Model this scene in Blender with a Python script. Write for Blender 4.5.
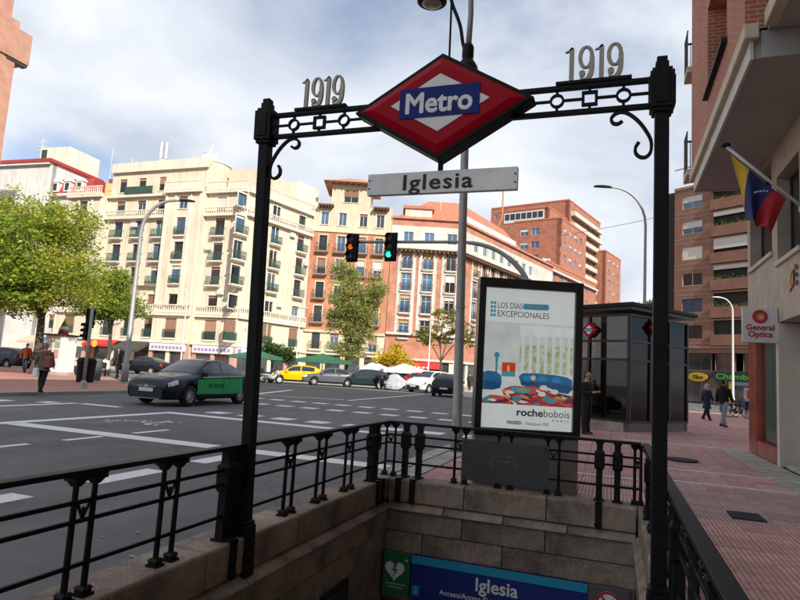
import bpy, bmesh, math, random
import numpy as np
from mathutils import Vector, Matrix
random.seed(7); RNG = np.random.default_rng(7)
R = math.radians
for o in list(bpy.data.objects): bpy.data.objects.remove(o)
SC = bpy.context.scene; COL = SC.collection

# ------------------------------------------------------------------ camera
# world: +Y runs along the street (and the stairwell), +X to the right, road surface z = 0
FPX, ROLL, EYE = 604.0, R(3.48), 1.45
_d = np.array((612., 385.)) - (400, 300)
_xl = math.cos(ROLL)*_d[0] + math.sin(ROLL)*_d[1]; _yl = -math.sin(ROLL)*_d[0] + math.cos(ROLL)*_d[1]
PITCH = math.atan2(_yl, FPX); YAW = math.atan2(_xl, math.hypot(FPX, _yl))
F0 = np.array((-math.sin(YAW), math.cos(YAW), 0)); R0 = np.array((math.cos(YAW), math.sin(YAW), 0)); Z3 = np.array((0, 0, 1.))
FW = F0*math.cos(PITCH) + Z3*math.sin(PITCH); U0 = -F0*math.sin(PITCH) + Z3*math.cos(PITCH)
CX = math.cos(ROLL)*R0 + math.sin(ROLL)*U0; CY = -math.sin(ROLL)*R0 + math.cos(ROLL)*U0
cam = bpy.data.cameras.new('camera'); camo = bpy.data.objects.new('camera', cam); COL.objects.link(camo)
cam.sensor_width = 36; cam.lens = 36*FPX/800; cam.clip_end = 3000; cam.clip_start = 0.05
m = Matrix.Identity(4)
for i in range(3):
    m[i][0] = CX[i]; m[i][1] = CY[i]; m[i][2] = -FW[i]
m[2][3] = EYE
camo.matrix_world = m
SC.camera = camo
SC.render.resolution_x, SC.render.resolution_y = 1024, 768

# ------------------------------------------------------------------ sky and sun
SUN_AZ, SUN_EL = R(133), R(34)            # from +Y clockwise: behind the camera to the right
w = bpy.data.worlds.new('World'); SC.world = w; w.use_nodes = True
nt = w.node_tree; nt.nodes.clear(); N = nt.nodes.new; L = nt.links.new
out = N('ShaderNodeOutputWorld'); bg = N('ShaderNodeBackground'); L(bg.outputs[0], out.inputs[0])
sky = N('ShaderNodeTexSky'); sky.sky_type = 'NISHITA'; sky.sun_disc = False
sky.sun_elevation = SUN_EL; sky.sun_rotation = SUN_AZ; sky.altitude = 700; sky.air_density = 0.9; sky.dust_density = 0.1; sky.ozone_density = 3.0
bg.inputs[1].default_value = 0.15
tc = N('ShaderNodeTexCoord'); sep = N('ShaderNodeSeparateXYZ'); L(tc.outputs['Generated'], sep.inputs[0])
# clouds on a flat layer: direction divided by its height
mz = N('ShaderNodeMath'); mz.operation = 'MAXIMUM'; L(sep.outputs[2], mz.inputs[0]); mz.inputs[1].default_value = 0.0
mz2 = N('ShaderNodeMath'); mz2.operation = 'ADD'; L(mz.outputs[0], mz2.inputs[0]); mz2.inputs[1].default_value = 0.34
dv = N('ShaderNodeVectorMath'); dv.operation = 'DIVIDE'; L(tc.outputs['Generated'], dv.inputs[0])
cb = N('ShaderNodeCombineXYZ'); L(mz2.outputs[0], cb.inputs[0]); L(mz2.outputs[0], cb.inputs[1]); cb.inputs[2].default_value = 1e6
L(cb.outputs[0], dv.inputs[1])
mp = N('ShaderNodeMapping'); L(dv.outputs[0], mp.inputs[0]); mp.inputs['Location'].default_value = (-2.0, 4.9, 0)
def wnoise(sc, det, rough, dist=0.0):
    n = N('ShaderNodeTexNoise'); n.inputs['Scale'].default_value = sc; n.inputs['Detail'].default_value = det
    n.inputs['Roughness'].default_value = rough; n.inputs['Distortion'].default_value = dist; L(mp.outputs[0], n.inputs[0]); return n
n1 = wnoise(0.95, 7, 0.52, 0.25); n2 = wnoise(1.9, 6, 0.52, 0.4)
cov = N('ShaderNodeMapRange'); L(n1.outputs[0], cov.inputs[0]); cov.interpolation_type = 'SMOOTHSTEP'
cov.inputs[1].default_value = 0.33; cov.inputs[2].default_value = 0.50
shade = N('ShaderNodeMapRange'); L(n2.outputs[0], shade.inputs[0]); shade.inputs[1].default_value = 0.36; shade.inputs[2].default_value = 0.68
cl = N('ShaderNodeMix'); cl.data_type = 'RGBA'; L(shade.outputs[0], cl.inputs[0])
cl.inputs[6].default_value = (1.75, 1.95, 2.3, 1); cl.inputs[7].default_value = (2.95, 3.05, 3.2, 1)
mx = N('ShaderNodeMix'); mx.data_type = 'RGBA'; L(cov.outputs[0], mx.inputs[0]); sk2 = N('ShaderNodeVectorMath'); sk2.operation = 'SCALE'; sk2.inputs[3].default_value = 0.46; L(sky.outputs[0], sk2.inputs[0]); L(sk2.outputs[0], mx.inputs[6]); L(cl.outputs[2], mx.inputs[7])
L(mx.outputs[2], bg.inputs[0])
sl = bpy.data.lights.new('sun', 'SUN'); sl.energy = 2.65; sl.angle = R(0.55); sl.color = (1.0, 0.94, 0.84)
so = bpy.data.objects.new('sun', sl); COL.objects.link(so); so.location = (30, -30, 60)
_sd = Vector((math.sin(SUN_AZ)*math.cos(SUN_EL), math.cos(SUN_AZ)*math.cos(SUN_EL), math.sin(SUN_EL)))
so.rotation_euler = _sd.to_track_quat('Z', 'Y').to_euler()
SC.view_settings.view_transform = 'Standard'; SC.view_settings.look = 'None'; SC.view_settings.gamma = 1
SC.view_settings.exposure = 1.22
SC.render.engine = 'CYCLES'
SC.cycles.max_bounces = 6; SC.cycles.diffuse_bounces = 3; SC.cycles.glossy_bounces = 3; SC.cycles.transparent_max_bounces = 8
SC.cycles.transmission_bounces = 3; SC.cycles.caustics_reflective = False; SC.cycles.caustics_refractive = False

# ------------------------------------------------------------------ pixel helpers (a pixel gives a direction; the distance comes from what the thing touches)
def ray(x, y):
    d = FW*FPX + CX*(x-400) + CY*(300-y); return d/np.dot(d, F0)
def g(x, y, z=0.0):
    d = ray(x, y); return np.array((0, 0, EYE)) + d*((z-EYE)/d[2])
def plane(x, y, ax, val):
    d = ray(x, y); return np.array((0, 0, EYE)) + d*(val/d[ax])
def at(x, y, dist): return np.array((0, 0, EYE)) + ray(x, y)*dist
def face(x, y, p0, ang):           # hit on the vertical plane through p0 running along ang: (u, z)
    d = ray(x, y); n = np.array((-math.sin(ang), math.cos(ang)))
    t = np.dot(p0[:2], n)/np.dot(d[:2], n); q = d*t
    return float((q[0]-p0[0])*math.cos(ang) + (q[1]-p0[1])*math.sin(ang)), float(EYE+q[2])
def hz(x): return 372.1 + .0608*(x-400)

# ------------------------------------------------------------------ materials
MATS = {}
def mat(name, col, rough=.7, var=.12, scale=6., bump=0., bscale=40., metal=0., spec=.4, randv=0., coat=0., det=4.):
    if name in MATS: return MATS[name]
    M = bpy.data.materials.new(name); M.use_nodes = True; t = M.node_tree; b = t.nodes['Principled BSDF']
    b.inputs['Roughness'].default_value = rough; b.inputs['Metallic'].default_value = metal; b.inputs['Specular IOR Level'].default_value = spec
    if coat: b.inputs['Coat Weight'].default_value = coat; b.inputs['Coat Roughness'].default_value = .06
    tc = t.nodes.new('ShaderNodeTexCoord'); n = t.nodes.new('ShaderNodeTexNoise'); t.links.new(tc.outputs['Object'], n.inputs[0])
    n.inputs['Scale'].default_value = scale; n.inputs['Detail'].default_value = det; n.inputs['Roughness'].default_value = .65
    mr = t.nodes.new('ShaderNodeMapRange'); t.links.new(n.outputs[0], mr.inputs[0])
    mr.inputs[1].default_value = .3; mr.inputs[2].default_value = .7; mr.inputs[3].default_value = 1-var; mr.inputs[4].default_value = 1+var
    fac = mr.outputs[0]
    if randv:
        oi = t.nodes.new('ShaderNodeObjectInfo'); r2 = t.nodes.new('ShaderNodeMapRange'); t.links.new(oi.outputs['Random'], r2.inputs[0])
        r2.inputs[3].default_value = 1-randv; r2.inputs[4].default_value = 1+randv
        mm = t.nodes.new('ShaderNodeMath'); mm.operation = 'MULTIPLY'; t.links.new(fac, mm.inputs[0]); t.links.new(r2.outputs[0], mm.inputs[1]); fac = mm.outputs[0]
    vm = t.nodes.new('ShaderNodeVectorMath'); vm.operation = 'SCALE'; vm.inputs[0].default_value = col[:3]; t.links.new(fac, vm.inputs[3])
    t.links.new(vm.outputs[0], b.inputs['Base Color'])
    if bump:
        n3 = t.nodes.new('ShaderNodeTexNoise'); n3.inputs['Scale'].default_value = bscale; n3.inputs['Detail'].default_value = 3; t.links.new(tc.outputs['Object'], n3.inputs[0])
        bp = t.nodes.new('ShaderNodeBump'); bp.inputs['Strength'].default_value = bump; bp.inputs['Distance'].default_value = .02
        t.links.new(n3.outputs[0], bp.inputs['Height']); t.links.new(bp.outputs[0], b.inputs['Normal'])
    MATS[name] = M; return M
def nodes_of(name, base=None):
    M = bpy.data.materials.new(name); M.use_nodes = True; MATS[name] = M; t = M.node_tree
    return M, t, t.nodes['Principled BSDF'], t.nodes.new, t.links.new
def ramp(N, stops):
    r = N('ShaderNodeValToRGB'); e = r.color_ramp.elements
    while len(e) < len(stops): e.new(.5)
    for el, (p, c) in zip(e, stops): el.position = p; el.color = (*c, 1)
    return r
def brickmat(name, c1, c2, mortar, bw=.25, bh=.075, var=.15, joint=.009):
    M, t, b, N, L = nodes_of(name)
    tc = N('ShaderNodeTexCoord'); s = N('ShaderNodeSeparateXYZ'); c = N('ShaderNodeCombineXYZ')
    L(tc.outputs['Object'], s.inputs[0])
    ad = N('ShaderNodeMath'); ad.operation = 'ADD'; L(s.outputs[0], ad.inputs[0]); L(s.outputs[1], ad.inputs[1])
    L(ad.outputs[0], c.inputs[0]); L(s.outputs[2], c.inputs[1])
    br = N('ShaderNodeTexBrick'); L(c.outputs[0], br.inputs[0]); br.inputs['Scale'].default_value = 1
    br.inputs['Brick Width'].default_value = bw; br.inputs['Row Height'].default_value = bh; br.inputs['Mortar Size'].default_value = joint
    br.inputs['Color1'].default_value = (*c1, 1); br.inputs['Color2'].default_value = (*c2, 1); br.inputs['Mortar'].default_value = (*mortar, 1)
    n = N('ShaderNodeTexNoise'); n.inputs['Scale'].default_value = .9; n.inputs['Detail'].default_value = 6; L(tc.outputs['Object'], n.inputs[0])
    mr = N('ShaderNodeMapRange'); L(n.outputs[0], mr.inputs[0]); mr.inputs[1].default_value = .3; mr.inputs[2].default_value = .7; mr.inputs[3].default_value = 1-var; mr.inputs[4].default_value = 1+var
    v = N('ShaderNodeVectorMath'); v.operation = 'SCALE'; L(br.outputs[0], v.inputs[0]); L(mr.outputs[0], v.inputs[3]); L(v.outputs[0], b.inputs['Base Color'])
    b.inputs['Roughness'].default_value = .85
    bp = N('ShaderNodeBump'); bp.inputs['Strength'].default_value = .35; bp.inputs['Distance'].default_value = .01; bp.invert = True
    L(br.outputs[1], bp.inputs['Height']); L(bp.outputs[0], b.inputs['Normal']); return M
def speckle(name, base, dark, light, scale=160., rough=.75, patch=.18):
    M, t, b, N, L = nodes_of(name)
    tc = N('ShaderNodeTexCoord'); n = N('ShaderNodeTexNoise'); n.inputs['Scale'].default_value = scale; n.inputs['Detail'].default_value = 2; L(tc.outputs['Object'], n.inputs[0])
    r = ramp(N, [(.30, dark), (.46, base), (.56, base), (.72, light)]); L(n.outputs[0], r.inputs[0])
    n2 = N('ShaderNodeTexNoise'); n2.inputs['Scale'].default_value = 2.2; n2.inputs['Detail'].default_value = 7; n2.inputs['Roughness'].default_value = .7; L(tc.outputs['Object'], n2.inputs[0])
    mr = N('ShaderNodeMapRange'); L(n2.outputs[0], mr.inputs[0]); mr.inputs[1].default_value = .3; mr.inputs[2].default_value = .7; mr.inputs[3].default_value = 1-patch*1.6; mr.inputs[4].default_value = 1+patch
    oi = N('ShaderNodeObjectInfo'); r2 = N('ShaderNodeMapRange'); L(oi.outputs['Random'], r2.inputs[0]); r2.inputs[3].default_value = .86; r2.inputs[4].default_value = 1.12
    mm = N('ShaderNodeMath'); mm.operation = 'MULTIPLY'; L(mr.outputs[0], mm.inputs[0]); L(r2.outputs[0], mm.inputs[1])
    v = N('ShaderNodeVectorMath'); v.operation = 'SCALE'; L(r.outputs[0], v.inputs[0]); L(mm.outputs[0], v.inputs[3]); L(v.outputs[0], b.inputs['Base Color'])
    b.inputs['Roughness'].default_value = rough
    bp = N('ShaderNodeBump'); bp.inputs['Strength'].default_value = .25; bp.inputs['Distance'].default_value = .006; L(n.outputs[0], bp.inputs['Height']); L(bp.outputs[0], b.inputs['Normal'])
    return M
def asphaltmat():
    M, t, b, N, L = nodes_of('asphalt')
    tc = N('ShaderNodeTexCoord')
    def nz(sc, det, rg=.6):
        n = N('ShaderNodeTexNoise'); n.inputs['Scale'].default_value = sc; n.inputs['Detail'].default_value = det; n.inputs['Roughness'].default_value = rg; L(tc.outputs['Object'], n.inputs[0]); return n
    fine = nz(150, 2); big = nz(.16, 6, .6); mid = nz(1.3, 6, .7)
    r = ramp(N, [(.30, (.070, .070, .072)), (.5, (.122, .122, .124)), (.66, (.150, .149, .148)), (.78, (.28, .275, .265))]); L(fine.outputs[0], r.inputs[0])
    def mrg(n, a, bb):
        x = N('ShaderNodeMapRange'); L(n.outputs[0], x.inputs[0]); x.inputs[1].default_value = .32; x.inputs[2].default_value = .68; x.inputs[3].default_value = a; x.inputs[4].default_value = bb; return x
    m1 = mrg(big, .74, 1.2); m2 = mrg(mid, .80, 1.15)
    mm = N('ShaderNodeMath'); mm.operation = 'MULTIPLY'; L(m1.outputs[0], mm.inputs[0]); L(m2.outputs[0], mm.inputs[1])
    # tyre wear: slightly polished bands running along the lanes
    s = N('ShaderNodeSeparateXYZ'); L(tc.outputs['Object'], s.inputs[0])
    wv = N('ShaderNodeMath'); wv.operation = 'MULTIPLY'; L(s.outputs[0], wv.inputs[0]); wv.inputs[1].default_value = 2*math.pi/1.55
    sn = N('ShaderNodeMath'); sn.operation = 'SINE'; L(wv.outputs[0], sn.inputs[0])
    ms = N('ShaderNodeMapRange'); L(sn.outputs[0], ms.inputs[0]); ms.inputs[1].default_value = -1; ms.inputs[3].default_value = .93; ms.inputs[4].default_value = 1.05
    m3 = N('ShaderNodeMath'); m3.operation = 'MULTIPLY'; L(mm.outputs[0], m3.inputs[0]); L(ms.outputs[0], m3.inputs[1])
    v = N('ShaderNodeVectorMath'); v.operation = 'SCALE'; L(r.outputs[0], v.inputs[0]); L(m3.outputs[0], v.inputs[3])
    # cracks and sealed joints
    vo = N('ShaderNodeTexVoronoi'); vo.feature = 'DISTANCE_TO_EDGE'; vo.inputs['Scale'].default_value = .21
    ds = N('ShaderNodeTexNoise'); ds.inputs['Scale'].default_value = 1.1; ds.inputs['Detail'].default_value = 6; L(tc.outputs['Object'], ds.inputs[0])
    av = N('ShaderNodeVectorMath'); av.operation = 'ADD'; sv = N('ShaderNodeVectorMath'); sv.operation = 'SCALE'; L(ds.outputs[1], sv.inputs[0]); sv.inputs[3].default_value = 1.6
    L(tc.outputs['Object'], av.inputs[0]); L(sv.outputs[0], av.inputs[1]); L(av.outputs[0], vo.inputs[0])
    ck = N('ShaderNodeMapRange'); L(vo.outputs[0], ck.inputs[0]); ck.inputs[1].default_value = .001; ck.inputs[2].default_value = .005; ck.inputs[3].default_value = .55; ck.inputs[4].default_value = 1
    v2 = N('ShaderNodeVectorMath'); v2.operation = 'SCALE'; L(v.outputs[0], v2.inputs[0]); L(ck.outputs[0], v2.inputs[3])
    L(v2.outputs[0], b.inputs['Base Color']); b.inputs['Roughness'].default_value = .82
    bp = N('ShaderNodeBump'); bp.inputs['Strength'].default_value = .4; bp.inputs['Distance'].default_value = .008; L(fine.outputs[0], bp.inputs['Height']); L(bp.outputs[0], b.inputs['Normal'])
    return M
def paintmat():
    M, t, b, N, L = nodes_of('road_paint')
    tc = N('ShaderNodeTexCoord'); n = N('ShaderNodeTexNoise'); n.inputs['Scale'].default_value = 14; n.inputs['Detail'].default_value = 8; n.inputs['Roughness'].default_value = .75; L(tc.outputs['Object'], n.inputs[0])
    r = ramp(N, [(.31, (.22, .22, .22)), (.40, (.66, .66, .64)), (.6, (.80, .80, .78))]); L(n.outputs[0], r.inputs[0]); L(r.outputs[0], b.inputs['Base Color']); b.inputs['Roughness'].default_value = .7
    return M
def tilemat(name, c1, c2, joint, size=.4):
    M, t, b, N, L = nodes_of(name)
    tc = N('ShaderNodeTexCoord'); br = N('ShaderNodeTexBrick'); L(tc.outputs['Object'], br.inputs[0]); br.offset = 0; br.inputs['Scale'].default_value = 1
    br.inputs['Brick Width'].default_value = size; br.inputs['Row Height'].default_value = size; br.inputs['Mortar Size'].default_value = .012
    br.inputs['Color1'].default_value = (*c1, 1); br.inputs['Color2'].default_value = (*c2, 1); br.inputs['Mortar'].default_value = (*joint, 1)
    n = N('ShaderNodeTexNoise'); n.inputs['Scale'].default_value = .5; n.inputs['Detail'].default_value = 7; n.inputs['Roughness'].default_value = .7; L(tc.outputs['Object'], n.inputs[0])
    mr = N('ShaderNodeMapRange'); L(n.outputs[0], mr.inputs[0]); mr.inputs[1].default_value = .3; mr.inputs[2].default_value = .7; mr.inputs[3].default_value = .72; mr.inputs[4].default_value = 1.22
    s = N('ShaderNodeSeparateXYZ'); L(tc.outputs['Object'], s.inputs[0])
    wv = N('ShaderNodeMath'); wv.operation = 'MULTIPLY'; L(s.outputs[0], wv.inputs[0]); wv.inputs[1].default_value = 2*math.pi/.05
    sn = N('ShaderNodeMath'); sn.operation = 'SINE'; L(wv.outputs[0], sn.inputs[0])
    ms = N('ShaderNodeMapRange'); L(sn.outputs[0], ms.inputs[0]); ms.inputs[1].default_value = -1; ms.inputs[3].default_value = .86; ms.inputs[4].default_value = 1.05
    mm = N('ShaderNodeMath'); mm.operation = 'MULTIPLY'; L(mr.outputs[0], mm.inputs[0]); L(ms.outputs[0], mm.inputs[1])
    v = N('ShaderNodeVectorMath'); v.operation = 'SCALE'; L(br.outputs[0], v.inputs[0]); L(mm.outputs[0], v.inputs[3]); L(v.outputs[0], b.inputs['Base Color'])
    b.inputs['Roughness'].default_value = .8; return M
def stuccomat(name, col, streak=.20, patch=.10):
    M, t, b, N, L = nodes_of(name); tc = N('ShaderNodeTexCoord')
    mpv = N('ShaderNodeMapping'); L(tc.outputs['Object'], mpv.inputs[0]); mpv.inputs['Scale'].default_value = (1.6, 1.6, .10)
    n1 = N('ShaderNodeTexNoise'); n1.inputs['Scale'].default_value = 1.4; n1.inputs['Detail'].default_value = 8; n1.inputs['Roughness'].default_value = .72; L(mpv.outputs[0], n1.inputs[0])
    n2 = N('ShaderNodeTexNoise'); n2.inputs['Scale'].default_value = .45; n2.inputs['Detail'].default_value = 7; n2.inputs['Roughness'].default_value = .65; L(tc.outputs['Object'], n2.inputs[0])
    a = N('ShaderNodeMapRange'); L(n1.outputs[0], a.inputs[0]); a.inputs[1].default_value = .28; a.inputs[2].default_value = .52; a.inputs[3].default_value = 1-streak*1.5; a.inputs[4].default_value = 1
    c = N('ShaderNodeMapRange'); L(n2.outputs[0], c.inputs[0]); c.inputs[1].default_value = .3; c.inputs[2].default_value = .7; c.inputs[3].default_value = 1-patch*1.4; c.inputs[4].default_value = 1+patch
    m_ = N('ShaderNodeMath'); m_.operation = 'MULTIPLY'; L(a.outputs[0], m_.inputs[0]); L(c.outputs[0], m_.inputs[1])
    oi = N('ShaderNodeObjectInfo'); r2 = N('ShaderNodeMapRange'); L(oi.outputs['Random'], r2.inputs[0]); r2.inputs[3].default_value = .95; r2.inputs[4].default_value = 1.04
    m2 = N('ShaderNodeMath'); m2.operation = 'MULTIPLY'; L(m_.outputs[0], m2.inputs[0]); L(r2.outputs[0], m2.inputs[1])
    v = N('ShaderNodeVectorMath'); v.operation = 'SCALE'; v.inputs[0].default_value = col; L(m2.outputs[0], v.inputs[3]); L(v.outputs[0], b.inputs['Base Color']); b.inputs['Roughness'].default_value = .88
    b.inputs['Specular IOR Level'].default_value = .2; return M
def printmat(name, kind, c):
    """printed picture areas of the poster"""
    M, t, b, N, L = nodes_of(name); tc = N('ShaderNodeTexCoord'); s = N('ShaderNodeSeparateXYZ'); L(tc.outputs['Object'], s.inputs[0]); cb = N('ShaderNodeCombineXYZ'); L(s.outputs[0], cb.inputs[0]); L(s.outputs[2], cb.inputs[1])
    if kind == 'rug':
        ns = N('ShaderNodeTexNoise'); ns.inputs['Scale'].default_value = 9; L(cb.outputs[0], ns.inputs[0]); sc = N('ShaderNodeVectorMath'); sc.operation = 'SCALE'; L(ns.outputs[1], sc.inputs[0]); sc.inputs[3].default_value = .16
        mpv = N('ShaderNodeMapping'); L(cb.outputs[0], mpv.inputs[0]); mpv.inputs['Scale'].default_value = (1, 2.6, 1); ad = N('ShaderNodeVectorMath'); ad.operation = 'ADD'; L(mpv.outputs[0], ad.inputs[0]); L(sc.outputs[0], ad.inputs[1])
        vo = N('ShaderNodeTexVoronoi'); vo.inputs['Scale'].default_value = 11; L(ad.outputs[0], vo.inputs[0]); sp = N('ShaderNodeSeparateColor'); L(vo.outputs['Color'], sp.inputs[0])
        r = ramp(N, [(0, (.30, .02, .03)), (.22, (.05, .035, .06)), (.36, (.42, .06, .04)), (.52, (.05, .20, .22)), (.64, (.50, .20, .05)), (.76, (.55, .50, .44)), (.88, (.16, .01, .04))]); r.color_ramp.interpolation = 'CONSTANT'; L(sp.outputs[0], r.inputs[0])
    elif kind == 'garden':
        ns = N('ShaderNodeTexNoise'); ns.inputs['Scale'].default_value = 14; ns.inputs['Detail'].default_value = 7; ns.inputs['Roughness'].default_value = .7; L(cb.outputs[0], ns.inputs[0]); r = ramp(N, [(.35, (.20, .25, .10)), (.5, (.36, .40, .24)), (.60, (.50, .52, .46)), (.72, (.62, .64, .62))]); L(ns.outputs[0], r.inputs[0])
    elif kind == 'curtain':
        wv = N('ShaderNodeTexWave'); wv.inputs['Scale'].default_value = 26; wv.inputs['Distortion'].default_value = 1.5; L(cb.outputs[0], wv.inputs[0]); r = ramp(N, [(0, (.42, .44, .42)), (1, (.62, .64, .63))]); L(wv.outputs[0], r.inputs[0])
    else:
        wv = N('ShaderNodeTexWave'); wv.inputs['Scale'].default_value = 17; wv.inputs['Distortion'].default_value = 2.0; wv.inputs['Detail'].default_value = 3; L(cb.outputs[0], wv.inputs[0]); r = ramp(N, [(0, tuple(x*.45 for x in c)), (.7, c), (1, tuple(min(1, x*1.7) for x in c))]); L(wv.outputs[0], r.inputs[0])
    L(r.outputs[0], b.inputs['Base Color']); b.inputs['Roughness'].default_value = .6; return M
def emitmat(name, col, s):
    M, t, b, N, L = nodes_of(name); b.inputs['Base Color'].default_value = (*col, 1); b.inputs['Emission Color'].default_value = (*col, 1); b.inputs['Emission Strength'].default_value = s; return M
def glassmat(name, tint=(.9, .95, .93), rough=.02, mixf=.12):
    M = bpy.data.materials.new(name); M.use_nodes = True; MATS[name] = M; t = M.node_tree; t.nodes.clear(); N = t.nodes.new; L = t.links.new
    o = N('ShaderNodeOutputMaterial'); mx = N('ShaderNodeMixShader'); tr = N('ShaderNodeBsdfTransparent'); gl = N('ShaderNodeBsdfGlossy'); fr = N('ShaderNodeLayerWeight'); fr.inputs[0].default_value = .5
    tr.inputs[0].default_value = (*tint, 1); gl.inputs['Roughness'].default_value = rough
    pw = N('ShaderNodeMath'); pw.operation = 'POWER'; L(fr.outputs['Facing'], pw.inputs[0]); pw.inputs[1].default_value = 5.0
    ad = N('ShaderNodeMath'); ad.operation = 'MULTIPLY_ADD'; L(pw.outputs[0], ad.inputs[0]); ad.inputs[1].default_value = .85; ad.inputs[2].default_value = max(.01, .03+mixf)
    L(ad.outputs[0], mx.inputs[0]); L(tr.outputs[0], mx.inputs[1]); L(gl.outputs[0], mx.inputs[2]); L(mx.outputs[0], o.inputs[0]); return M
def panemat(name, col, rough=.04, var=.5):
    M, t, b, N, L = nodes_of(name)
    oi = N('ShaderNodeObjectInfo'); r2 = N('ShaderNodeMapRange'); L(oi.outputs['Random'], r2.inputs[0]); r2.inputs[3].default_value = 1-var; r2.inputs[4].default_value = 1+var
    v = N('ShaderNodeVectorMath'); v.operation = 'SCALE'; v.inputs[0].default_value = col; L(r2.outputs[0], v.inputs[3]); L(v.outputs[0], b.inputs['Base Color'])
    b.inputs['Roughness'].default_value = rough; b.inputs['Specular IOR Level'].default_value = .8
    return M
def leafmat(name):
    M = bpy.data.materials.new(name); M.use_nodes = True; MATS[name] = M; t = M.node_tree; t.nodes.clear(); N = t.nodes.new; L = t.links.new
    o = N('ShaderNodeOutputMaterial'); a = N('ShaderNodeAttribute'); a.attribute_name = 'leaf_colour'
    d = N('ShaderNodeBsdfPrincipled'); d.inputs['Roughness'].default_value = .55; tr = N('ShaderNodeBsdfTranslucent'); mx = N('ShaderNodeMixShader'); mx.inputs[0].default_value = .45
    L(a.outputs[0], d.inputs['Base Color']); L(a.outputs[0], tr.inputs[0]); L(d.outputs[0], mx.inputs[1]); L(tr.outputs[0], mx.inputs[2]); L(mx.outputs[0], o.inputs[0]); return M

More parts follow.
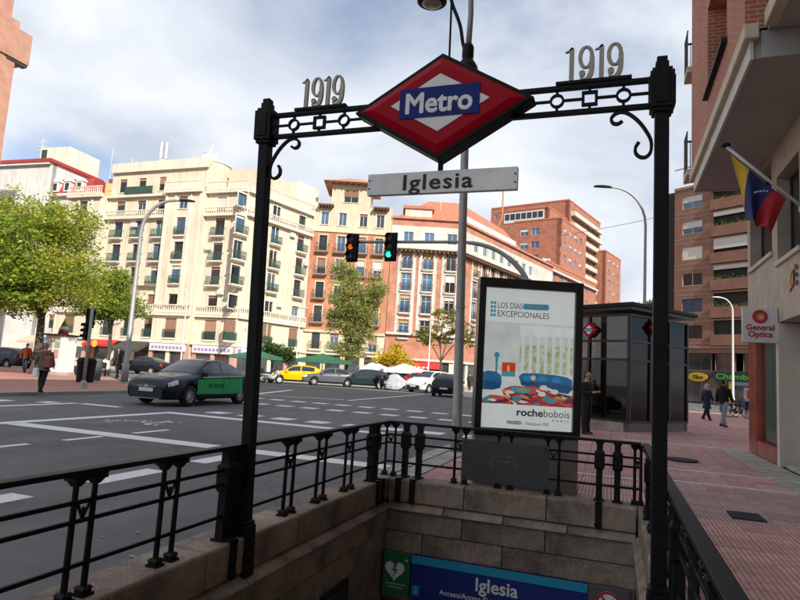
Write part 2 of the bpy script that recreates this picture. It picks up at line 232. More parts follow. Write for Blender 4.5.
# ------------------------------------------------------------------ mesh builder and scene-graph helpers
W = {}
def wl(o): return W.get(o.name, Vector((0, 0, 0)))
class MB:
    def __init__(s): s.v = []; s.f = []; s.m = []
    def add(s, vs, fs, mi=0):
        b = len(s.v); s.v += [tuple(map(float, p)) for p in vs]; s.f += [tuple(b+i for i in f) for f in fs]; s.m += [mi]*len(fs); return s
    def box(s, x0, x1, y0, y1, z0, z1, mi=0, M=None):
        vs = [(x, y, z) for z in (z0, z1) for y in (y0, y1) for x in (x0, x1)]
        if M is not None: vs = [M @ Vector(p) for p in vs]
        return s.add(vs, [(0, 2, 3, 1), (4, 5, 7, 6), (0, 1, 5, 4), (2, 6, 7, 3), (0, 4, 6, 2), (1, 3, 7, 5)], mi)
    def frus(s, cx, cy, z0, z1, a0, b0, a1, b1, mi=0):      # stacked frustum with half sizes
        vs = [(cx-a0, cy-b0, z0), (cx+a0, cy-b0, z0), (cx+a0, cy+b0, z0), (cx-a0, cy+b0, z0), (cx-a1, cy-b1, z1), (cx+a1, cy-b1, z1), (cx+a1, cy+b1, z1), (cx-a1, cy+b1, z1)]
        return s.add(vs, [(3, 2, 1, 0), (4, 5, 6, 7), (0, 1, 5, 4), (1, 2, 6, 5), (2, 3, 7, 6), (3, 0, 4, 7)], mi)
    def quad(s, pts, mi=0): return s.add(pts, [tuple(range(len(pts)))], mi)
    def prism(s, poly, z0, z1, mi=0):                       # poly in xy, ccw
        n = len(poly); vs = [(p[0], p[1], z0) for p in poly] + [(p[0], p[1], z1) for p in poly]
        return s.add(vs, [tuple(range(n-1, -1, -1)), tuple(range(n, 2*n))] + [(i, (i+1) % n, n+(i+1) % n, n+i) for i in range(n)], mi)
    def slab(s, poly, y0, y1, mi=0):                        # poly in xz (seen from -y, ccw), extruded in y; y0 is the front
        n = len(poly); vs = [(p[0], y0, p[1]) for p in poly] + [(p[0], y1, p[1]) for p in poly]
        return s.add(vs, [tuple(range(n)), tuple(range(2*n-1, n-1, -1))] + [(i, n+i, n+(i+1) % n, (i+1) % n) for i in range(n)], mi)
    def tube(s, pts, r, n=8, caps=True, mi=0):
        pts = [Vector(p) for p in pts]; k = len(pts); rs = r if isinstance(r, (list, tuple)) else [r]*k; vs = []; ref = None
        for i, p in enumerate(pts):
            t = (pts[min(i+1, k-1)] - pts[max(i-1, 0)]).normalized()
            if ref is None: ref = Vector((0, 0, 1)) if abs(t.z) < .9 else Vector((1, 0, 0))
            a = t.cross(ref).normalized(); b = a.cross(t).normalized(); ref = b
            for j in range(n):
                th = 2*math.pi*j/n; vs.append(p + (a*math.cos(th) + b*math.sin(th))*rs[i])
        fs = [(i*n+j, i*n+(j+1) % n, (i+1)*n+(j+1) % n, (i+1)*n+j) for i in range(k-1) for j in range(n)]
        if caps: fs += [tuple(range(n-1, -1, -1)), tuple((k-1)*n+j for j in range(n))]
        return s.add(vs, fs, mi)
    def lathe(s, prof, n=16, c=(0, 0, 0), axis='z', mi=0):
        vs = []
        for (r, h) in prof:
            for j in range(n):
                th = 2*math.pi*j/n; a, b = r*math.cos(th), r*math.sin(th)
                vs.append((c[0]+a, c[1]+b, c[2]+h) if axis == 'z' else (c[0]+a, c[1]+h, c[2]+b) if axis == 'y' else (c[0]+h, c[1]+a, c[2]+b))
        k = len(prof); fs = [(i*n+j, i*n+(j+1) % n, (i+1)*n+(j+1) % n, (i+1)*n+j) for i in range(k-1) for j in range(n)]
        if prof[0] != prof[-1]: fs += [tuple(range(n-1, -1, -1)), tuple((k-1)*n+j for j in range(n))]
        return s.add(vs, fs, mi)
    def stroke(s, pts, ws, y0, y1, mi=0):                   # ribbon in xz with varying width
        k = len(pts); ws = ws if isinstance(ws, (list, tuple)) else [ws]*k; Lp = []; Rp = []
        for i in range(k):
            a = pts[max(i-1, 0)]; b = pts[min(i+1, k-1)]; dx, dz = b[0]-a[0], b[1]-a[1]; l = math.hypot(dx, dz) or 1
            nx, nz = -dz/l*ws[i]/2, dx/l*ws[i]/2; Lp.append((pts[i][0]+nx, pts[i][1]+nz)); Rp.append((pts[i][0]-nx, pts[i][1]-nz))
        vs = []
        for i in range(k): vs += [(Lp[i][0], y0, Lp[i][1]), (Rp[i][0], y0, Rp[i][1]), (Lp[i][0], y1, Lp[i][1]), (Rp[i][0], y1, Rp[i][1])]
        fs = [(0, 2, 3, 1), (4*k-4, 4*k-3, 4*k-1, 4*k-2)]
        for i in range(k-1):
            a = 4*i; b = a+4; fs += [(a, a+1, b+1, b), (a+2, b+2, b+3, a+3), (a, b, b+2, a+2), (a+1, a+3, b+3, b+1)]
        return s.add(vs, fs, mi)
    def mesh(s, name, mats, smooth=False):
        me = bpy.data.meshes.new(name); me.from_pydata(s.v, [], s.f)
        for mm in (mats if isinstance(mats, (list, tuple)) else [mats]): me.materials.append(mm)
        if any(s.m): me.polygons.foreach_set('material_index', s.m)
        if smooth: me.polygons.foreach_set('use_smooth', [True]*(s.flat_from if getattr(s, 'flat_from', 0) else len(s.f)) + [False]*(len(s.f)-s.flat_from if getattr(s, 'flat_from', 0) else 0))
        me.update(); return me
    def build(s, name, mats, parent=None, smooth=False, bevel=0., recalc=True):   # vertices in world coordinates
        a = np.array(s.v); c = Vector(((a[:, 0].min()+a[:, 0].max())/2, (a[:, 1].min()+a[:, 1].max())/2, a[:, 2].min()))
        s.v = [(p[0]-c.x, p[1]-c.y, p[2]-c.z) for p in s.v]
        return put(name, s.mesh(name, mats, smooth), parent, c - (wl(parent) if parent else Vector()), 0, bevel, recalc)
    def local(s, name, mats, parent=None, loc=(0, 0, 0), rz=0, smooth=False, bevel=0., recalc=True):   # vertices in the object's own frame
        return put(name, s.mesh(name, mats, smooth), parent, loc, rz, bevel, recalc)
def fixn(me):
    bm = bmesh.new(); bm.from_mesh(me); bmesh.ops.recalc_face_normals(bm, faces=bm.faces[:]); bm.to_mesh(me); bm.free()
def put(name, me, parent=None, loc=(0, 0, 0), rz=0, bevel=0., recalc=True):
    if recalc: fixn(me)
    o = bpy.data.objects.new(name, me); COL.objects.link(o); o.location = loc; o.rotation_euler = (0, 0, rz)
    if parent: o.parent = parent
    W[o.name] = Vector(loc) + (wl(parent) if parent else Vector())
    if bevel:
        b = o.modifiers.new('bevel', 'BEVEL'); b.width = bevel; b.segments = 2; b.limit_method = 'ANGLE'; b.angle_limit = R(40); b.harden_normals = False
    return o
def inst(name, me, parent, loc, rz=0, scale=None):          # object sharing mesh data
    o = bpy.data.objects.new(name, me); COL.objects.link(o); o.parent = parent; o.location = loc; o.rotation_euler = (0, 0, rz)
    if scale: o.scale = scale
    W[o.name] = Vector(loc) + (wl(parent) if parent else Vector()); return o
def tag(o, label, cat, group=None):
    o['label'] = label; o['category'] = cat
    if group: o['group'] = group
    return o
def thing(name, label, cat, loc=(0, 0, 0), group=None, rz=0):
    o = bpy.data.objects.new(name, None); COL.objects.link(o); o.location = loc; o.rotation_euler = (0, 0, rz); o.empty_display_size = .2
    W[o.name] = Vector(loc); return tag(o, label, cat, group)
def struct(o, kind='structure'): o['kind'] = kind; return o
def dup(root, loc, rz=None, label=None, group=None):
    r = root.copy(); COL.objects.link(r); r.location = loc
    if rz is not None: r.rotation_euler = (0, 0, rz)
    if label: r['label'] = label
    if group: r['group'] = group
    for ch in list(root.children):
        c = ch.copy(); COL.objects.link(c); c.parent = r
        for gc in list(ch.children):
            d = gc.copy(); COL.objects.link(d); d.parent = c
    return r
def text_mesh(s, size, depth=.0, mat_=None, bold=0., sx=1., sh=0., align='LEFT', res=3, sp=1.0):   # text in the xz plane facing -y, baseline z = 0
    cu = bpy.data.curves.new('t', 'FONT'); cu.body = s; cu.size = size; cu.extrude = depth/2; cu.align_x = align; cu.space_character = sp; cu.resolution_u = res; cu.shear = sh
    o = bpy.data.objects.new('t', cu); COL.objects.link(o)
    dg = bpy.context.evaluated_depsgraph_get(); me = bpy.data.meshes.new_from_object(o.evaluated_get(dg)); bpy.data.objects.remove(o); bpy.data.curves.remove(cu)
    me.transform(Matrix.Rotation(math.pi/2, 4, 'X') @ Matrix.Diagonal((sx, 1, 1, 1)))
    if bold:                                                # heavier stroke: shifted copies, each a hair behind the other
        bm = bmesh.new()
        for i, (a, b) in enumerate(((0, 0), (-1, 0), (1, 0), (0, -1), (0, 1), (-.7, -.7), (.7, .7), (-.7, .7), (.7, -.7))):
            c = me.copy(); c.transform(Matrix.Translation((a*bold, .00025*i, b*bold))); bm.from_mesh(c); bpy.data.meshes.remove(c)
        bm.to_mesh(me); bm.free()
    me.materials.clear()
    if mat_: me.materials.append(mat_)
    return me
def text(name, s, size, m_, parent, loc, rz=0, **k):
    return put(name, text_mesh(s, size, mat_=m_, **k), parent, loc, rz, recalc=False)

# ------------------------------------------------------------------ palette
asph = asphaltmat(); paint = paintmat()
granite = speckle('granite', (.25, .188, .138), (.09, .066, .052), (.42, .34, .27), 130, .8, .45)
granite_pale = speckle('granite_pale', (.38, .345, .295), (.24, .215, .18), (.52, .48, .42), 120, .8, .28)
kerbm = speckle('kerb_granite', (.36, .335, .30), (.2, .19, .17), (.5, .47, .43), 110, .8, .2)
tile_red = mat('tile_red', (.50, .275, .245), .75, .22, 7, .1, 90, randv=.17)
tile_dark = mat('tile_dull_red', (.36, .235, .225), .78, .22, 7, .1, 90, randv=.15)
tile_sheet = tilemat('tile_sheet', (.50, .26, .235), (.43, .225, .20), (.24, .14, .13)); tile_groove = mat('groove_shade', (.34, .185, .168), .9, .3, 12)  # darker groove colour stands in for the shade between the ribs
tile_white = mat('tile_white', (.55, .51, .45), .8, .15, 20)
iron = mat('black_iron', (.0085, .0083, .0085), .5, .4, 9, .08, 70, spec=.16)
iron2 = mat('dark_iron', (.018, .0185, .0185), .55, .25, 10, .05, 90, spec=.2)
steel = mat('galvanised_steel', (.33, .325, .31), .5, .14, 5, .04, 60, metal=.35)
steel_lt = mat('painted_pole', (.62, .62, .60), .5, .1, 4)
red_enam = mat('red_enamel', (.40, .003, .014), .25, .10, 3.5, spec=.10)
white_enam = mat('white_enamel', (.90, .89, .86), .4, .09, 6, spec=.2)
blue_enam = mat('blue_enamel', (.010, .026, .19), .4, .10, 5, spec=.15)
name_white = mat('board_white', (.92, .91, .87), .5, .13, 4, spec=.2)
black_ink = mat('black_ink', (.02, .02, .02), .5, .1, 5)
gold = mat('aged_brass', (.38, .345, .265), .5, .2, 18, metal=.4)
white_ink = mat('white_ink', (.8, .8, .8), .5, .03, 5)

# ------------------------------------------------------------------ ground
def sheet(name, xs, ys, inside, z, m_, parent=None):
    mb = MB(); idx = {}
    def vi(x, y):
        if (x, y) not in idx: idx[(x, y)] = len(mb.v); mb.v.append((x, y, z))
        return idx[(x, y)]
    for i in range(len(xs)-1):
        for j in range(len(ys)-1):
            if inside((xs[i]+xs[i+1])/2, (ys[j]+ys[j+1])/2):
                mb.f.append((vi(xs[i], ys[j]), vi(xs[i+1], ys[j]), vi(xs[i+1], ys[j+1]), vi(xs[i], ys[j+1]))); mb.m.append(0)
    o = put(name, mb.mesh(name, m_), parent, (0, 0, 0), recalc=False); return o
WX0, WX1, WY0, WY1 = -2.42, .27, 1.0, 6.75        # clear opening of the stairwell
WALLX, ENDY = 3.05, 16.35                         # stone facade of the building on the right and its far corner
struct(sheet('road', [-1500, -60, -2.75, .46, 60, 1500], [-1500, -40, WY0, 7.08, 80, 1500], lambda x, y: not (-2.75 < x < .46 and WY0 < y < 7.08), 0, asph))
SWZ = .10
pav = struct(sheet('pavement', [-2.75, .46, WALLX, 40], [-14, WY0, 7.08, ENDY, 44],
      lambda x, y: not (-2.75 < x < .46 and WY0 < y < 7.08) and not (x > WALLX and y < ENDY), .088, tile_sheet))
# ribbed tiles
def tile_mesh(name, m_, s=.390, ribs=9):
    mb = MB(); h = s/2; w_ = s/ribs; prof = []
    for k in range(ribs):
        x = -h + k*w_; prof += [(x+w_*.06, .012), (x+w_*.78, .012), (x+w_*.84, .006), (x+w_*.999, .006)]
    prof = [(-h, -.01), (-h, .008)] + prof + [(h, -.01)]
    n = len(prof)
    for (x, z) in prof: mb.v += [(x, -h, z), (x, h, z)]
    for i in range(n-1): mb.f.append((2*i, 2*i+2, 2*i+3, 2*i+1)); mb.m.append(1 if prof[i][1] == .006 or prof[i+1][1] == .006 else 0)
    mb.f.append(tuple(2*i for i in range(n-1, -1, -1))); mb.f.append(tuple(2*i+1 for i in range(n))); mb.m += [0, 0]
    me = mb.mesh(name, [m_, tile_groove]); fixn(me); return me
tm_red = tile_mesh('ribbed_tile', tile_red); tm_dark = tile_mesh('ribbed_tile_dull', tile_dark)
rt = random.Random(3)
for (x0, nx, y0, ny) in ((.46, 5, WY0, 28), (-2.38, 7, 7.10, 9)):
    for i in range(nx):
        for j in range(ny):
            x, y = x0+.2+.4*i, y0+.2+.4*j
            dark = (7.55 < y < 9.7 and x > .4 and rt.random() < .93) or rt.random() < .05
            inst('ribbed_tile', tm_dark if dark else tm_red, pav, (x+rt.uniform(-.002, .002), y+rt.uniform(-.002, .002), SWZ-.011+rt.uniform(-.002, .0015)), 0)
mb = MB(); mb.box(-.295, .295, -.396, .396, -.03, .010); slabm = mb.mesh('paving_slab', granite_pale); fixn(slabm)
for j in range(21): inst('paving_slab', slabm, pav, (2.755, .4+.8*j, SWZ-.009+rt.uniform(-.002, .002)))
mb = MB(); mb.box(-.16, .16, -.496, .496, -.03, .010); slabn = mb.mesh('paving_slab_narrow', granite_pale); fixn(slabn)
for j in range(10): inst('paving_slab', slabn, pav, (-2.565, 7.6+1.0*j, SWZ-.009+rt.uniform(-.002, .002)))
def strips(x0, x1, y, n, wdt=.11):
    w_ = (x1-x0)/n
    for k in range(n):
        MB().box(x0+k*w_+.004, x0+(k+1)*w_-.004, y-wdt/2, y+wdt/2, .09, .1115).build('tactile_strip', tile_white, pav)
strips(.70, 2.45, 11.42, 7); strips(.66, 2.45, 10.0, 7); strips(-2.38, .40, 9.72, 11, .13)
MB().box(.2, WALLX, 16.45, 16.85, .089, .098).build('granite_band', granite_pale, pav)
kerb_me = MB().box(-.12, .12, -.497, .497, -.1, .108).mesh('kerb_stone', kerbm); fixn(kerb_me)
kr = struct(sheet('kerb_bed', [-2.99, -2.75], [-14, 44], lambda x, y: True, .02, kerbm)); kr.name = 'kerb'
for j in range(-13, 40): inst('kerb_stone', kerb_me, kr, (-2.87, j+.5, 0+rt.uniform(-.003, .003)))

# far pavements
def poly_pave(name, pts, m_, kname):
    mb = MB(); n = len(pts); mb.quad([(p[0], p[1], .1) for p in pts]); o = struct(put(name, mb.mesh(name, m_), None, (0, 0, 0), recalc=False))
    if o.data.polygons[0].normal.z < 0: o.data.flip_normals()
    kb = MB()
    for i in range(n):
        a = Vector(pts[i]+(0,)); b = Vector(pts[(i+1) % n]+(0,)); d = (b-a).normalized(); q = Vector((-d.y, d.x, 0))*.13
        kb.add([a-q+Vector((0, 0, -.05)), b-q+Vector((0, 0, -.05)), b+q+Vector((0, 0, -.05)), a+q+Vector((0, 0, -.05)), a-q+Vector((0, 0, .106)), b-q+Vector((0, 0, .106)), b+q+Vector((0, 0, .106)), a+q+Vector((0, 0, .106))],
               [(3, 2, 1, 0), (4, 5, 6, 7), (0, 1, 5, 4), (1, 2, 6, 5), (2, 3, 7, 6), (3, 0, 4, 7)])
    kb.build('kerb_edge', kerbm, o); return o
arc = [(-17.9+(-8)*(1-math.cos(t)), 20+8*math.sin(t)) for t in [k*math.pi/14 for k in range(8)]]
poly_pave('corner_pavement', [(-60, 2), (-17.3, 2), (-17.5, 13)] + arc + [(-32, 30.5), (-48, 33), (-75, 35)], tilemat('tile_far', (.46, .22, .17), (.42, .19, .15), (.32, .18, .14), .6), 'kerb')
poly_pave('far_pavement', [(-95, 47.5), (-46, 46.6), (-30, 45.8), (-26.5, 46.6), (-17.6, 51.4), (-13, 55), (-10, 61), (4, 112), (-14, 116), (-22, 84), (-36, 78), (-42, 60), (-95, 60)], mat('far_paving', (.40, .33, .27), .85, .15, .8), 'kerb')

# road markings
def mark(name, x0, x1, y0, y1, z=.004): return struct(MB().box(x0, x1, y0, y1, .0015, z).build(name, paint))
def markpoly(name, pts): return struct(MB().prism(pts, .0015, .0046).build(name, paint))
mark('road_marking', -11.32, -11.02, 3.5, 13.25); mark('road_marking', -11.32, -3.1, 13.3, 13.7); mark('road_marking', -10.98, -3.1, 8.68, 9.1, .0045)
for y0, y1 in ((1.5, 2.7), (5.2, 7.15), (7.8, 8.6), (9.35, 10.3)): mark('road_marking', -8.57, -8.43, y0, y1)
for y0 in (-.3, 1.6, 3.6, 5.5, 7.4): mark('road_marking', -5.70, -5.39, y0, y0+1.08)
for k in range(8): mark('road_marking', -10.75+1.05*k, -10.2+1.05*k, 14.4, 15.02)
for k in range(11): mark('road_marking', -13.3+1.0*k, -12.72+1.0*k, 19.05, 19.62)
for k in range(13): mark('road_marking', -15.4+1.0*k, -14.8+1.0*k, 22.05, 22.62)
markpoly('road_marking', [(-11.6, 26.0), (-11.4, 26.0), (-12.35, 41), (-12.55, 41)]); markpoly('road_marking', [(-16, 24.8), (-15.7, 24.9), (-17.9, 32.4), (-18.15, 32.3)])
markpoly('road_marking', [(-15.6, 24.9), (-15.3, 24.9), (-11.8, 26.2), (-11.9, 26.4)])
for (x, y) in ((-16.2, 12.2), (-15.3, 12.9)): mark('road_marking', x, x+.45, y, y+.5)
markpoly('road_marking', [(-14.5, 9.0), (-14.25, 9.0), (-14.4, 13.6), (-14.65, 13.6)]); mark('road_marking', -14.35, -13.0, 13.5, 13.8)
bm_ = MB(); rw_ = random.Random(17)                       # flecks left of a worn bicycle symbol in the waiting box
for cx, cy in ((-10.4, 10.9), (-9.9, 11.2), (-9.4, 10.9), (-9.6, 11.5)):
    for k in range(10):
        x, y, a_ = cx+rw_.gauss(0, .13), cy+rw_.gauss(0, .16), rw_.uniform(0, 3.14); l_, w_ = rw_.uniform(.03, .10), rw_.uniform(.012, .03); c_, s_ = math.cos(a_), math.sin(a_)
        bm_.prism([(x+c_*i*l_-s_*j*w_, y+s_*i*l_+c_*j*w_) for i, j in ((-1, -1), (1, -1), (1, 1), (-1, 1))], .0015, .004+.00002*k)
struct(bm_.build('road_marking', paint))
# covers in the pavement
mc = MB().lathe([(.30, .09), (.30, .117), (.27, .119), (.27, .114), (.02, .114)], 28, (1.28, 13.05, 0)); tag(mc.build('manhole_cover', iron2), 'round dark iron manhole cover set in the red pavement', 'manhole cover')
hb = MB(); hb.box(1.26, 1.58, 7.58, 8.0, .09, .1135)
for k in range(5): hb.box(1.29, 1.55, 7.62+.075*k, 7.65+.075*k, .113, .116)
tag(hb.build('utility_cover', iron2), 'small square dark hatch cover set in the red pavement', 'utility cover')
# fallen leaves
lm = MB(); rl = random.Random(11)
for k in range(150):
    x, y = (rl.uniform(-9, -3.1), rl.uniform(2, 9)) if k < 110 else (rl.uniform(-2.7, 3), rl.uniform(7.2, 15)); z = .006 if k < 110 else .121
    a = rl.uniform(0, 6.28); s = rl.uniform(.012, .035)
    lm.quad([(x+s*math.cos(a+b)*(1 if b in (0, 3.14) else .5), y+s*math.sin(a+b)*(1 if b in (0, 3.14) else .5), z+rl.uniform(0, .008)) for b in (0, 1.57, 3.14, 4.71)])
lo = lm.build('fallen_leaves', mat('dry_leaf', (.36, .30, .17), .8, .4, 30), recalc=False); struct(lo, 'stuff'); tag(lo, 'small dry leaves scattered over the asphalt and pavement', 'leaves')

# ------------------------------------------------------------------ stairwell
def mapper(kind):
    if kind == 'left': return lambda u, n, z: (WX0-n, u, z)
    if kind == 'right': return lambda u, n, z: (WX1+n, u, z)
    return lambda u, n, z: (u, WY1+n, z)
def block(mp, u0, u1, prof, root, name='granite_block', m_=granite, bevel=.009):    # prof: list of (n, z)
    mb = MB(); k = len(prof)
    mb.add([mp(u0, a, b) for a, b in prof] + [mp(u1, a, b) for a, b in prof], [tuple(range(k)), tuple(range(2*k-1, k-1, -1))] + [(i, k+i, k+(i+1) % k, (i+1) % k) for i in range(k)])
    return mb.build(name, m_, root, bevel=bevel)
PT = .23
mort = mat('mortar', (.12, .105, .095), .9, .2, 8)
for kind, lab, u0, u1 in (('left', 'brown granite wall of the stairwell on its road side under the railing', WY0, WY1+.32),
                          ('back', 'granite end wall of the stairwell above the blue station sign', WX0+.012, WX1-.012),
                          ('right', 'granite wall of the stairwell on its pavement side under the railing', WY0, WY1+.32)):
    mp = mapper(kind); c = mp((u0+u1)/2, .15, 0)
    root = thing('stairwell_wall', lab, 'wall', (c[0], c[1], -2.7 if kind != 'back' else -1.1))
    thick = .32 if kind != 'right' else .185
    n = {'left': 5, 'back': 3, 'right': 6}[kind]; j = .004
    for k in range(n):
        a = u0+(u1-u0)*k/n; b = u0+(u1-u0)*(k+1)/n
        block(mp, a+j, b-j, [(0, -.012), (thick, -.012), (thick, PT), (.012, PT), (0, PT-.012)], root)
    if kind == 'back': u1b, u0b = u1, u0
    else: u0b, u1b = u0, WY1
    n2 = n+1
    for k in range(n2):
        a = u0b+(u1b-u0b)*k/n2; b = u0b+(u1b-u0b)*(k+1)/n2
        block(mp, a+j, b-j, [(.02, -.024), (-.055, -.085), (-.055, -.102), (.25, -.102), (.25, -.024)], root, 'ledge_block', granite)
    for r_, (za, zb) in enumerate(((-.325, -.106), (-.555, -.331))):
        for k in range(n):
            sh = .5 if r_ else 0; a = max(u0b, u0b+(u1b-u0b)*(k-sh)/n); b = min(u1b, u0b+(u1b-u0b)*(k+1-sh)/n)
            if k == n-1: b = u1b
            block(mp, a+j, b-j, [(-.03+.012*r_, za), (.25, za), (.25, zb), (-.03+.012*r_, zb)], root)
    block(mp, u0b+.01, u1b-.01, [(.03, -2.69 if kind != 'back' else -1.06), (.24, -2.69 if kind != 'back' else -1.06), (.24, .0), (.03, .0)], root, 'core', mort, 0)
    if kind != 'back':
        for k in range(6):
            a = u0b+(u1b-u0b)*k/6; b = u0b+(u1b-u0b)*(k+1)/6
            block(mp, a+j, b-j, [(0, -2.68), (.05, -2.68), (.05, -.56), (0, -.56)], root, 'stone_panel', granite)
    else: block(mp, u0b+.004, u1b-.004, [(-.018, -1.06), (.05, -1.06), (.05, -.562), (-.018, -.562)], root, 'lintel', granite)
st = thing('stair_flight', 'granite stairs going down into the station', 'stairs', (-1.07, 1.0, -2.6))
for k in range(16):
    MB().box(WX0+.002, WX1-.002, 1.02+.3*k, 1.02+.3*(k+1)+.03, .08-.168*(k+1)-.05, .08-.168*(k+1)+.06 if k else -.03).build('step', granite_pale, st, bevel=.006)
MB().box(WX0, WX1, WY0-.3, WY0+.03, -.2, .092).build('top_step', granite_pale, st)
dk = mat('passage_wall', (.10, .10, .10), .6, .2, 3)
pb = MB(); pb.box(WX0-.2, WX1+.2, 5.6, 14, -2.75, -2.62); pb.box(WX0-.25, WX0-.05, 6.9, 14, -2.6, -1.07); pb.box(WX1+.05, WX1+.25, 6.9, 14, -2.6, -1.07); pb.box(WX0-.25, WX1+.25, 14, 14.2, -2.6, -1.07); pb.box(WX0-.25, WX1+.25, 6.78, 14, -1.065, -1.03)
tag(pb.build('station_passage', dk), 'dark passage at the foot of the station stairs', 'passage')
ub = MB(); ub.box(-2.752, .462, WY0-.02, WY0, -3, .085); ub.box(WX1+.19, WX1+.195, WY0, 7.08, -3, .0); ub.box(WX0-.33, WX0-.326, WY0, 7.08, -3, -.01)
ub.box(-2.752, .462, 7.045, 7.075, -3, .08); struct(ub.build('earth_bank', mort))

# signs on the end wall
def board(name, label, cat, x0, x1, z0, z1, y, m_, t=.03, root=None):
    o = thing(name, label, cat, ((x0+x1)/2, y, z0)); MB().box(x0, x1, y-t, y, z0, z1).build('panel', m_, o, bevel=.003); return o
YS = WY1-.055
bs = board('station_sign', 'blue sign reading Iglesia over the passage at the end wall', 'sign', -2.055, -.195, -1.02, -.545, YS, mat('sign_blue', (.014, .030, .20), .35, .06, 4))
MB().box(-2.053, -.197, YS-.034, YS-.0305, -.632, -.548).build('stripe', mat('sign_cyan', (.02, .32, .50), .35, .05, 4), bs)
text('lettering', 'Iglesia', .19, white_ink, bs, (-1.34-wl(bs).x, -.0325, -.80-wl(bs).z), bold=.004)
text('lettering', 'Acceso/Access Eloy Gonzalo', .075, white_ink, bs, (-1.72-wl(bs).x, -.0325, -.905-wl(bs).z), bold=.001)
pm = MB().box(-2.03, -1.95, YS-.034, YS-.0305, -.96, -.86); pm.build('pictogram', mat('sign_cyan', (0, 0, 0)), bs)
text('lettering', 'i', .07, white_ink, bs, (-1.995-wl(bs).x, -.036, -.935-wl(bs).z))
gs = board('defibrillator_sign', 'green sign with white heart and bolt beside the blue sign', 'sign', -2.385, -2.07, -1.0, -.545, YS, mat('sign_green', (.018, .15, .065), .4, .06, 4))
hp = [(0.115*.0625*16*math.sin(t)**3, .0072*(13*math.cos(t)-5*math.cos(2*t)-2*math.cos(3*t)-math.cos(4*t))) for t in [2*math.pi*k/28 for k in range(28)]]
MB().slab([(-2.245+a, -.735+b) for a, b in hp[::-1]], YS-.034, YS-.0305).build('heart', white_ink, gs)
MB().slab([(-2.235, -.66), (-2.275, -.745), (-2.24, -.74), (-2.265, -.82), (-2.205, -.72), (-2.24, -.725), (-2.215, -.66)][::-1], YS-.037, YS-.0345).build('bolt', MATS['sign_green'], gs)
MB().box(-2.125, -2.095, YS-.034, YS-.0305, -.622, -.612).box(-2.115, -2.105, YS-.034, YS-.0305, -.632, -.602).build('cross', white_ink, gs)
for k in range(2): MB().box(-2.35+.03*k, -2.11-.03*k, YS-.034, YS-.0305, -.888-.035*k, -.874-.035*k).build('text_line', mat('faint_print', (.30, .42, .34), .5, .4, 60), gs)
ns = board('no_smoking_sign', 'round red no smoking sign on a grey plate beside the blue sign', 'sign', -.188, .20, -1.0, -.545, YS, mat('plate_grey', (.11, .10, .10), .5, .1, 4))
MB().lathe([(.001, 0), (.115, 0), (.115, .004), (.001, .004)], 28, (.0, YS-.0345, -.70), 'y').build('disc', white_ink, ns)
rr = mat('ban_red', (.55, .02, .03), .4, .04, 4); rg = MB(); rg.lathe([(.092, 0), (.115, 0), (.115, .004), (.092, .004), (.092, 0)], 28, (.0, YS-.039, -.70), 'y'); rg.stroke([(-.07, -.63), (.07, -.77)], .02, YS-.0425, YS-.039); rg.build('ban_ring', rr, ns)
MB()  .box(-.065, .045, YS-.0375, YS-.0350, -.715, -.698).stroke([(.03, -.69), (.05, -.67), (.035, -.65)], .008, YS-.0375, YS-.035).build('cigarette', black_ink, ns)
lp = thing('framed_notice', 'small dark framed notice on the road-side wall of the stairwell', 'notice', (WX0+.03, 5.4, -1.0))
MB().box(WX0+.002, WX0+.03, 5.15, 5.72, -1.0, -.58).build('frame', iron2, lp, bevel=.004); MB().box(WX0+.031, WX0+.034, 5.19, 5.68, -.96, -.62).build('sheet', mat('notice_dark', (.05, .05, .055), .3, .2, 6), lp)
MB().box(WX0+.035, WX0+.037, 5.40, 5.44, -.76, -.70).build('mark', rr, lp); 
for k in range(3): MB().box(WX0+.035, WX0+.037, 5.24, 5.5+.05*k, -.82-.04*k, -.808-.04*k).build('text_line', white_enam, lp)

# ------------------------------------------------------------------ railings
def baluster_mesh():
    mb = MB(); mb.frus(0, 0, 0, .016, .038, .038, .038, .038); mb.frus(0, 0, .016, .034, .028, .028, .028, .028); mb.frus(0, 0, .034, .05, .034, .034, .022, .022)
    mb.lathe([(.017, .05), (.0145, .56)], 8)
    mb.frus(0, 0, .555, .585, .016, .016, .034, .034); mb.frus(0, 0, .585, .60, .042, .042, .042, .042); mb.frus(0, 0, .60, .612, .036, .036, .046, .046)
    me = mb.mesh('baluster', iron); fixn(me); return me
bal_me = baluster_mesh()
def orn_mesh(wd):                                 # little panel with a V between the two bars of a pair, in the uz plane
    mb = MB(); h = .095
    mb.box(-wd/2, wd/2, -.008, .008, 0, .012); mb.box(-wd/2, wd/2, -.008, .008, h-.012, h)
    mb.stroke([(0, .012), (-wd*.32, h-.012)], .012, -.006, .006); mb.stroke([(0, .012), (wd*.32, h-.012)], .012, -.006, .006); mb.stroke([(0, .012), (0, h*.7)], .010, -.006, .006)
    me = mb.mesh('ornament_panel', iron); fixn(me); return me
def newel_mesh():
    mb = MB(); mb.frus(0, 0, 0, .02, .052, .05, .052, .05); mb.frus(0, 0, .02, .60, .032, .03, .032, .03)
    mb.frus(0, 0, .32, .345, .032, .03, .052, .045); mb.frus(0, 0, .345, .50, .052, .045, .052, .045); mb.frus(0, 0, .50, .525, .052, .045, .032, .03); mb.frus(0, 0, .595, .615, .044, .04, .044, .04)
    me = mb.mesh('newel', iron); fixn(me); return me
nw_me = newel_mesh()
RZ = (.855, .705, .610, .392)
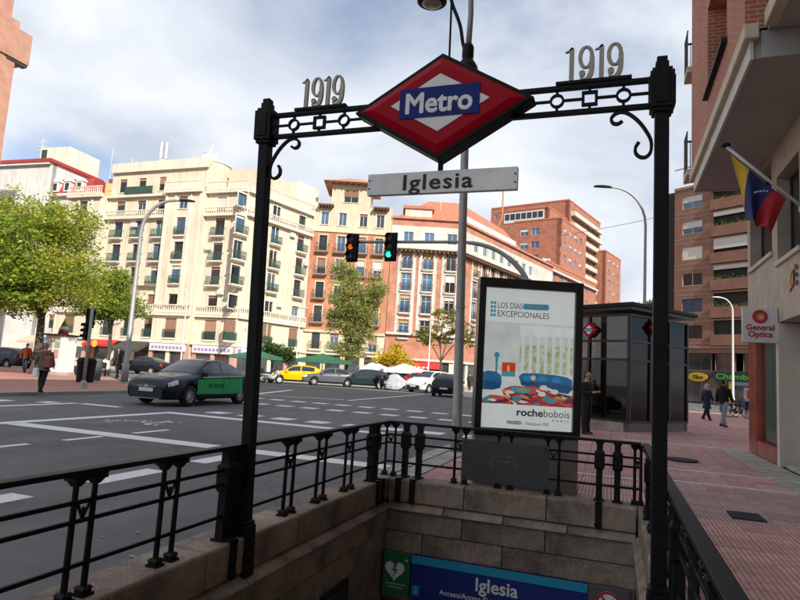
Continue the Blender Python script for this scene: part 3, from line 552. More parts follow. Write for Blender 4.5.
def railing(label, kind, fixed, u0, u1, pairs, newels, straps):
    mp = (lambda u, n, z: (fixed+n, u, z)) if kind != 'back' else (lambda u, n, z: (u, fixed+n, z))
    c = mp((u0+u1)/2, 0, PT); root = thing('stair_railing', label, 'railing', c, 'railings round the stairwell'); rz = 0 if kind == 'back' else math.pi/2
    def bar(name, z0, z1, hw, a=u0, b=u1):
        p = mp(a, -hw, z0); q = mp(b, hw, z1); MB().box(min(p[0], q[0]), max(p[0], q[0]), min(p[1], q[1]), max(p[1], q[1]), z0, z1).build(name, iron, root, bevel=.004)
    tw = .036
    bar('top_rail', RZ[0]-.014, RZ[0]+.014, tw)
    for z in RZ[1:]: bar('rail', z-.0115, z+.0115, .010)
    for (a, b) in pairs:
        for u in (a, b): inst('baluster', bal_me, root, Vector(mp(u, 0, PT-.001)) - wl(root), 0)
        inst('ornament_panel', orn_mesh(abs(b-a)), root, Vector(mp((a+b)/2, 0, RZ[2])) - wl(root), rz)
    for u in newels: inst('newel', nw_me, root, Vector(mp(u, 0, PT-.001)) - wl(root), rz)
    for u, s in straps:                            # iron straps running down the face of the coping
        sgn = s; mb = MB()
        if kind == 'back': mb.box(u-.032, u+.032, WY1-.022, WY1+.0, .0, PT+.02); mb.box(u-.032, u+.032, WY1-.022, fixed, PT+.001, PT+.018); mb.frus(u, WY1-.02, -.012, .03, .02, .012, .04, .02)
        elif kind == 'left': mb.box(WX0-.0, WX0+.022, u-.032, u+.032, .0, PT+.02); mb.box(fixed, WX0+.022, u-.032, u+.032, PT+.001, PT+.018); mb.frus(WX0+.014, u, -.012, .03, .012, .02, .02, .04)
        else: mb.box(WX1-.022, WX1, u-.032, u+.032, .0, PT+.02); mb.box(WX1-.022, fixed, u-.032, u+.032, PT+.001, PT+.018)
        mb.build('strap', iron, root, bevel=.003)
    return root
railing('black iron railing with paired bars along the road edge of the stairwell', 'left', -2.52, WY0+.05, 6.915, [(1.18, 1.30), (1.79, 1.91), (2.42, 2.54), (3.06, 3.19), (4.53, 4.66), (5.11, 5.26), (5.73, 5.90)], [3.70, 3.80, 6.42, 6.56], [(3.70, 1), (6.42, 1), (6.58, 1)])
railing('black iron railing across the end wall of the stairwell', 'back', 6.95, -2.56, .30, [(-2.54, -2.43), (-1.69, -1.57), (-1.19, -1.05), (-.65, -.53), (.24, .30)], [-2.29, -2.12, -.11, .07], [(-2.29, 1), (-2.12, 1), (-.11, 1)])
railing('black iron railing with broad flat handrail beside the red pavement', 'right', .345, WY0+.05, 6.915, [(1.60, 1.74), (2.32, 2.46), (2.92, 3.06), (4.50, 4.64), (5.12, 5.26), (5.74, 5.88), (6.5, 6.62)], [3.62, 3.80, 6.28], [(3.72, 1)])
pn = thing('grey_plate', 'plain dark grey metal plate hung on the end railing', 'panel', (-1.11, 6.88, .27))
MB().box(-1.60, -.63, 6.905, 6.912, .285, .742).build('sheet', mat('grey_plate', (.060, .062, .060), .55, .28, 3, .03, 30, metal=.2), pn, bevel=.002)
gm = mat('plate_scrawl', (.10, .102, .10), .6, .2, 8)
MB().stroke([(-1.25, .45), (-1.24, .57), (-1.12, .60), (-1.02, .58), (-.98, .46)], .012, 6.902, 6.9045).stroke([(-1.2, .53), (-1.05, .53)], .02, 6.902, 6.9045).build('scrawl', gm, pn)
for x in (-1.56, -.67):
    for z in (.32, .70): MB().lathe([(.010, 0), (.010, .006), (.004, .008)], 8, (x, 6.897, z), 'y').build('bolt', iron, pn)

# ------------------------------------------------------------------ station portal
PY = 3.9
ptl = thing('station_portal', 'black iron portal with the year 1919 twice on its crossbar, framing the stairs', 'portal', (-1.157, PY, -.05))
def post(xb, xt, zb, lab=None):
    M_ = Matrix(((1, 0, (xt-xb)/(3.2-.23), xb-(xt-xb)/(3.2-.23)*.23), (0, 1, 0, PY), (0, 0, 1, 0), (0, 0, 0, 1)))
    mb = MB(); h = .041
    mb.box(-h, h, -h, h, zb, 3.2, M=M_); mb.box(-.062, .062, -.062, .062, .232, .30, M=M_); mb.box(-.055, .055, -.055, .055, .30, .33, M=M_)
    mb.build('post', iron, ptl, bevel=.006)
    mb = MB(); mb.box(-.058, .058, -.058, .058, 3.14, 3.165, M=M_); mb.box(-.070, .070, -.070, .070, 3.165, 3.40, M=M_); mb.box(-.058, .058, -.058, .058, 3.40, 3.425, M=M_)
    for sx, sy in ((0, -1), (0, 1), (1, 0), (-1, 0)):
        if sy: mb.box(-.040, .040, sy*.070-.008, sy*.070+.008, 3.19, 3.38, M=M_)
        else: mb.box(sx*.070-.008, sx*.070+.008, -.04, .04, 3.19, 3.38, M=M_)
    mb.build('capital', iron, ptl, bevel=.004)
    mb = MB(); mb.box(-.039, .039, -.039, .039, 3.425, 3.475, M=M_); mb.box(-.031, .031, -.031, .031, 3.475, 3.512, M=M_); mb.build('finial', iron, ptl, bevel=.006)
    mb = MB(); mb.box(-.06, .06, -.06, .06, -.05, .235, M=M_)
    for k in range(3): mb.box(-.064, .064, -.064, .064, .0+.08*k, .02+.08*k, M=M_)
    mb.build('foot_bracket', iron, ptl, bevel=.004)
post(-2.468, -2.578, .20); post(.268, .262, .20)
def wbar(x0, x1, zc, h, d, name='crossbar', M_=iron): MB().box(x0, x1, PY-d/2, PY+d/2, zc-h/2, zc+h/2).build(name, M_, ptl, bevel=.003)
wbar(-2.51, .195, 3.37, .030, .040); wbar(-2.507, .195, 3.198, .030, .040); mids = sorted([plane(px, py, 1, PY)[0] for px, py in ((294, 125), (319.5, 123), (344, 121), (557, 102.3), (589.7, 99), (623.6, 95.8))]); eds = [-2.5] + [v for q_ in mids for v in (q_-.042, q_+.042)] + [.185]
for a_, b_ in zip(eds[::2], eds[1::2]): wbar(a_, b_, 3.285, .017, .02, 'middle_bar')
ctr = -1.157
for sgn in (-1, 1):
    for k, px in enumerate((294, 319.5, 344) if sgn < 0 else (557, 589.7, 623.6)):
        x = plane(px, {294: 125, 319.5: 123, 344: 121, 557: 102.3, 589.7: 99, 623.6: 95.8}[px], 1, PY)[0]
        mb = MB()
        if k == 1:
            for (a, b, c_, d_) in ((-.05, .05, .032, .05), (-.05, .05, -.05, -.032), (-.05, -.032, -.032, .032), (.032, .05, -.032, .032)): mb.box(x+a, x+b, PY-.014, PY+.014, 3.285+c_, 3.285+d_)
        else: mb.lathe([(.033, -.014), (.047, -.014), (.047, .014), (.033, .014), (.033, -.014)], 20, (x, PY, 3.285), 'y')
        mb.box(x-.009, x+.009, PY-.010, PY+.010, 3.216, 3.285-.045); mb.box(x-.009, x+.009, PY-.010, PY+.010, 3.285+.045, 3.352)
        mb.build('ring' if k != 1 else 'square', iron, ptl, bevel=.002)
    x0, x1 = (-2.335, -1.905) if sgn < 0 else (-.385, .085)
    wbar(x0, x1, 3.398, .024, .055, 'number_shelf')
sc_px = [(148, 428), (157, 447), (155, 470), (140, 488), (120, 492), (106, 475), (106, 440), (118, 405), (150, 352), (185, 313), (215, 294), (240, 297), (253, 315), (245, 335), (228, 341), (213, 332)]
pts = [plane(250+a/5, 80+b/5, 1, PY) for a, b in sc_px]; pts = [(p[0]-.01, p[2]) for p in pts]
def smooth2(p, n=4):
    out_ = []
    for i in range(len(p)-1):
        p0, p1, p2, p3 = p[max(i-1, 0)], p[i], p[i+1], p[min(i+2, len(p)-1)]
        for k in range(n):
            t = k/n; out_.append(tuple(.5*((2*b)+(-a+c)*t+(2*a-5*b+4*c-d)*t*t+(-a+3*b-3*c+d)*t**3) for a, b, c, d in zip(p0, p1, p2, p3)))
    return out_+[tuple(p[-1])]
sp = smooth2(pts, 3)
MB().stroke(sp, .019, PY-.012, PY+.012).build('scroll_bracket', iron, ptl)
MB().stroke([(2*ctr-a+.0, b) for a, b in sp], .019, PY-.012, PY+.012).build('scroll_bracket', iron, ptl)
# the four numerals, twice
def digit1(mb, x, z, h, w_):
    mb.stroke([(x+w_*.5, z), (x+w_*.5, z+h*.94), (x+w_*.5+.002, z+h*.995)], [h*.125, h*.125, h*.05], PY-.010, PY+.010); mb.stroke([(x+w_*.05, z+h*.875), (x+w_*.3, z+h*.90), (x+w_*.55, z+h*.985)], [h*.02, h*.05, h*.06], PY-.010, PY+.010)
def digit9(mb, x, z, h, w_):
    cx, cz, a, b = x+w_*.5, z+h*.68, w_*.40, h*.30
    n = 26; pp = [(cx+a*math.cos(t), cz+b*math.sin(t)) for t in [2*math.pi*k/n for k in range(n+1)]]
    mb.stroke(pp, [h*(.05+.06*abs(math.cos(2*math.pi*k/n))) for k in range(n+1)], PY-.010, PY+.010)
    tl = smooth2([(cx+a, cz), (cx+a*1.02, z+h*.42), (cx+a*.85, z+h*.2), (cx+a*.3, z+h*.05), (cx-a*.25, z+h*.025), (cx-a*.75, z+h*.07), (cx-a*.85, z+h*.17)], 4)
    k = len(tl); mb.stroke(tl, [h*(.135-.085*min(1, max(0, (i/k-.35)*1.7))) for i in range(k)], PY-.0102, PY+.0102)
    mb.lathe([(.001, 0), (h*.085, 0), (h*.085, .021), (.001, .021)], 14, (cx-a*.62, PY-.0105, z+h*.215), 'y')
for xa, xb in ((-2.285, -1.95), (-.322, .02)):
    wd = (xb-xa)/4; xs = [xa-.012, xa+wd*.92, xa+wd*2.05, xa+wd*3.0]
    for i, x in enumerate(xs):
        mb = MB(); (digit1 if i % 2 == 0 else digit9)(mb, x, 3.411, .236, wd*1.08); mb.build('numeral', gold, ptl)
# diamond sign
ds = thing('metro_sign', 'large red diamond sign reading Metro at the middle of the portal', 'sign', (-1.148, PY, 2.9))
def dia(cx, cz, w_, h): return [(cx-w_, cz), (cx, cz-h), (cx+w_, cz), (cx, cz+h)]
DX, DZ = -1.15, 3.287
MB().slab(dia(DX, DZ, .640, .382), PY-.10, PY+.045).build('frame', iron, ds, bevel=.008)
mb = MB(); o_, i_ = dia(DX, DZ, .585, .347), dia(DX, DZ, .49, .29)
for (A, B, ya, yb) in ((o_, i_, PY-.102, PY-.125),):
    for k in range(4): mb.quad([(A[k][0], ya, A[k][1]), (A[(k+1) % 4][0], ya, A[(k+1) % 4][1]), (B[(k+1) % 4][0], yb, B[(k+1) % 4][1]), (B[k][0], yb, B[k][1])])
    mb.quad([(p[0], yb, p[1]) for p in B]); mb.quad([(p[0], PY-.098, p[1]) for p in A][::-1])
    for k in range(4): mb.quad([(A[k][0], PY-.098, A[k][1]), (A[(k+1) % 4][0], PY-.098, A[(k+1) % 4][1]), (A[(k+1) % 4][0], ya, A[(k+1) % 4][1]), (A[k][0], ya, A[k][1])])
mb.build('red_face', red_enam, ds)
MB().slab(dia(DX, DZ+.01, .350, .207), PY-.129, PY-.1255).build('white_diamond', white_enam, ds)
MB().box(DX-.283, DX+.283, PY-.134, PY-.1295, DZ-.093, DZ+.123).build('blue_band', blue_enam, ds)
mt = text_mesh('Metro', .205, .004, white_enam, bold=.006, align='CENTER'); xs = [v.co.x for v in mt.vertices]; s_ = .475/(max(xs)-min(xs)); mt.transform(Matrix.Diagonal((s_, 1, 1.0, 1)))
put('lettering', mt, ds, (DX-wl(ds).x-(max(xs)+min(xs))/2*s_, -.1365, DZ-.058-wl(ds).z), recalc=False)
nb = thing('name_board', 'white board reading Iglesia hung under the red diamond', 'sign', (-1.147, PY, 2.69))
MB().box(-1.683, -.612, PY-.022, PY+.022, 2.692, 2.848).build('board', name_white, nb, bevel=.004); MB().box(-1.165, -1.135, PY-.015, PY+.015, 2.849, 2.93).build('hanger', iron, nb)
mt = text_mesh('Iglesia', .155, .003, black_ink, bold=.0026, align='CENTER', sp=1.12); xs = [v.co.x for v in mt.vertices]; s_ = .50/(max(xs)-min(xs)); mt.transform(Matrix.Diagonal((s_, 1, 1, 1)))
put('lettering', mt, nb, (-.02, -.0245, .030), recalc=False)
for x in (-1.668, -.627):
    for z in (2.74, 2.80): MB().lathe([(.006, 0), (.006, .004)], 8, (x, PY-.026, z), 'y').build('screw', iron2, nb)

# ------------------------------------------------------------------ lamp column by the kerb (behind the portal)
LX, LY = -2.62, 10.85
lc = thing('lamp_column', 'tall grey steel lamp column on the kerb with black collar and hanging lantern', 'street lamp', (LX, LY, .1))
zb = float(plane(467, 72, 1, LY)[2]); LT = float(plane(467, 72, 1, LY)[0]); lx = lambda z: LX+(LT-LX)*(z-.1)/(zb-.1)      # the column leans a little
MB().tube([(lx(z), LY, z) for z in (.1, .55, .60, 4, zb)], [.105, .105, .088, .08, .072], 16).build('pole', steel, lc, smooth=True)
for z in (2.1, 2.7): MB().lathe([(.092, 0), (.092, .03)], 16, (lx(z), LY, z)).build('band', steel, lc)
MB().box(LX-.05, LX+.05, LY-.107, LY-.07, .35, .75).build('service_door', steel, lc, bevel=.004)
MB().lathe([(.09, -.2), (.24, -.16), (.245, -.08), (.20, .10), (.13, .22), (.10, .25), (.115, .30), (.115, .50), (.09, .56)], 20, (LT, LY, zb)).build('collar', iron, lc, smooth=True)
MB().tube([(LT, LY, zb+.4), (LT+.02, LY, zb+1.2), (LT-.02, LY, zb+2.2), (LT-.35, LY, zb+3.0), (LT-1.2, LY, zb+3.4)], [.06, .055, .05, .045, .04], 12).build('mast', steel, lc, smooth=True)
pa = [plane(a, b, 1, LY) for a, b in ((466, 52), (463, 44), (460, 25), (453, 6), (449, -8))]
ap = smooth2([tuple(p) for p in pa] + [(pa[-1][0]-.2, LY, pa[-1][2]+.25), (pa[-1][0]-.48, LY, pa[-1][2]+.12)], 4)
MB().tube(ap, .035, 8).build('arm', iron, lc, smooth=True)
hd = plane(432, 2, 1, LY); MB().lathe([(.02, .34), (.06, .30), (.12, .20), (.27, .10), (.30, .03), (.30, .0), (.26, -.005), (.20, -.04), (.0, -.05)][::-1], 22, (hd[0], LY, hd[2])).build('lantern', iron, lc, smooth=True)
MB().lathe([(.0, -.075), (.14, -.06), (.20, -.042)], 20, (hd[0], LY, hd[2])).build('lens', mat('lamp_lens', (.34, .30, .22), .2, .1, 3), lc, smooth=True)
p1, p2 = plane(449, 66, 1, LY), plane(452, -10, 1, LY); MB().tube([tuple(p1), tuple(p2)], .022, 8).build('stay', iron, lc)
MB().tube([tuple(p1), (LT, LY, p1[2])], .02, 8).build('stay', iron, lc)

# ------------------------------------------------------------------ advertising panel
BA = Vector((-1.572, 7.355, .1)); BB = Vector((-.352, 7.829, .1)); BW = (BB-BA).length; BR = math.atan2(BB.y-BA.y, BB.x-BA.x)
ad = thing('advertising_panel', 'freestanding poster panel with black frame and a furniture poster behind the end railing', 'billboard', BA, None, BR)
def lp_(mb, name, m_, bevel=0., smooth=False): return mb.local(name, m_, ad, (0, 0, 0), 0, smooth, bevel)
framem = mat('panel_black', (.012, .012, .013), .28, .2, 4, spec=.5); pedm = mat('pedestal_grey', (.20, .185, .165), .65, .16, 5, .03, 40)
lp_(MB().box(.015, BW-.015, .02, .20, 0, .655), 'pedestal', pedm, .006)
lp_(MB().box(0, BW, 0, .22, .66, .745), 'frame', framem, .008); lp_(MB().box(0, BW, 0, .22, 2.475, 2.595), 'frame', framem, .008)
lp_(MB().box(0, .085, 0, .22, .746, 2.474), 'frame', framem, .006); lp_(MB().box(BW-.095, BW, 0, .22, .746, 2.474), 'frame', framem, .006); lp_(MB().box(.086, BW-.096, .06, .215, .746, 2.474), 'back_plate', framem)
paper = mat('poster_paper', (.58, .60, .59), .6, .04, 2)
P0, P1, Q0, Q1 = .086, BW-.096, .747, 2.473; PWD, PHT = P1-P0, Q1-Q0
poster = lp_(MB().box(P0, P1, .052, .0585, Q0, Q1), 'poster', paper)
def FX(f): return P0+PWD*f
def FZ(f): return Q1-PHT*f
layer = [0]
def pr(pts, m_, name='print'):
    layer[0] += 1; y = .0512-.00012*layer[0]
    return MB().slab([(FX(a), FZ(b)) for a, b in pts][::-1], y, .0516).local(name, m_, poster)
def ell(cx, cy, rx, ry, n=20, jit=0, seed=0):
    q = random.Random(seed); return [(cx+rx*math.cos(t)*(1+q.uniform(-jit, jit)), cy+ry*math.sin(t)*(1+q.uniform(-jit, jit))) for t in [2*math.pi*k/n for k in range(n)]]
pc = lambda n, c: mat('print_'+n, c, .6, .12, 5)
pr([(0, .245), (1, .245), (1, .60), (0, .60)], pc('wall', (.47, .49, .475))); pr([(0, .59), (1, .59), (1, .83), (0, .83)], pc('floor', (.55, .54, .52)))
pr([(.40, .40), (.99, .40), (.99, .60), (.40, .60)], printmat('print_garden', 'garden', None)); 
for k in range(7): pr([(.42+.085*k, .26), (.455+.085*k, .26), (.455+.085*k, .60), (.42+.085*k, .60)], MATS.get('print_curtain') or printmat('print_curtain', 'curtain', None))
pr([(.40, .26), (1, .26), (1, .33), (.40, .34)], pc('window_head', (.58, .60, .59)))
pass
blue = printmat('print_sofa', 'sofa', (.010, .11, .24)); blue2 = printmat('print_sofa_shade', 'sofa', (.008, .06, .16)); 
pr([(.135, .50), (.165, .50), (.158, .62), (.142, .62)], pc('lamp', (.02, .20, .30))); pr(ell(.15, .485, .03, .02), pc('lamp', (0, 0, 0)))
pr([(.21, .535), (.36, .535), (.36, .635), (.21, .635)], pc('canvas', (.50, .035, .012))); pr([(.21, .603), (.36, .603), (.36, .635), (.21, .635)], pc('canvas_teal', (.02, .28, .35))); pr([(.27, .56), (.29, .55), (.30, .60), (.27, .60)], pc('canvas_yellow', (.65, .42, .05)))
pr([(0, .615), (.06, .60), (.15, .605), (.205, .63), (.215, .68), (.20, .72), (.12, .735), (0, .735)], blue); pr([(0, .67), (.20, .675), (.20, .715), (.12, .735), (0, .735)], blue2)
pr([(.40, .63), (.44, .605), (.60, .60), (.80, .605), (.93, .615), (.99, .635), (1, .70), (.95, .735), (.82, .725), (.75, .70), (.55, .705), (.43, .69)], blue); pr([(.42, .665), (.75, .66), (.97, .675), (1, .70), (.95, .735), (.82, .725), (.75, .70), (.55, .705), (.43, .69)], blue2)
for k in range(3): pr(ell(.50+.16*k, .64, .055, .02, 14), pc('cushion', (.02, .17, .36)))
pr(ell(.56, .635, .028, .02, 10), pc('cushion_pale', (.55, .35, .30)))
rug = [printmat('print_rug', 'rug', None), pc('rug_teal', (.06, .27, .27)), pc('rug_dark', (.05, .04, .06)), pc('rug_orange', (.50, .17, .03)), pc('rug_pale', (.55, .50, .45)), printmat('print_rug2', 'rug', None), pc('rug_blue', (.05, .10, .20))]
pr([(.22, .73), (.32, .70), (.55, .695), (.80, .725), (1, .75), (1, .83), (.40, .83), (.33, .80), (.24, .77)], rug[0]); pr([(0, .80), (.10, .77), (.24, .775), (.33, .80), (.36, .83), (0, .83)], rug[5])
q = random.Random(5)
for k in range(0):
    cx, cy = q.uniform(.27, .98), q.uniform(.712, .822); rx, ry = q.uniform(.015, .06), q.uniform(.004, .014)
    if cx-rx < 0.25: continue
    pr([(min(.999, max(0, a)), min(.8299, b)) for a, b in ell(cx, cy, rx, ry, 9, .45, k)], rug[k % 7])
pr(ell(.44, .725, .11, .022, 14, .2, 3), rug[1]); pr(ell(.45, .723, .035, .007, 9, .2, 4), rug[3]); pr(ell(.12, .805, .04, .01, 9, .3, 5), rug[4])
for (cx, cy) in ((.68, .70), (.80, .725), (.66, .745)): pr(ell(cx, cy, .045, .018, 14), rug[4]); 
def ptext(s, fx, fz, size, m_=black_ink, width=None, bold=0.):
    me = text_mesh(s, size, 0.0, m_, bold=bold)
    if width:
        xs = [v.co.x for v in me.vertices]; me.transform(Matrix.Diagonal((width*PWD/(max(xs)-min(xs)), 1, 1, 1)))
    return put('lettering', me, poster, (FX(fx), .040, FZ(fz)), recalc=False)
dkb = pc('ink', (.02, .025, .03)); tq = pc('dots', (.03, .20, .32))
for i in range(2):
    for j in range(4): pr([(.058+.034*i, .098+.03*j), (.083+.034*i, .098+.03*j), (.083+.034*i, .119+.03*j), (.058+.034*i, .119+.03*j)], tq)
ptext('LOS DÍAS', .132, .146, .108, dkb, .275); ptext('EXCEPCIONALES', .132, .206, .108, dkb, .575)
pr([(.43, .103), (.70, .100), (.715, .122), (.70, .143), (.43, .146), (.415, .124)], tq); [pr([(.445+.03*k, .116), (.468+.03*k, .1155), (.468+.03*k, .131), (.445+.03*k, .1315)], white_ink) for k in range(8)]
ptext('roche', .385, .905, .125, dkb, .29, .004); ptext('bobois', .68, .905, .125, dkb, .285); ptext('P A R I S', .78, .935, .04, dkb, .18)
ptext('MADRID', .285, .967, .055, dkb, .16, .002); ptext('- Velázquez, 900', .46, .967, .05, dkb, .28)
lp_(MB().box(P0-.002, P1+.002, .012, .018, Q0-.002, Q1+.002), 'glass', glassmat('poster_glass', (.96, .97, .97), .015, .02))
for n_, M_ in list(MATS.items()):                          # faint emission added to paper and prints to brighten the poster
    if n_.startswith('print_') or n_ == 'poster_paper':
        b_ = M_.node_tree.nodes['Principled BSDF']; M_.node_tree.links.new(b_.inputs['Base Color'].links[0].from_socket, b_.inputs['Emission Color']); b_.inputs['Emission Strength'].default_value = .32

# ------------------------------------------------------------------ building kit
pane = panemat('window_pane', (.022, .027, .032), .06); pane_b = panemat('window_pane_bluish', (.06, .12, .20), .05, .4)
frame_w = mat('window_frame_white', (.60, .58, .54), .5, .1, 3); frame_d = mat('window_frame_dark', (.06, .05, .045), .5, .15, 3); frame_br = mat('window_frame_brown', (.16, .09, .06), .6, .15, 3)
blind_br = mat('blind_brown', (.30, .17, .12), .7, .12, 5, randv=.3); blind_w = mat('blind_white', (.58, .55, .50), .7, .1, 5, randv=.15); blind_y = mat('blind_ochre', (.45, .33, .14), .7, .1, 5, randv=.2)
rail_g = mat('balcony_green', (.042, .085, .068), .5, .2, 3, randv=.35); rail_k = mat('balcony_iron', (.03, .03, .03), .5, .2, 3)
stone_c = stuccomat('stucco_cream', (.70, .635, .495)); stone_c2 = stuccomat('stucco_pale', (.74, .685, .565), .16, .08)
WM = {}
def win_meshes(w, h, fm, style='two'):
    k = (round(w, 2), round(h, 2), fm.name, style)
    if k in WM: return WM[k]
    t = .06; mb = MB(); mb.box(-w/2, w/2, 0, .05, 0, t); mb.box(-w/2, w/2, 0, .05, h-t, h); mb.box(-w/2, -w/2+t, 0, .05, t, h-t); mb.box(w/2-t, w/2, 0, .05, t, h-t)
    if style != 'one': mb.box(-.03, .03, 0, .05, t, h-t)
    if style == 'three': mb.box(-w/2+t, w/2-t, -.002, .048, h*.68, h*.68+.05)
    f = mb.mesh('window', fm); fixn(f)
    p = MB().box(-w/2+t, w/2-t, .025, .035, t, h-t).mesh('pane', pane); fixn(p)
    p2 = MB().box(-w/2+t, w/2-t, .025, .035, t, h-t).mesh('pane', pane_b); fixn(p2)
    b = MB(); n = max(4, int(h/.12))
    for i in range(n): b.frus(0, -.03, -h*(i+1)/n+.006, -h*i/n, w/2-.01, .014, w/2-.01, .009)
    bl = {}
    for bm2 in (blind_br, blind_w, blind_y): 
        me = b.mesh('blind', bm2); fixn(me); bl[bm2.name] = me
    WM[k] = (f, p, p2, bl); return WM[k]
BM = {}
def balc_meshes(w, d, rm, sm, bars=True, panel=False, h=.95):
    k = (round(w, 2), d, rm.name, sm.name, panel)
    if k in BM: return BM[k]
    s = MB().box(-w/2, w/2, -d, .02, -.16, 0); s.box(-w/2+.08, w/2-.08, -d+.10, .02, -.26, -.16); sm_ = s.mesh('balcony', sm); fixn(sm_)
    r = MB(); a = w/2-.03; e = -d+.03
    for (x0, x1, y0, y1) in ((-a, a, e-.015, e+.015), (-a-.015, -a+.015, e, 0), (a-.015, a+.015, e, 0)):
        for z in (.06, h): r.box(x0, x1, y0, y1, z-.02, z+.02)
    if panel: r.box(-a, a, e-.006, e+.006, .08, h-.02); r.box(-a-.006, -a+.006, e, 0, .08, h-.02); r.box(a-.006, a+.006, e, 0, .08, h-.02)
    if bars:
        nb_ = max(6, int(w/.15)); bwid = .034 if rm is rail_g else .018
        for i in range(nb_+1): x = -a+2*a*i/nb_; r.box(x-bwid, x+bwid, e-.02, e+.0, .08, h-.02)
    rm_ = r.mesh('railing', rm); fixn(rm_); BM[k] = (sm_, rm_); return BM[k]
class Face:
    """One wall of a building: local u to the right as seen from outside, local y into the wall."""
    def __init__(s, root, p0, ang, width): s.root = root; s.p0 = Vector((p0[0], p0[1], 0)); s.a = ang; s.w = width; s.ops = []; s.base = s.p0 - Vector((wl(root).x, wl(root).y, wl(root).z))
    def pt(s, u, y, z): return Vector((s.base.x + u*math.cos(s.a) - y*math.sin(s.a), s.base.y + u*math.sin(s.a) + y*math.cos(s.a), s.base.z + z))
    def part(s, mb, name, m_, bevel=0., smooth=False): return mb.local(name, m_, s.root, s.pt(0, 0, 0), s.a, smooth, bevel)
    def hit(s, px, py): return face(px, py, (s.p0.x, s.p0.y), s.a)
    def window(s, u, z, w, h, fm=None, blind=None, frac=0., rec=.18, style='two', balcony=None, blue=False, sill=None, sur=None):
        if sur is not None:
            k = ('sur', round(w, 2), round(h, 2), sur.name)
            if k not in BM:
                t_ = .13; me = MB().box(-w/2-t_, -w/2, -.045, .02, 0, h).box(w/2, w/2+t_, -.045, .02, 0, h).box(-w/2-t_, w/2+t_, -.06, .02, h, h+.16).mesh('window_surround', sur); fixn(me); BM[k] = me
            inst('window_surround', BM[k], s.root, s.pt(u, 0, z), s.a)
        s.ops.append((u-w/2, u+w/2, z, z+h)); f, p, p2, bl = win_meshes(w, h, fm or frame_w, style)
        o = inst('window', f, s.root, s.pt(u, rec-.05, z), s.a); inst('pane', p2 if blue else p, o, (0, 0, 0))
        if blind is not None and frac > .02: inst('blind', bl[blind.name], o, (0, 0, h), 0, (1, 1, frac))
        if balcony:
            d, rm, sm, panel, extra = balcony; sme, rme = balc_meshes(w+extra, d, rm, sm, True, panel); b = inst('balcony', sme, s.root, s.pt(u, 0, z-.02), s.a); inst('railing', rme, b, (0, 0, 0))
        elif sill is not None: 
            if ('s', round(w, 2), sill.name) not in BM: me = MB().box(-w/2-.08, w/2+.08, -.09, .03, -.10, -.003).mesh('sill', sill); fixn(me); BM[('s', round(w, 2), sill.name)] = me
            inst('sill', BM[('s', round(w, 2), sill.name)], s.root, s.pt(u, 0, z), s.a)
        return o
    def wall(s, z0, z1, m_, depth=.2, u0=0, u1=None, name='wall', back=True):
        u1 = s.w if u1 is None else u1; ops = [o for o in s.ops if o[0] >= u0-.01 and o[1] <= u1+.01 and o[3] > z0 and o[2] < z1]
        us = sorted({u0, u1} | {o[0] for o in ops} | {o[1] for o in ops}); zs = sorted({z0, z1} | {max(z0, o[2]) for o in ops} | {min(z1, o[3]) for o in ops})
        mb = MB(); idx = {}
        def vi(u, y, z):
            k = (round(u, 4), y, round(z, 4))
            if k not in idx: idx[k] = len(mb.v); mb.v.append((u, y, z))
            return idx[k]
        for i in range(len(us)-1):
            for j in range(len(zs)-1):
                cu, cz = (us[i]+us[i+1])/2, (zs[j]+zs[j+1])/2
                if us[i+1]-us[i] < 1e-4 or zs[j+1]-zs[j] < 1e-4: continue
                if not any(o[0] < cu < o[1] and o[2] < cz < o[3] for o in ops):
                    mb.f.append((vi(us[i], 0, zs[j]), vi(us[i+1], 0, zs[j]), vi(us[i+1], 0, zs[j+1]), vi(us[i], 0, zs[j+1]))); mb.m.append(0)
        for (a, b, c, d) in ops:
            for q in (((a, 0, c), (b, 0, c), (b, depth, c), (a, depth, c)), ((a, 0, d), (a, depth, d), (b, depth, d), (b, 0, d)), ((a, 0, c), (a, depth, c), (a, depth, d), (a, 0, d)), ((b, 0, c), (b, 0, d), (b, depth, d), (b, depth, c))):
                mb.add(q, [(0, 1, 2, 3)])
        for (pa, pb) in (((u0, z0), (u0, z1)), ((u1, z0), (u1, z1))): mb.add([(pa[0], 0, pa[1]), (pb[0], 0, pb[1]), (pb[0], .9, pb[1]), (pa[0], .9, pa[1])], [(0, 1, 2, 3)])
        mb.add([(u0, 0, z1), (u1, 0, z1), (u1, .9, z1), (u0, .9, z1)], [(0, 1, 2, 3)])
        if back: mb.add([(u0, depth+.02, z0), (u1, depth+.02, z0), (u1, depth+.02, z1), (u0, depth+.02, z1)], [(0, 1, 2, 3)])
        return mb.local(name, m_, s.root, s.pt(0, 0, 0), s.a, recalc=False)
    def band(s, z0, z1, out_, m_, name='cornice', u0=0, u1=None, bevel=0.):
        u1 = s.w if u1 is None else u1; return s.part(MB().box(u0-.0, u1+.0, -out_, .05, z0, z1), name, m_, bevel)
    def balustrade(s, z, m_, u0, u1, out_=.5, h=.9, name='balustrade'):
        mb = MB(); mb.box(u0, u1, -out_, .02, z-.22, z); mb.box(u0, u1, -out_, -out_+.16, z+h-.12, z+h); mb.box(u0, u1, -out_+.02, -out_+.14, z, z+.12)
        n = max(2, int((u1-u0)/.32))
        for i in range(n+1):
            x = u0+.08+(u1-u0-.16)*i/n; wd = .13 if i % 5 == 0 else .06; mb.box(x-wd/2, x+wd/2, -out_+.03, -out_+.13, z+.12, z+h-.12)
        return s.part(mb, name, m_)
def core(root, pts, z0, z1, m_, name='inner_wall'):
    c = wl(root); a = sum((p[0]*q[1]-q[0]*p[1]) for p, q in zip(pts, pts[1:]+pts[:1]))
    pts = pts if a > 0 else pts[::-1]; return MB().prism(pts, z0, z1).build(name, m_, root)
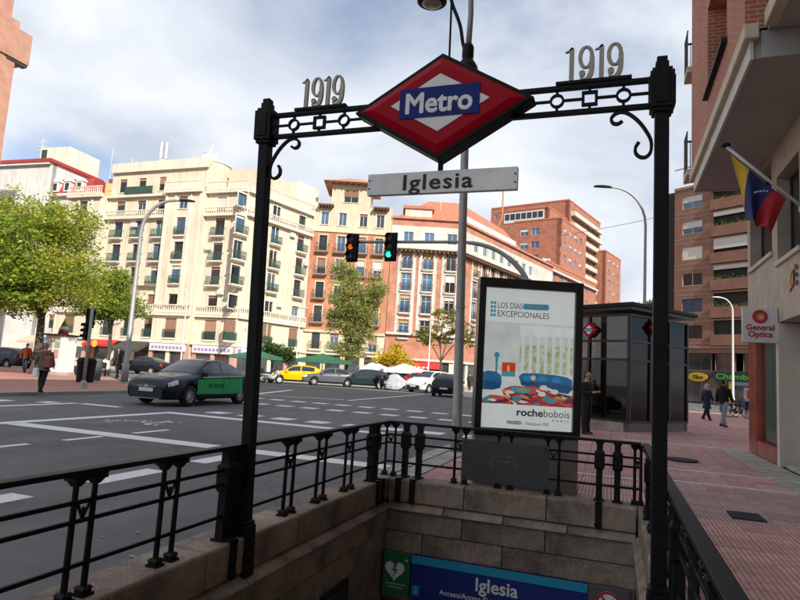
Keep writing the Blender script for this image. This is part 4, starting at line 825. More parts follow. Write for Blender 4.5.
V2 = lambda p: Vector((p[0], p[1]))
def along(p, ang, d): return (p[0]+math.cos(ang)*d, p[1]+math.sin(ang)*d)

# ------------------------------------------------------------------ cream corner block
rb = random.Random(21)
K = at(233, hz(233), 68.0); KX, KY = float(K[0]), float(K[1])
dark_in = mat('interior_dark', (.03, .028, .025), .9, .1, 2)
PLx = float(plane(72, 226, 1, KY)[0]); SXW = KX-PLx
cr = thing('cream_apartment_block', 'large cream corner apartment block with green balconies and roof antennas', 'building', (KX, KY, 0))
ROWS = (4.0-.1, 7.05, 10.1, 12.95, 15.9, 18.75)          # sill heights of the six storeys over the shops
def px2x(px, py=226): return float(plane(px, py, 1, KY)[0])-PLx
uAB, uBC, uCD = px2x(106), px2x(168), px2x(205)
segs = [('A', 0, uAB, -.9), ('B', uAB, uBC, 0), ('C', uBC, uCD, -.9), ('D', uCD, SXW, 0)]
gb = (.55, rail_g, stone_c2, False, .5)
def dress(fc, cols, top=True, first_row=0, style='C', tops=ROWS[5]):
    for ri, z in enumerate(ROWS):
        for u in cols:
            bl = rb.choice([blind_br, blind_br, blind_br, blind_w, None]); fr = rb.choice([.1, .15, .2, .25, .3, .35, .55, .9])
            if ri in (1, 5): fc.window(u, z+.35, 1.3, 1.5, frame_w if rb.random() < .25 else frame_d, bl, fr, sill=stone_c2, blue=rb.random() < .4, sur=stone_c2)
            elif ri == 0: fc.window(u, z-.1, 1.6, 2.25, frame_d, blind_br, rb.choice([0, .3, .6, 1]), balcony=(.18, rail_g, stone_c2, False, .2))
            else: fc.window(u, z, 1.3, 2.15, frame_w if rb.random() < .25 else frame_d, bl, fr*.8, balcony=gb if style == 'C' else (.3, rail_g, stone_c2, False, .25), blue=rb.random() < .4, sur=stone_c2)
    fc.wall(3.15, 21.2, stone_c)
f_A = Face(cr, (PLx, KY-.9), 0, uAB); dress(f_A, [px2x(87)]); 
f_B = Face(cr, (PLx+uAB, KY), 0, uBC-uAB); cB = [px2x(p)-uAB for p in (119, 139.5, 160)]; dress(f_B, cB)
f_C = Face(cr, (PLx+uBC, KY-.9), 0, uCD-uBC); dress(f_C, [px2x(186)-uBC], style='N')
f_D = Face(cr, (PLx+uCD, KY), 0, SXW-uCD); dress(f_D, [px2x(220)-uCD])
for (u, s_) in ((uAB, 1), (uBC, -1), (uCD, 1)):          # side faces of the projecting bays
    pass
EA = math.pi/2-R(12.7)
uE1 = face(311, 232, (KX, KY), EA)[0]
f_E = Face(cr, (KX, KY), EA, uE1); dress(f_E, [f_E.hit(240, 225)[0], f_E.hit(275, 232)[0], f_E.hit(301, 238)[0]])
for fc in (f_A, f_B, f_C, f_D, f_E):
    fc.band(6.35, 6.6, .35, stone_c2); fc.balustrade(6.85, stone_c2, 0, fc.w, .38, .8)
    fc.band(21.0, 21.3, .45, stone_c2); fc.band(3.15, 3.5, .25, stone_c2, 'string_course')
for fc in (f_B, f_D, f_E): fc.balustrade(18.45, stone_c2, 0, fc.w, .5, .85)
for fc in (f_A, f_C, f_D, f_E): fc.balustrade(21.5, stone_c2, 0, fc.w, .45, .9)
for fc in (f_A, f_C):
    for u in (.25, fc.w*.5-1.1, fc.w*.5+1.1, fc.w-.25): fc.part(MB().box(u-.16, u+.16, -.12, .02, 7.0, 20.9), 'pilaster', stone_c2)
# long balcony on the fourth-storey line of the middle part
mbb = MB(); mbb.box(.3, f_B.w-.3, -.55, 0, 9.9, 10.05); f_B.part(mbb, 'long_balcony', stone_c2)
# attic over B and C
f_B2 = Face(cr, (PLx+uAB+.2, KY+.02), 0, uCD-uAB-.4)
for p, ww in zip((124, 143, 163), (1.1, 1.1, 1.0)):
    u = float(plane(p, 179, 1, KY)[0])-PLx-uAB-.2; f_B2.window(u, 21.75, ww, 1.75, frame_d, blind_br, rb.choice([.2, .5]), sill=stone_c2)
f_B2.wall(21.3, 24.6, stone_c); f_B2.band(24.3, 25.5, .35, stone_c2, 'parapet')
f_B2.part(MB().box(2.6, 6.9, -.5, 0, 21.32, 21.4).box(2.6, 6.9, -.5, -.47, 21.4, 22.3), 'roof_balcony', rail_g)
q0 = (PLx, KY-.5); 
fp = [(PLx+.02, KY-.5), (PLx+uAB-.3, KY-.5), (PLx+uAB-.3, KY+.24), (PLx+uBC+.3, KY+.24), (PLx+uBC+.3, KY-.5), (PLx+uCD-.3, KY-.5), (PLx+uCD-.3, KY+.24), (KX-.3, KY+.24)]
e1 = along((KX, KY), EA, uE1); e1 = (e1[0]-.3, e1[1]); fp += [e1, (e1[0]-12, e1[1]+5), (PLx+.02, KY+16)]
core(cr, fp, .1, 21.25, stone_c); core(cr, [(PLx+uAB+.25, KY+.3), (PLx+uCD-.25, KY+.3), (PLx+uCD-.25, KY+9), (PLx+uAB+.25, KY+9)], 21.25, 25.3, stone_c, 'attic')
# roof structures
rt_ = MB(); cx, cy = PLx+uBC+2.6, KY+3.5; rt_.lathe([(2.5, 25.2), (2.5, 25.75), (2.65, 25.76), (2.65, 25.95), (2.1, 26.15), (0.1, 26.4)], 20, (cx, cy, 0)); rt_.build('roof_turret', stone_c2, cr)
pk = mat('stucco_pink', (.66, .50, .38), .85, .1, 1)
core(cr, [(PLx+uCD+.5, KY+3), (KX-1, KY+3), (KX-.2, KY+8), (PLx+uCD+.5, KY+9)], 21.25, 25.0, pk, 'penthouse')
ex, ey = along((KX, KY), EA, 5.0); core(cr, [(ex-4.4, ey+.5), (ex-1.4, ey), (ex+.2, ey+7), (ex-3.6, ey+8)], 21.25, 24.6, pk, 'penthouse')
ex, ey = along((KX, KY), EA, 9.2); core(cr, [(ex-3.4, ey+.3), (ex-.8, ey-.2), (ex+.1, ey+4), (ex-2.6, ey+4.6)], 21.25, 25.2, stone_c2, 'penthouse')
core(cr, [(PLx+1.6, KY+3), (PLx+uAB+.1, KY+3), (PLx+uAB+.1, KY+8), (PLx+1.6, KY+8)], 21.25, 24.3, mat('stucco_yellow', (.72, .50, .22), .85, .08, 1), 'penthouse')
MB().box(PLx+2.2, PLx+uAB+.0, KY+2.9, KY+8.1, 24.3, 24.75).build('tile_coping', mat('coping_red', (.36, .06, .05), .7, .1, 2), cr)
awn = mat('awning_brown', (.28, .2, .17), .8, .1, 2)
MB().add([(PLx+uAB-2.3, KY+2.9, 23.1), (PLx+uAB-.2, KY+2.9, 23.1), (PLx+uAB-.2, KY+1.4, 22.5), (PLx+uAB-2.3, KY+1.4, 22.5), (PLx+uAB-2.3, KY+2.9, 23.15), (PLx+uAB-.2, KY+2.9, 23.15), (PLx+uAB-.2, KY+1.4, 22.55), (PLx+uAB-2.3, KY+1.4, 22.55)], [(0, 1, 2, 3), (7, 6, 5, 4), (0, 4, 5, 1), (1, 5, 6, 2), (2, 6, 7, 3), (3, 7, 4, 0)]).build('terrace_awning', awn, cr)
# ground storey: piers, shop fronts, fascia signs, awnings
pinkst = mat('shop_stone', (.50, .30, .24), .6, .15, 2); shopg = panemat('shop_glass', (.05, .055, .06), .05, .3)
for fc in (f_A, f_B, f_C, f_D, f_E):
    n = max(2, int(fc.w/2.6)); pier = MB()
    for i in range(n+1):
        x = min(max(fc.w*i/n, .25), fc.w-.25); fc.part(MB().box(x-.25, x+.25, -.06, .3, .1, 3.15), 'pier', rb.choice([stone_c2, pinkst, pinkst]))
        if i < n:
            a, b = fc.w*i/n+.27, fc.w*(i+1)/n-.27
            o = fc.part(MB().box(a, b, .10, .14, .5, 2.2).box(a, b, .10, .14, .1, .5), 'shop_window', shopg); fc.part(MB().box(a, b, .04, .12, 2.2, 3.14), 'shop_head', rb.choice([frame_d, stone_c2, frame_br]))
sgw = mat('fascia_white', (.66, .63, .66), .5, .06, 2); lil = mat('fascia_lilac', (.25, .22, .42), .5, .05, 2)
for fc, u0, u1 in ((f_C, .2, f_C.w-.2), (f_D, .1, f_D.w-.1)):
    fc.part(MB().box(u0, u1, -.26, -.07, 2.25, 3.1), 'fascia_sign', sgw)
    for k in range(int((u1-u0)/.5)): fc.part(MB().box(u0+.3+.5*k, u0+.62+.5*k, -.275, -.262, 2.5, 2.8), 'fascia_letter', lil)
fc = f_E; fc.part(MB().box(.1, 3.6, -.26, -.07, 2.25, 3.1), 'fascia_sign', sgw); fc.part(MB().box(.3, .8, -.275, -.262, 2.4, 2.95), 'fascia_letter', lil)
def awning(fc, u0, u1, z1, z0, d, m_, name='awning'):
    mb = MB(); mb.add([(u0, -.05, z1), (u1, -.05, z1), (u1, -d, z0), (u0, -d, z0), (u0, -.05, z1-.05), (u1, -.05, z1-.05), (u1, -d, z0-.25), (u0, -d, z0-.25), ], [(0, 1, 2, 3), (3, 2, 6, 7), (0, 3, 7, 4), (1, 5, 6, 2), (4, 7, 6, 5), (0, 4, 5, 1)]); return fc.part(mb, name, m_)
aw_d = mat('awning_charcoal', (.06, .055, .05), .85, .15, 2); aw_r = mat('awning_red', (.50, .03, .025), .7, .1, 2); aw_b = mat('awning_beige', (.55, .46, .32), .8, .1, 2)
awning(f_B, 5.2, f_B.w-.1, 3.3, 2.2, 2.6, aw_d); awning(f_B, .1, 4.4, 3.3, 2.6, 1.6, aw_r); awning(f_A, -3.6, .6, 3.3, 2.5, 1.8, aw_b)
f_B.part(MB().lathe([(.001, 0), (.42, 0), (.42, .05), (.001, .05)], 20, (2.2, -1.75, 2.65), 'y'), 'emblem', mat('emblem_yellow', (.7, .45, .05), .6, .1, 3)); f_A.part(MB().box(-.2, 1.0, -1.6, -1.45, 2.5, 3.1), 'blue_sign', mat('sign_turquoise', (.03, .22, .50), .5, .1, 3))
f_E.part(MB().lathe([(.001, 0), (.10, 0), (.10, .03), (.001, .03)], 10, (1.2, -.3, 5.3), 'y'), 'wall_plate', lil)
# pipes, cables and air conditioners on the facades
for fc, us in ((f_A, (.35,)), (f_B, (.35, f_B.w-.35)), (f_D, (f_D.w-.4,)), (f_E, (f_E.w*.42, f_E.w-.3))):
    for u in us: fc.part(MB().tube([(u, -.07, 3.5), (u, -.07, 21.0)], .055, 6), 'drain_pipe', stone_c2)
acm = mat('air_conditioner', (.62, .61, .58), .5, .08, 3)
for fc, lst in ((f_B, ((1.9, 11.4), (4.6, 17.2), (5.2, 8.2))), (f_D, ((.9, 14.2), (3.2, 9.0))), (f_E, ((2.6, 11.5), (6.4, 8.4), (7.7, 17.4), (10.6, 14.3))), (f_A, ((3.2, 14.2), (1.2, 17.3)))):
    for u, z in lst: fc.part(MB().box(u-.4, u+.4, -.34, -.02, z, z+.55).box(u-.3, u+.08, -.355, -.342, z+.08, z+.47), 'air_conditioner', acm)
for fc in (f_B, f_D, f_E): fc.part(MB().tube([(0, -.03, 6.3), (fc.w*.5, -.03, 6.22), (fc.w, -.03, 6.3)], .02, 5), 'facade_cable', frame_d)
# antennas, masts
def antenna(p, h, kind, lab=None):
    o = thing('roof_antenna', {'cell': 'white mobile phone mast with panel antennas on the cream roof', 'rack': 'cluster of grey lattice antennas on the cream roof', 'thin': 'thin metal aerial on a rooftop', 'tv': 'white television aerial with crossbars above the left roofs', 'cowl': 'white round roof cowl on the turret of the cream block'}[kind] if lab is None else lab, 'antenna', p)
    wm = mat('antenna_white', (.75, .75, .74), .5, .05, 3); x, y, z = p
    if kind == 'cell':
        MB().tube([(x, y, z), (x, y, z+h)], .07, 8).build('mast', steel, o)
        for a in range(3): MB().box(x+.35*math.cos(a*2.1)-.14, x+.35*math.cos(a*2.1)+.14, y+.35*math.sin(a*2.1)-.08, y+.35*math.sin(a*2.1)+.08, z+h*.35, z+h).build('panel', wm, o, bevel=.03)
        MB().box(x-.35, x+.35, y-.3, y+.3, z+.3, z+1.0).build('cabinet', steel_lt, o)
    elif kind == 'rack':
        for k in range(4): MB().tube([(x-1+.65*k, y, z), (x-1+.65*k, y, z+h*(.6+.4*((k*7) % 3)/2))], .05, 6).build('mast', steel_lt, o)
        for k in range(6): MB().box(x-1.1+.4*k, x-.95+.4*k, y-.15, y+.0, z+h*.3+.25*(k % 3), z+h*.62+.25*(k % 3)).build('panel', wm, o)
        for zz in (.25, .5, .75): MB().tube([(x-1, y, z+h*zz), (x+.95, y, z+h*zz)], .03, 6).build('crossbar', steel, o)
    elif kind == 'cowl': MB().lathe([(.35, 0), (.3, .5), (.18, .9), (.28, 1.1), (.22, 1.4), (.01, 1.6)], 14, (x, y, z)).build('cowl', wm, o, smooth=True)
    else:
        MB().tube([(x, y, z), (x, y, z+h)], .035, 6).build('mast', steel_lt, o)
        if kind == 'tv':
            for zz in (.9, .72, .6):
                MB().tube([(x-.7, y, z+h*zz), (x+.7, y, z+h*zz)], .03, 6).build('crossbar', wm, o)
                for k in range(5): MB().tube([(x-.6+.3*k, y-.25, z+h*zz), (x-.6+.3*k, y+.25, z+h*zz)], .025, 5).build('element', wm, o)
    return o
pz = lambda px, py, y: plane(px, py, 1, y)
p = pz(164, 152, KY+2); antenna((p[0], KY+2, 25.5), 3.3, 'cell'); p = pz(209, 162, KY+4.5); antenna((p[0], KY+4.5, 25.0), 4.2, 'rack')
antenna((cx+.6, cy-1, 26.25), 1.6, 'cowl'); p = pz(112, 158, KY+4); antenna((p[0], KY+4, 25.3), 4.2, 'thin', 'taller thin metal aerial on the attic roof of the cream block'); p = pz(133, 155, KY+4); antenna((p[0], KY+4, 25.3), 2.6, 'thin', 'shorter thin metal aerial on the attic roof of the cream block')

# ------------------------------------------------------------------ white houses behind the big tree
def simple_house(name, label, pts_px, depth, top_y, m_, deep=9, extra=None, base=0.1):
    a = at(pts_px[0], hz(pts_px[0]), depth); b = at(pts_px[1], hz(pts_px[1]), depth-(pts_px[1]-pts_px[0])/604*depth*.36); H_ = float(at(pts_px[1], top_y, depth)[2])
    ang = math.atan2(b[1]-a[1], b[0]-a[0]); wd = math.hypot(b[0]-a[0], b[1]-a[1]); o = thing(name, label, 'building', (float(a[0]), float(a[1]), 0)); fc = Face(o, (float(a[0]), float(a[1])), ang, wd); return o, fc, wd, H_
wh = stuccomat('stucco_white', (.68, .665, .63)); redr = mat('mansard_red', (.36, .045, .04), .7, .15, 1.5)
o, fc, wd, H_ = simple_house('white_apartment_house', 'white apartment house with red roof edge behind the big tree', (-75, 27), 84, 172, wh)
for k in range(7):
    for r_ in range(int((H_-5.5)/3.1)): fc.window(1.2+k*1.75, 4+r_*3.1+.6, 1.0, 1.7, frame_d, rb.choice([None, blind_br, blind_y]), .4, balcony=(.4, rail_k, wh, False, .4) if k % 2 else None)
fc.wall(.1, H_, wh); fc.band(H_-.3, H_, .4, wh); fc.part(MB().box(-.3, wd+.3, -.5, 9, H_, H_+.45), 'roof', redr); fc.part(MB().box(0, wd, .25, 9, .1, H_), 'inner_wall', wh)
fc.part(MB().box(wd*.72, wd+.1, 2.5, 8, H_+.45, H_+3.2), 'roof_house', stone_c2); fc.part(MB().box(wd*.72+.3, wd*.72+1.2, 2.42, 2.5, H_+1.2, H_+2.9), 'roof_window', rail_g)
p = fc.pt(wd*.70, 3, 0)+wl(o); antenna((p.x, p.y, H_+.45), 4.4, 'tv')
o, fc, wd, H_ = simple_house('mansard_house', 'pale house with red mansard roof and three white dormers beside the cream block', (27, 68), 80, 196, wh)
for k in range(3):
    for r_ in range(5): fc.window(1.3+k*2.2, 4+r_*3.0+.4, 1.1, 1.8, frame_d, blind_br, .4)
fc.wall(.1, H_, wh); fc.band(H_-.35, H_, .5, wh); fc.part(MB().box(0, wd, .25, 9, .1, H_), 'inner_wall', wh)
fc.part(MB().add([(0, -.1, H_), (wd, -.1, H_), (wd, 1.0, H_+2.4), (0, 1.0, H_+2.4), (0, 8, H_), (wd, 8, H_), (wd, 8, H_+2.4), (0, 8, H_+2.4)], [(0, 1, 2, 3), (3, 2, 6, 7), (0, 3, 7, 4), (1, 5, 6, 2), (4, 7, 6, 5)]), 'mansard_roof', redr)
for k in range(3):
    x = wd*(.18+.3*k); d_ = fc.part(MB().box(x-.55, x+.55, -.12, 1.2, H_+.35, H_+1.7), 'dormer', wh); d2 = MB().slab([(x-.7, H_+1.7), (x+.7, H_+1.7), (x, H_+2.25)], -.2, 1.3); fc.part(d2, 'dormer_roof', wh)
    fc.part(MB().box(x-.3, x+.3, -.16, -.13, H_+.55, H_+1.5), 'dormer_window', pane)
fc.part(MB().box(0, wd, -.3, 0, H_-2.9, H_-2.5), 'red_band', redr)

# ------------------------------------------------------------------ orange brick and cream house
FP = along((KX, KY), EA, uE1+.05); FA = R(20)
orb = brickmat('brick_orange', (.50, .185, .09), (.44, .155, .075), (.47, .29, .2), var=.25); 
fw = face(391, 240, FP, FA)[0]
fb = thing('orange_brick_house', 'narrow house of orange brick with cream top storey and overhanging eaves', 'building', (FP[0], FP[1], 0)); ff = Face(fb, FP, FA, fw)
zcol = {}
cols = [ff.hit(px, 243)[0] for px in (323, 341, 362, 379)]
zr = [ff.hit(323, y)[1] for y in (341, 314, 290, 266, 243, 218)]
crm = stuccomat('plaster_cream', (.62, .54, .39))
for i, zc in enumerate(zr):
    for j, u in enumerate(cols):
        if i == 5: ff.window(u, zc-.85, 1.0, 1.7, frame_w, blind_br, rb.choice([0, .2, .5]), sill=crm, blue=rb.random() < .6, sur=stone_c2)
        else: ff.window(u, zc-1.05, 1.05, 2.1, frame_w if j % 2 else frame_d, rb.choice([blind_br, blind_w, None]), rb.choice([.2, .4, .6]), balcony=(.6, rail_k, stone_c2 if i == 0 else awn, False, .6), blue=rb.random() < .5, sur=crm)
zB, zT = ff.hit(345, 232)[1], ff.hit(345, 206)[1]
ff.wall(6.0, zB, orb); ff.wall(zB, zT, crm); ff.wall(3.2, 6.0, crm)
ff.band(zB-.12, zB+.2, .15, crm); ff.band(5.9, 6.2, .25, crm); ff.band(3.1, 3.4, .3, crm)
tl = mat('roof_tile', (.42, .20, .12), .8, .25, 4); wood = mat('eave_wood', (.16, .085, .05), .8, .2, 5)
for u0, u1 in ((cols[0]-.9, cols[0]+1.1), (cols[3]-1.0, cols[3]+1.1)):
    ff.part(MB().box(u0, u1, -.9, .2, zT-.25, zT-.05), 'small_eave', wood)
    for k in range(5): ff.part(MB().box(u0+.1+.4*k, u0+.22+.4*k, -.8, 0, zT-.5, zT-.26), 'bracket', wood)
# raised centre
um, um1 = ff.hit(332, 195)[0], ff.hit(371, 195)[0]; zE = ff.hit(350, 184)[1]
fm = Face(fb, along(FP, FA, um), FA, um1-um); fm.window((um1-um)*.5, zT+.5, 1.9, 1.7, frame_w, blind_br, .55, style='three', sill=crm); fm.wall(zT-.02, zE, crm)
fm.part(MB().box(0, um1-um, .25, 6, zT-.02, zE), 'inner_wall', crm)
fm.part(MB().add([(-1.1, -1.1, zE), (um1-um+1.1, -1.1, zE), (um1-um+1.1, 6.5, zE), (-1.1, 6.5, zE), ((um1-um)*.35, 2.4, zE+1.5), ((um1-um)*.65, 2.4, zE+1.5)], [(0, 3, 2, 1), (0, 1, 5, 4), (1, 2, 5), (2, 3, 4, 5), (3, 0, 4)]), 'tiled_roof', tl)
for k in range(9): u = -.9+(um1-um+1.8)*k/8; fm.part(MB().box(u-.07, u+.07, -1.05, 0, zE-.22, zE-.01), 'rafter', wood)
core(fb, [(ff.pt(.1, .3, 0)+wl(fb))[:2], (ff.pt(fw-.1, .3, 0)+wl(fb))[:2], (ff.pt(fw-.1, 12, 0)+wl(fb))[:2], (ff.pt(.1, 12, 0)+wl(fb))[:2]], .1, zT-.1, crm)
for k in range(5):
    x = .3+(fw-.6)*k/4; ff.part(MB().box(x-.3, x+.3, -.1, .3, .1, 3.1), 'pier', rb.choice([crm, pinkst]))
    if k < 4: a, b = .3+(fw-.6)*k/4+.32, .3+(fw-.6)*(k+1)/4-.32; ff.part(MB().box(a, b, .12, .16, .1, 2.4), 'shop_window', shopg); ff.part(MB().box(a, b, .02, .12, 2.4, 3.1), 'shop_head', frame_d)

# ------------------------------------------------------------------ red and white corner house
GP = along(FP, FA, fw+.06); GA = R(19.6); gw = face(459, 255, GP, GA)[0]
gh = thing('red_and_white_corner_house', 'red and white corner house with bracketed eaves and red tiled roof', 'building', (GP[0], GP[1], 0)); gf = Face(gh, GP, GA, gw)
redb = brickmat('brick_red', (.47, .175, .105), (.41, .145, .085), (.45, .29, .22), var=.25); whs = stuccomat('stone_white', (.60, .565, .50))
GB = along(GP, GA, gw); GA2 = math.pi/2-R(15.2); gw2 = 34.; gs2 = Face(gh, GB, GA2, gw2)
ez = gf.hit(430, 251)[1]; zr = [gf.hit(427, y)[1] for y in (330, 305, 283, 261, 238)]; gcols = [gf.hit(px, 262)[0] for px in (407, 428, 451)]
gcols2 = [gs2.hit(px, 267)[0] for px in (475.4, 484, 493, 501.4, 509.4)]; dlt = (gcols2[4]-gcols2[0])/4; gcols2 = [gcols2[0]+dlt*k for k in range(8) if gcols2[0]+dlt*k < gw2-1.2]
top = gf.hit(430, 220)[1]
for fc, cs in ((gf, gcols), (gs2, gcols2)):
    for i, zc in enumerate(zr):
        for u in cs:
            if i == 4: fc.window(u, zc-.7, 1.25, 1.4, frame_w, None, 0, blue=True)
            else: fc.window(u, zc-1.15, 1.25, 2.3, frame_w, rb.choice([None, None, blind_y, blind_w]), rb.choice([.2, .4, .8]), style='three', balcony=(.35, rail_k, whs, False, .3), blue=rb.random() < .6)
    fc.wall(3.2, ez-.1, redb); fc.wall(ez-.1, ez+3.2, whs); fc.wall(ez+3.2, top, redb)
    fc.band(3.0, 3.3, .3, whs); fc.band(6.2, 6.5, .4, whs)
    for u in cs:
        for s_ in (-1, 1): fc.part(MB().box(u+s_*.95-.22, u+s_*.95+.22, -.07, .02, 6.5, ez-.15), 'quoin_strip', whs)
        for zc in zr[:4]: fc.part(MB().box(u-1.2, u+1.2, -.10, .02, zc+1.2, zc+1.45), 'lintel_band', whs)
    fc.part(MB().box(-.2, fc.w+.1, -.12, .02, ez-3.3, ez-.15), 'frieze', whs) if False else None
    fc.part(MB().box(-.3, fc.w+.3, -.95, .1, ez-.02, ez+.18), 'eave', whs)
    for k in range(int(fc.w/.55)): fc.part(MB().box(.2+.55*k, .42+.55*k, -.85, 0, ez-.38, ez-.03), 'bracket', wood)
    fc.band(top-.05, top+.25, .3, redb, 'parapet')
cg = lambda u, y, fc: (fc.pt(u, y, 0)+wl(gh))[:2]
core(gh, [cg(.1, .3, gf), cg(gw-.2, .3, gf), cg(gw2-.1, .3, gs2), cg(gw2-.1, 13, gs2), cg(.1, 16, gf)], .1, top-.05, whs)
tilr = mat('roof_tile_red', (.45, .165, .10), .8, .2, 3)
rp = [cg(.3, .6, gf), cg(gw-.6, .6, gf), cg(gw2-4, 2.2, gs2), cg(gw2-4, 9, gs2), cg(.6, 12, gf)]
mbr = MB(); zt = top+.2; n = len(rp); ctrp = (sum(p[0] for p in rp)/n, sum(p[1] for p in rp)/n); up = [((p[0]*.55+ctrp[0]*.45), (p[1]*.55+ctrp[1]*.45)) for p in rp]
mbr.add([(p[0], p[1], zt) for p in rp] + [(p[0], p[1], zt+4.2) for p in up], [tuple(range(n-1, -1, -1)), tuple(range(n, 2*n))] + [(i, (i+1) % n, n+(i+1) % n, n+i) for i in range(n)]); mbr.build('tiled_roof', tilr, gh)
gf.part(MB().box(1.6, 5.2, 1.2, 5, top+.3, top+1.7), 'roof_house', whs); gf.part(MB().box(1.3, 5.5, 1.0, 5.2, top+1.71, top+2.1), 'roof_house_top', tilr)
p = gf.pt(gw*.72, 4, 0)+wl(gh); antenna((p.x, p.y, top+2.2), 3.2, 'thin', 'thin metal aerial on the red tiled roof of the corner house')
gs2.part(MB().box(3, 20, 1.0, 4, top+.2, top+1.7), 'roof_house', steel_lt)
for fc in (gf, gs2):
    n = int(fc.w/3.2)
    for k in range(n+1):
        x = min(max(fc.w*k/n, .3), fc.w-.3); fc.part(MB().box(x-.3, x+.3, -.08, .3, .1, 3.0), 'pier', whs)
        if k < n: fc.part(MB().box(fc.w*k/n+.32, fc.w*(k+1)/n-.32, .1, .14, .1, 2.95), 'shop_window', shopg)
awning(gf, -.5, gw-1.5, 3.0, 2.3, 1.2, aw_r, 'red_awning'); 
for k in range(9): gf.part(MB().box(1.0+.55*k, 1.35+.55*k, -1.23, -1.21, 2.1, 2.28), 'awning_letter', white_ink)

# ------------------------------------------------------------------ tall red brick blocks further down the side street
brk = brickmat('brick_deep', (.42, .14, .08), (.36, .115, .065), (.38, .22, .16), .25, .075, .22)
HA1 = math.pi/2-R(106); HA2 = math.pi/2-R(16)
def tower(name, label, px, depth, w1, w2, ztop_y, z0=.1, root=None, winrows=(), cols=(), cols2=(), balc=False, mm=None):
    mm = mm or brk; cpt = at(px, hz(px), depth); c2 = (float(cpt[0]), float(cpt[1])); p0 = along(c2, HA1, -w1); H_ = float(at(px, ztop_y, depth)[2])
    o = root or thing(name, label, 'building', (c2[0], c2[1], 0)); a = Face(o, p0, HA1, w1); b = Face(o, c2, HA2, w2)
    zs_ = []
    z = H_-3.2
    while z > 2: zs_.append(z); z -= 3.0
    for z in zs_[:11]:
        for u in cols: a.window(u, z, 1.9, 1.5, frame_w, rb.choice([None, blind_w]), .4, blue=True)
        for u in cols2:
            if balc: b.window(u, z-.2, 4.6, 1.9, frame_d, rb.choice([None, blind_w, blind_y]), .4, rec=.2, balcony=(1.1, mat('parapet_pale', (.62, .57, .48), .8, .1, 1), mat('parapet_pale', (0, 0, 0)), True, 1.0))
            else: b.window(u, z, 1.7, 1.5, frame_w, rb.choice([None, blind_w]), .4, blue=True)
    a.wall(z0, H_, mm); b.wall(z0, H_, mm); a.band(H_, H_+.35, .1, tilr, 'coping'); b.band(H_, H_+.35, .1, tilr, 'coping')
    gg = lambda f_, u, y: (f_.pt(u, y, 0)+wl(o))[:2]
    core(o, [gg(a, .1, .3), gg(a, w1-.3, .3), gg(b, w2-.1, .3), gg(b, w2-.1, w1-.5)], z0, H_+.02, mm, 'inner_wall')
    return o, a, b, H_
o, a, b, H_ = tower('brick_tower_block', 'tall red brick block with stepped terraces rising over the corner house', 556, 128, 11, 17, 218, cols=(2.6, 5.2), cols2=(3, 6.4, 9.8, 13.2))
tower('', '', 564, 150, 22, 26, 200, root=o, cols=(2.2, 5.0), cols2=(4.5, 10.2, 16, 21.8), balc=True)
_, a2, b2, H2 = tower('', '', 543, 140, 13.5, 14, 207, root=o, cols=(), cols2=())
a2.part(MB().box(2.0, 12.5, -.12, .1, H2-3.0, H2-.4), 'glazed_gallery', steel_lt)
for k in range(7): a2.part(MB().box(2.3+1.45*k, 3.5+1.45*k, -.16, -.12, H2-2.2, H2-.7), 'gallery_pane', pane)
_, a3, b3, H3 = tower('', '', 545, 118, 14, 30, 262, root=o, cols=(3, 6), cols2=(3, 7, 11, 15, 19, 23))
for fc in (a3, b3): fc.band(H3-1.6, H3-1.2, .6, whs, 'terrace_edge'); fc.part(MB().box(.3, fc.w-.3, 1.2, 1.5, H3, H3+1.0), 'terrace_rail', steel_lt)
for (x, dz) in ((3, 2.0), (8, 1.4)): a2.part(MB().box(x, x+1.6, 4, 6, H2, H2+dz), 'chimney', brk)
a3.part(MB().tube([(1.5, -.15, H3-6), (1.5, -.15, H3+6), (3.5, -.15, H3+10), (3.5, -.15, H3+16)], .18, 8), 'drain_pipe', mat('pipe_orange', (.6, .22, .12), .7, .1, 2))
o, a, b, H_ = tower('brick_apartment_block', 'smaller plain red brick block standing alone beyond the tall one', 603, 165, 17, 15, 251, cols=(7.5, 13), cols2=(3.5, 8, 12))
b.part(MB().box(-8, -5, 3, 6, H_, H_+1.4), 'roof_house', frame_d)

# ------------------------------------------------------------------ orange tower at the far left
tp = at(13, 75, 60); tH = float(at(13, 22, 60)[2]); to = thing('orange_brick_tower', 'tall plain orange brick tower with a projecting box near its top', 'building', (float(tp[0]), float(tp[1]), 0))
tb = brickmat('brick_pinkish', (.50, .25, .17), (.46, .22, .15), (.5, .32, .24)); tfc = (float(tp[0]), float(tp[1])-11.5); tf = Face(to, along(tfc, 0, -14), 0, 14); ts = Face(to, tfc, math.pi/2, 11.5)
for k in range(3):
    for r_ in range(9): tf.window(2+k*4, 4+r_*3.2, 1.6, 1.5, frame_d, blind_w, .3)
tf.wall(.1, tH, tb); ts.wall(.1, tH, tb); tf.part(MB().box(0, 13.7, .3, 11, .1, tH-.1), 'inner_wall', tb); tf.part(MB().box(-.2, 13.3, .6, 11, tH, tH+2.6), 'roof_house', tb); tf.part(MB().box(-.2, 13.5, .5, 11, tH+2.6, tH+3.1), 'roof_edge', tilr)
zA, zB2 = float(at(20, 60, 60)[2]), float(at(20, 30, 60)[2]); tf.part(MB().box(9, 14.2, 5, 12.9, zA, zB2), 'projecting_box', tb); tf.part(MB().box(13.4, 14.1, 10.5, 12.8, zA-.3, zA-.01), 'box_soffit', frame_d)

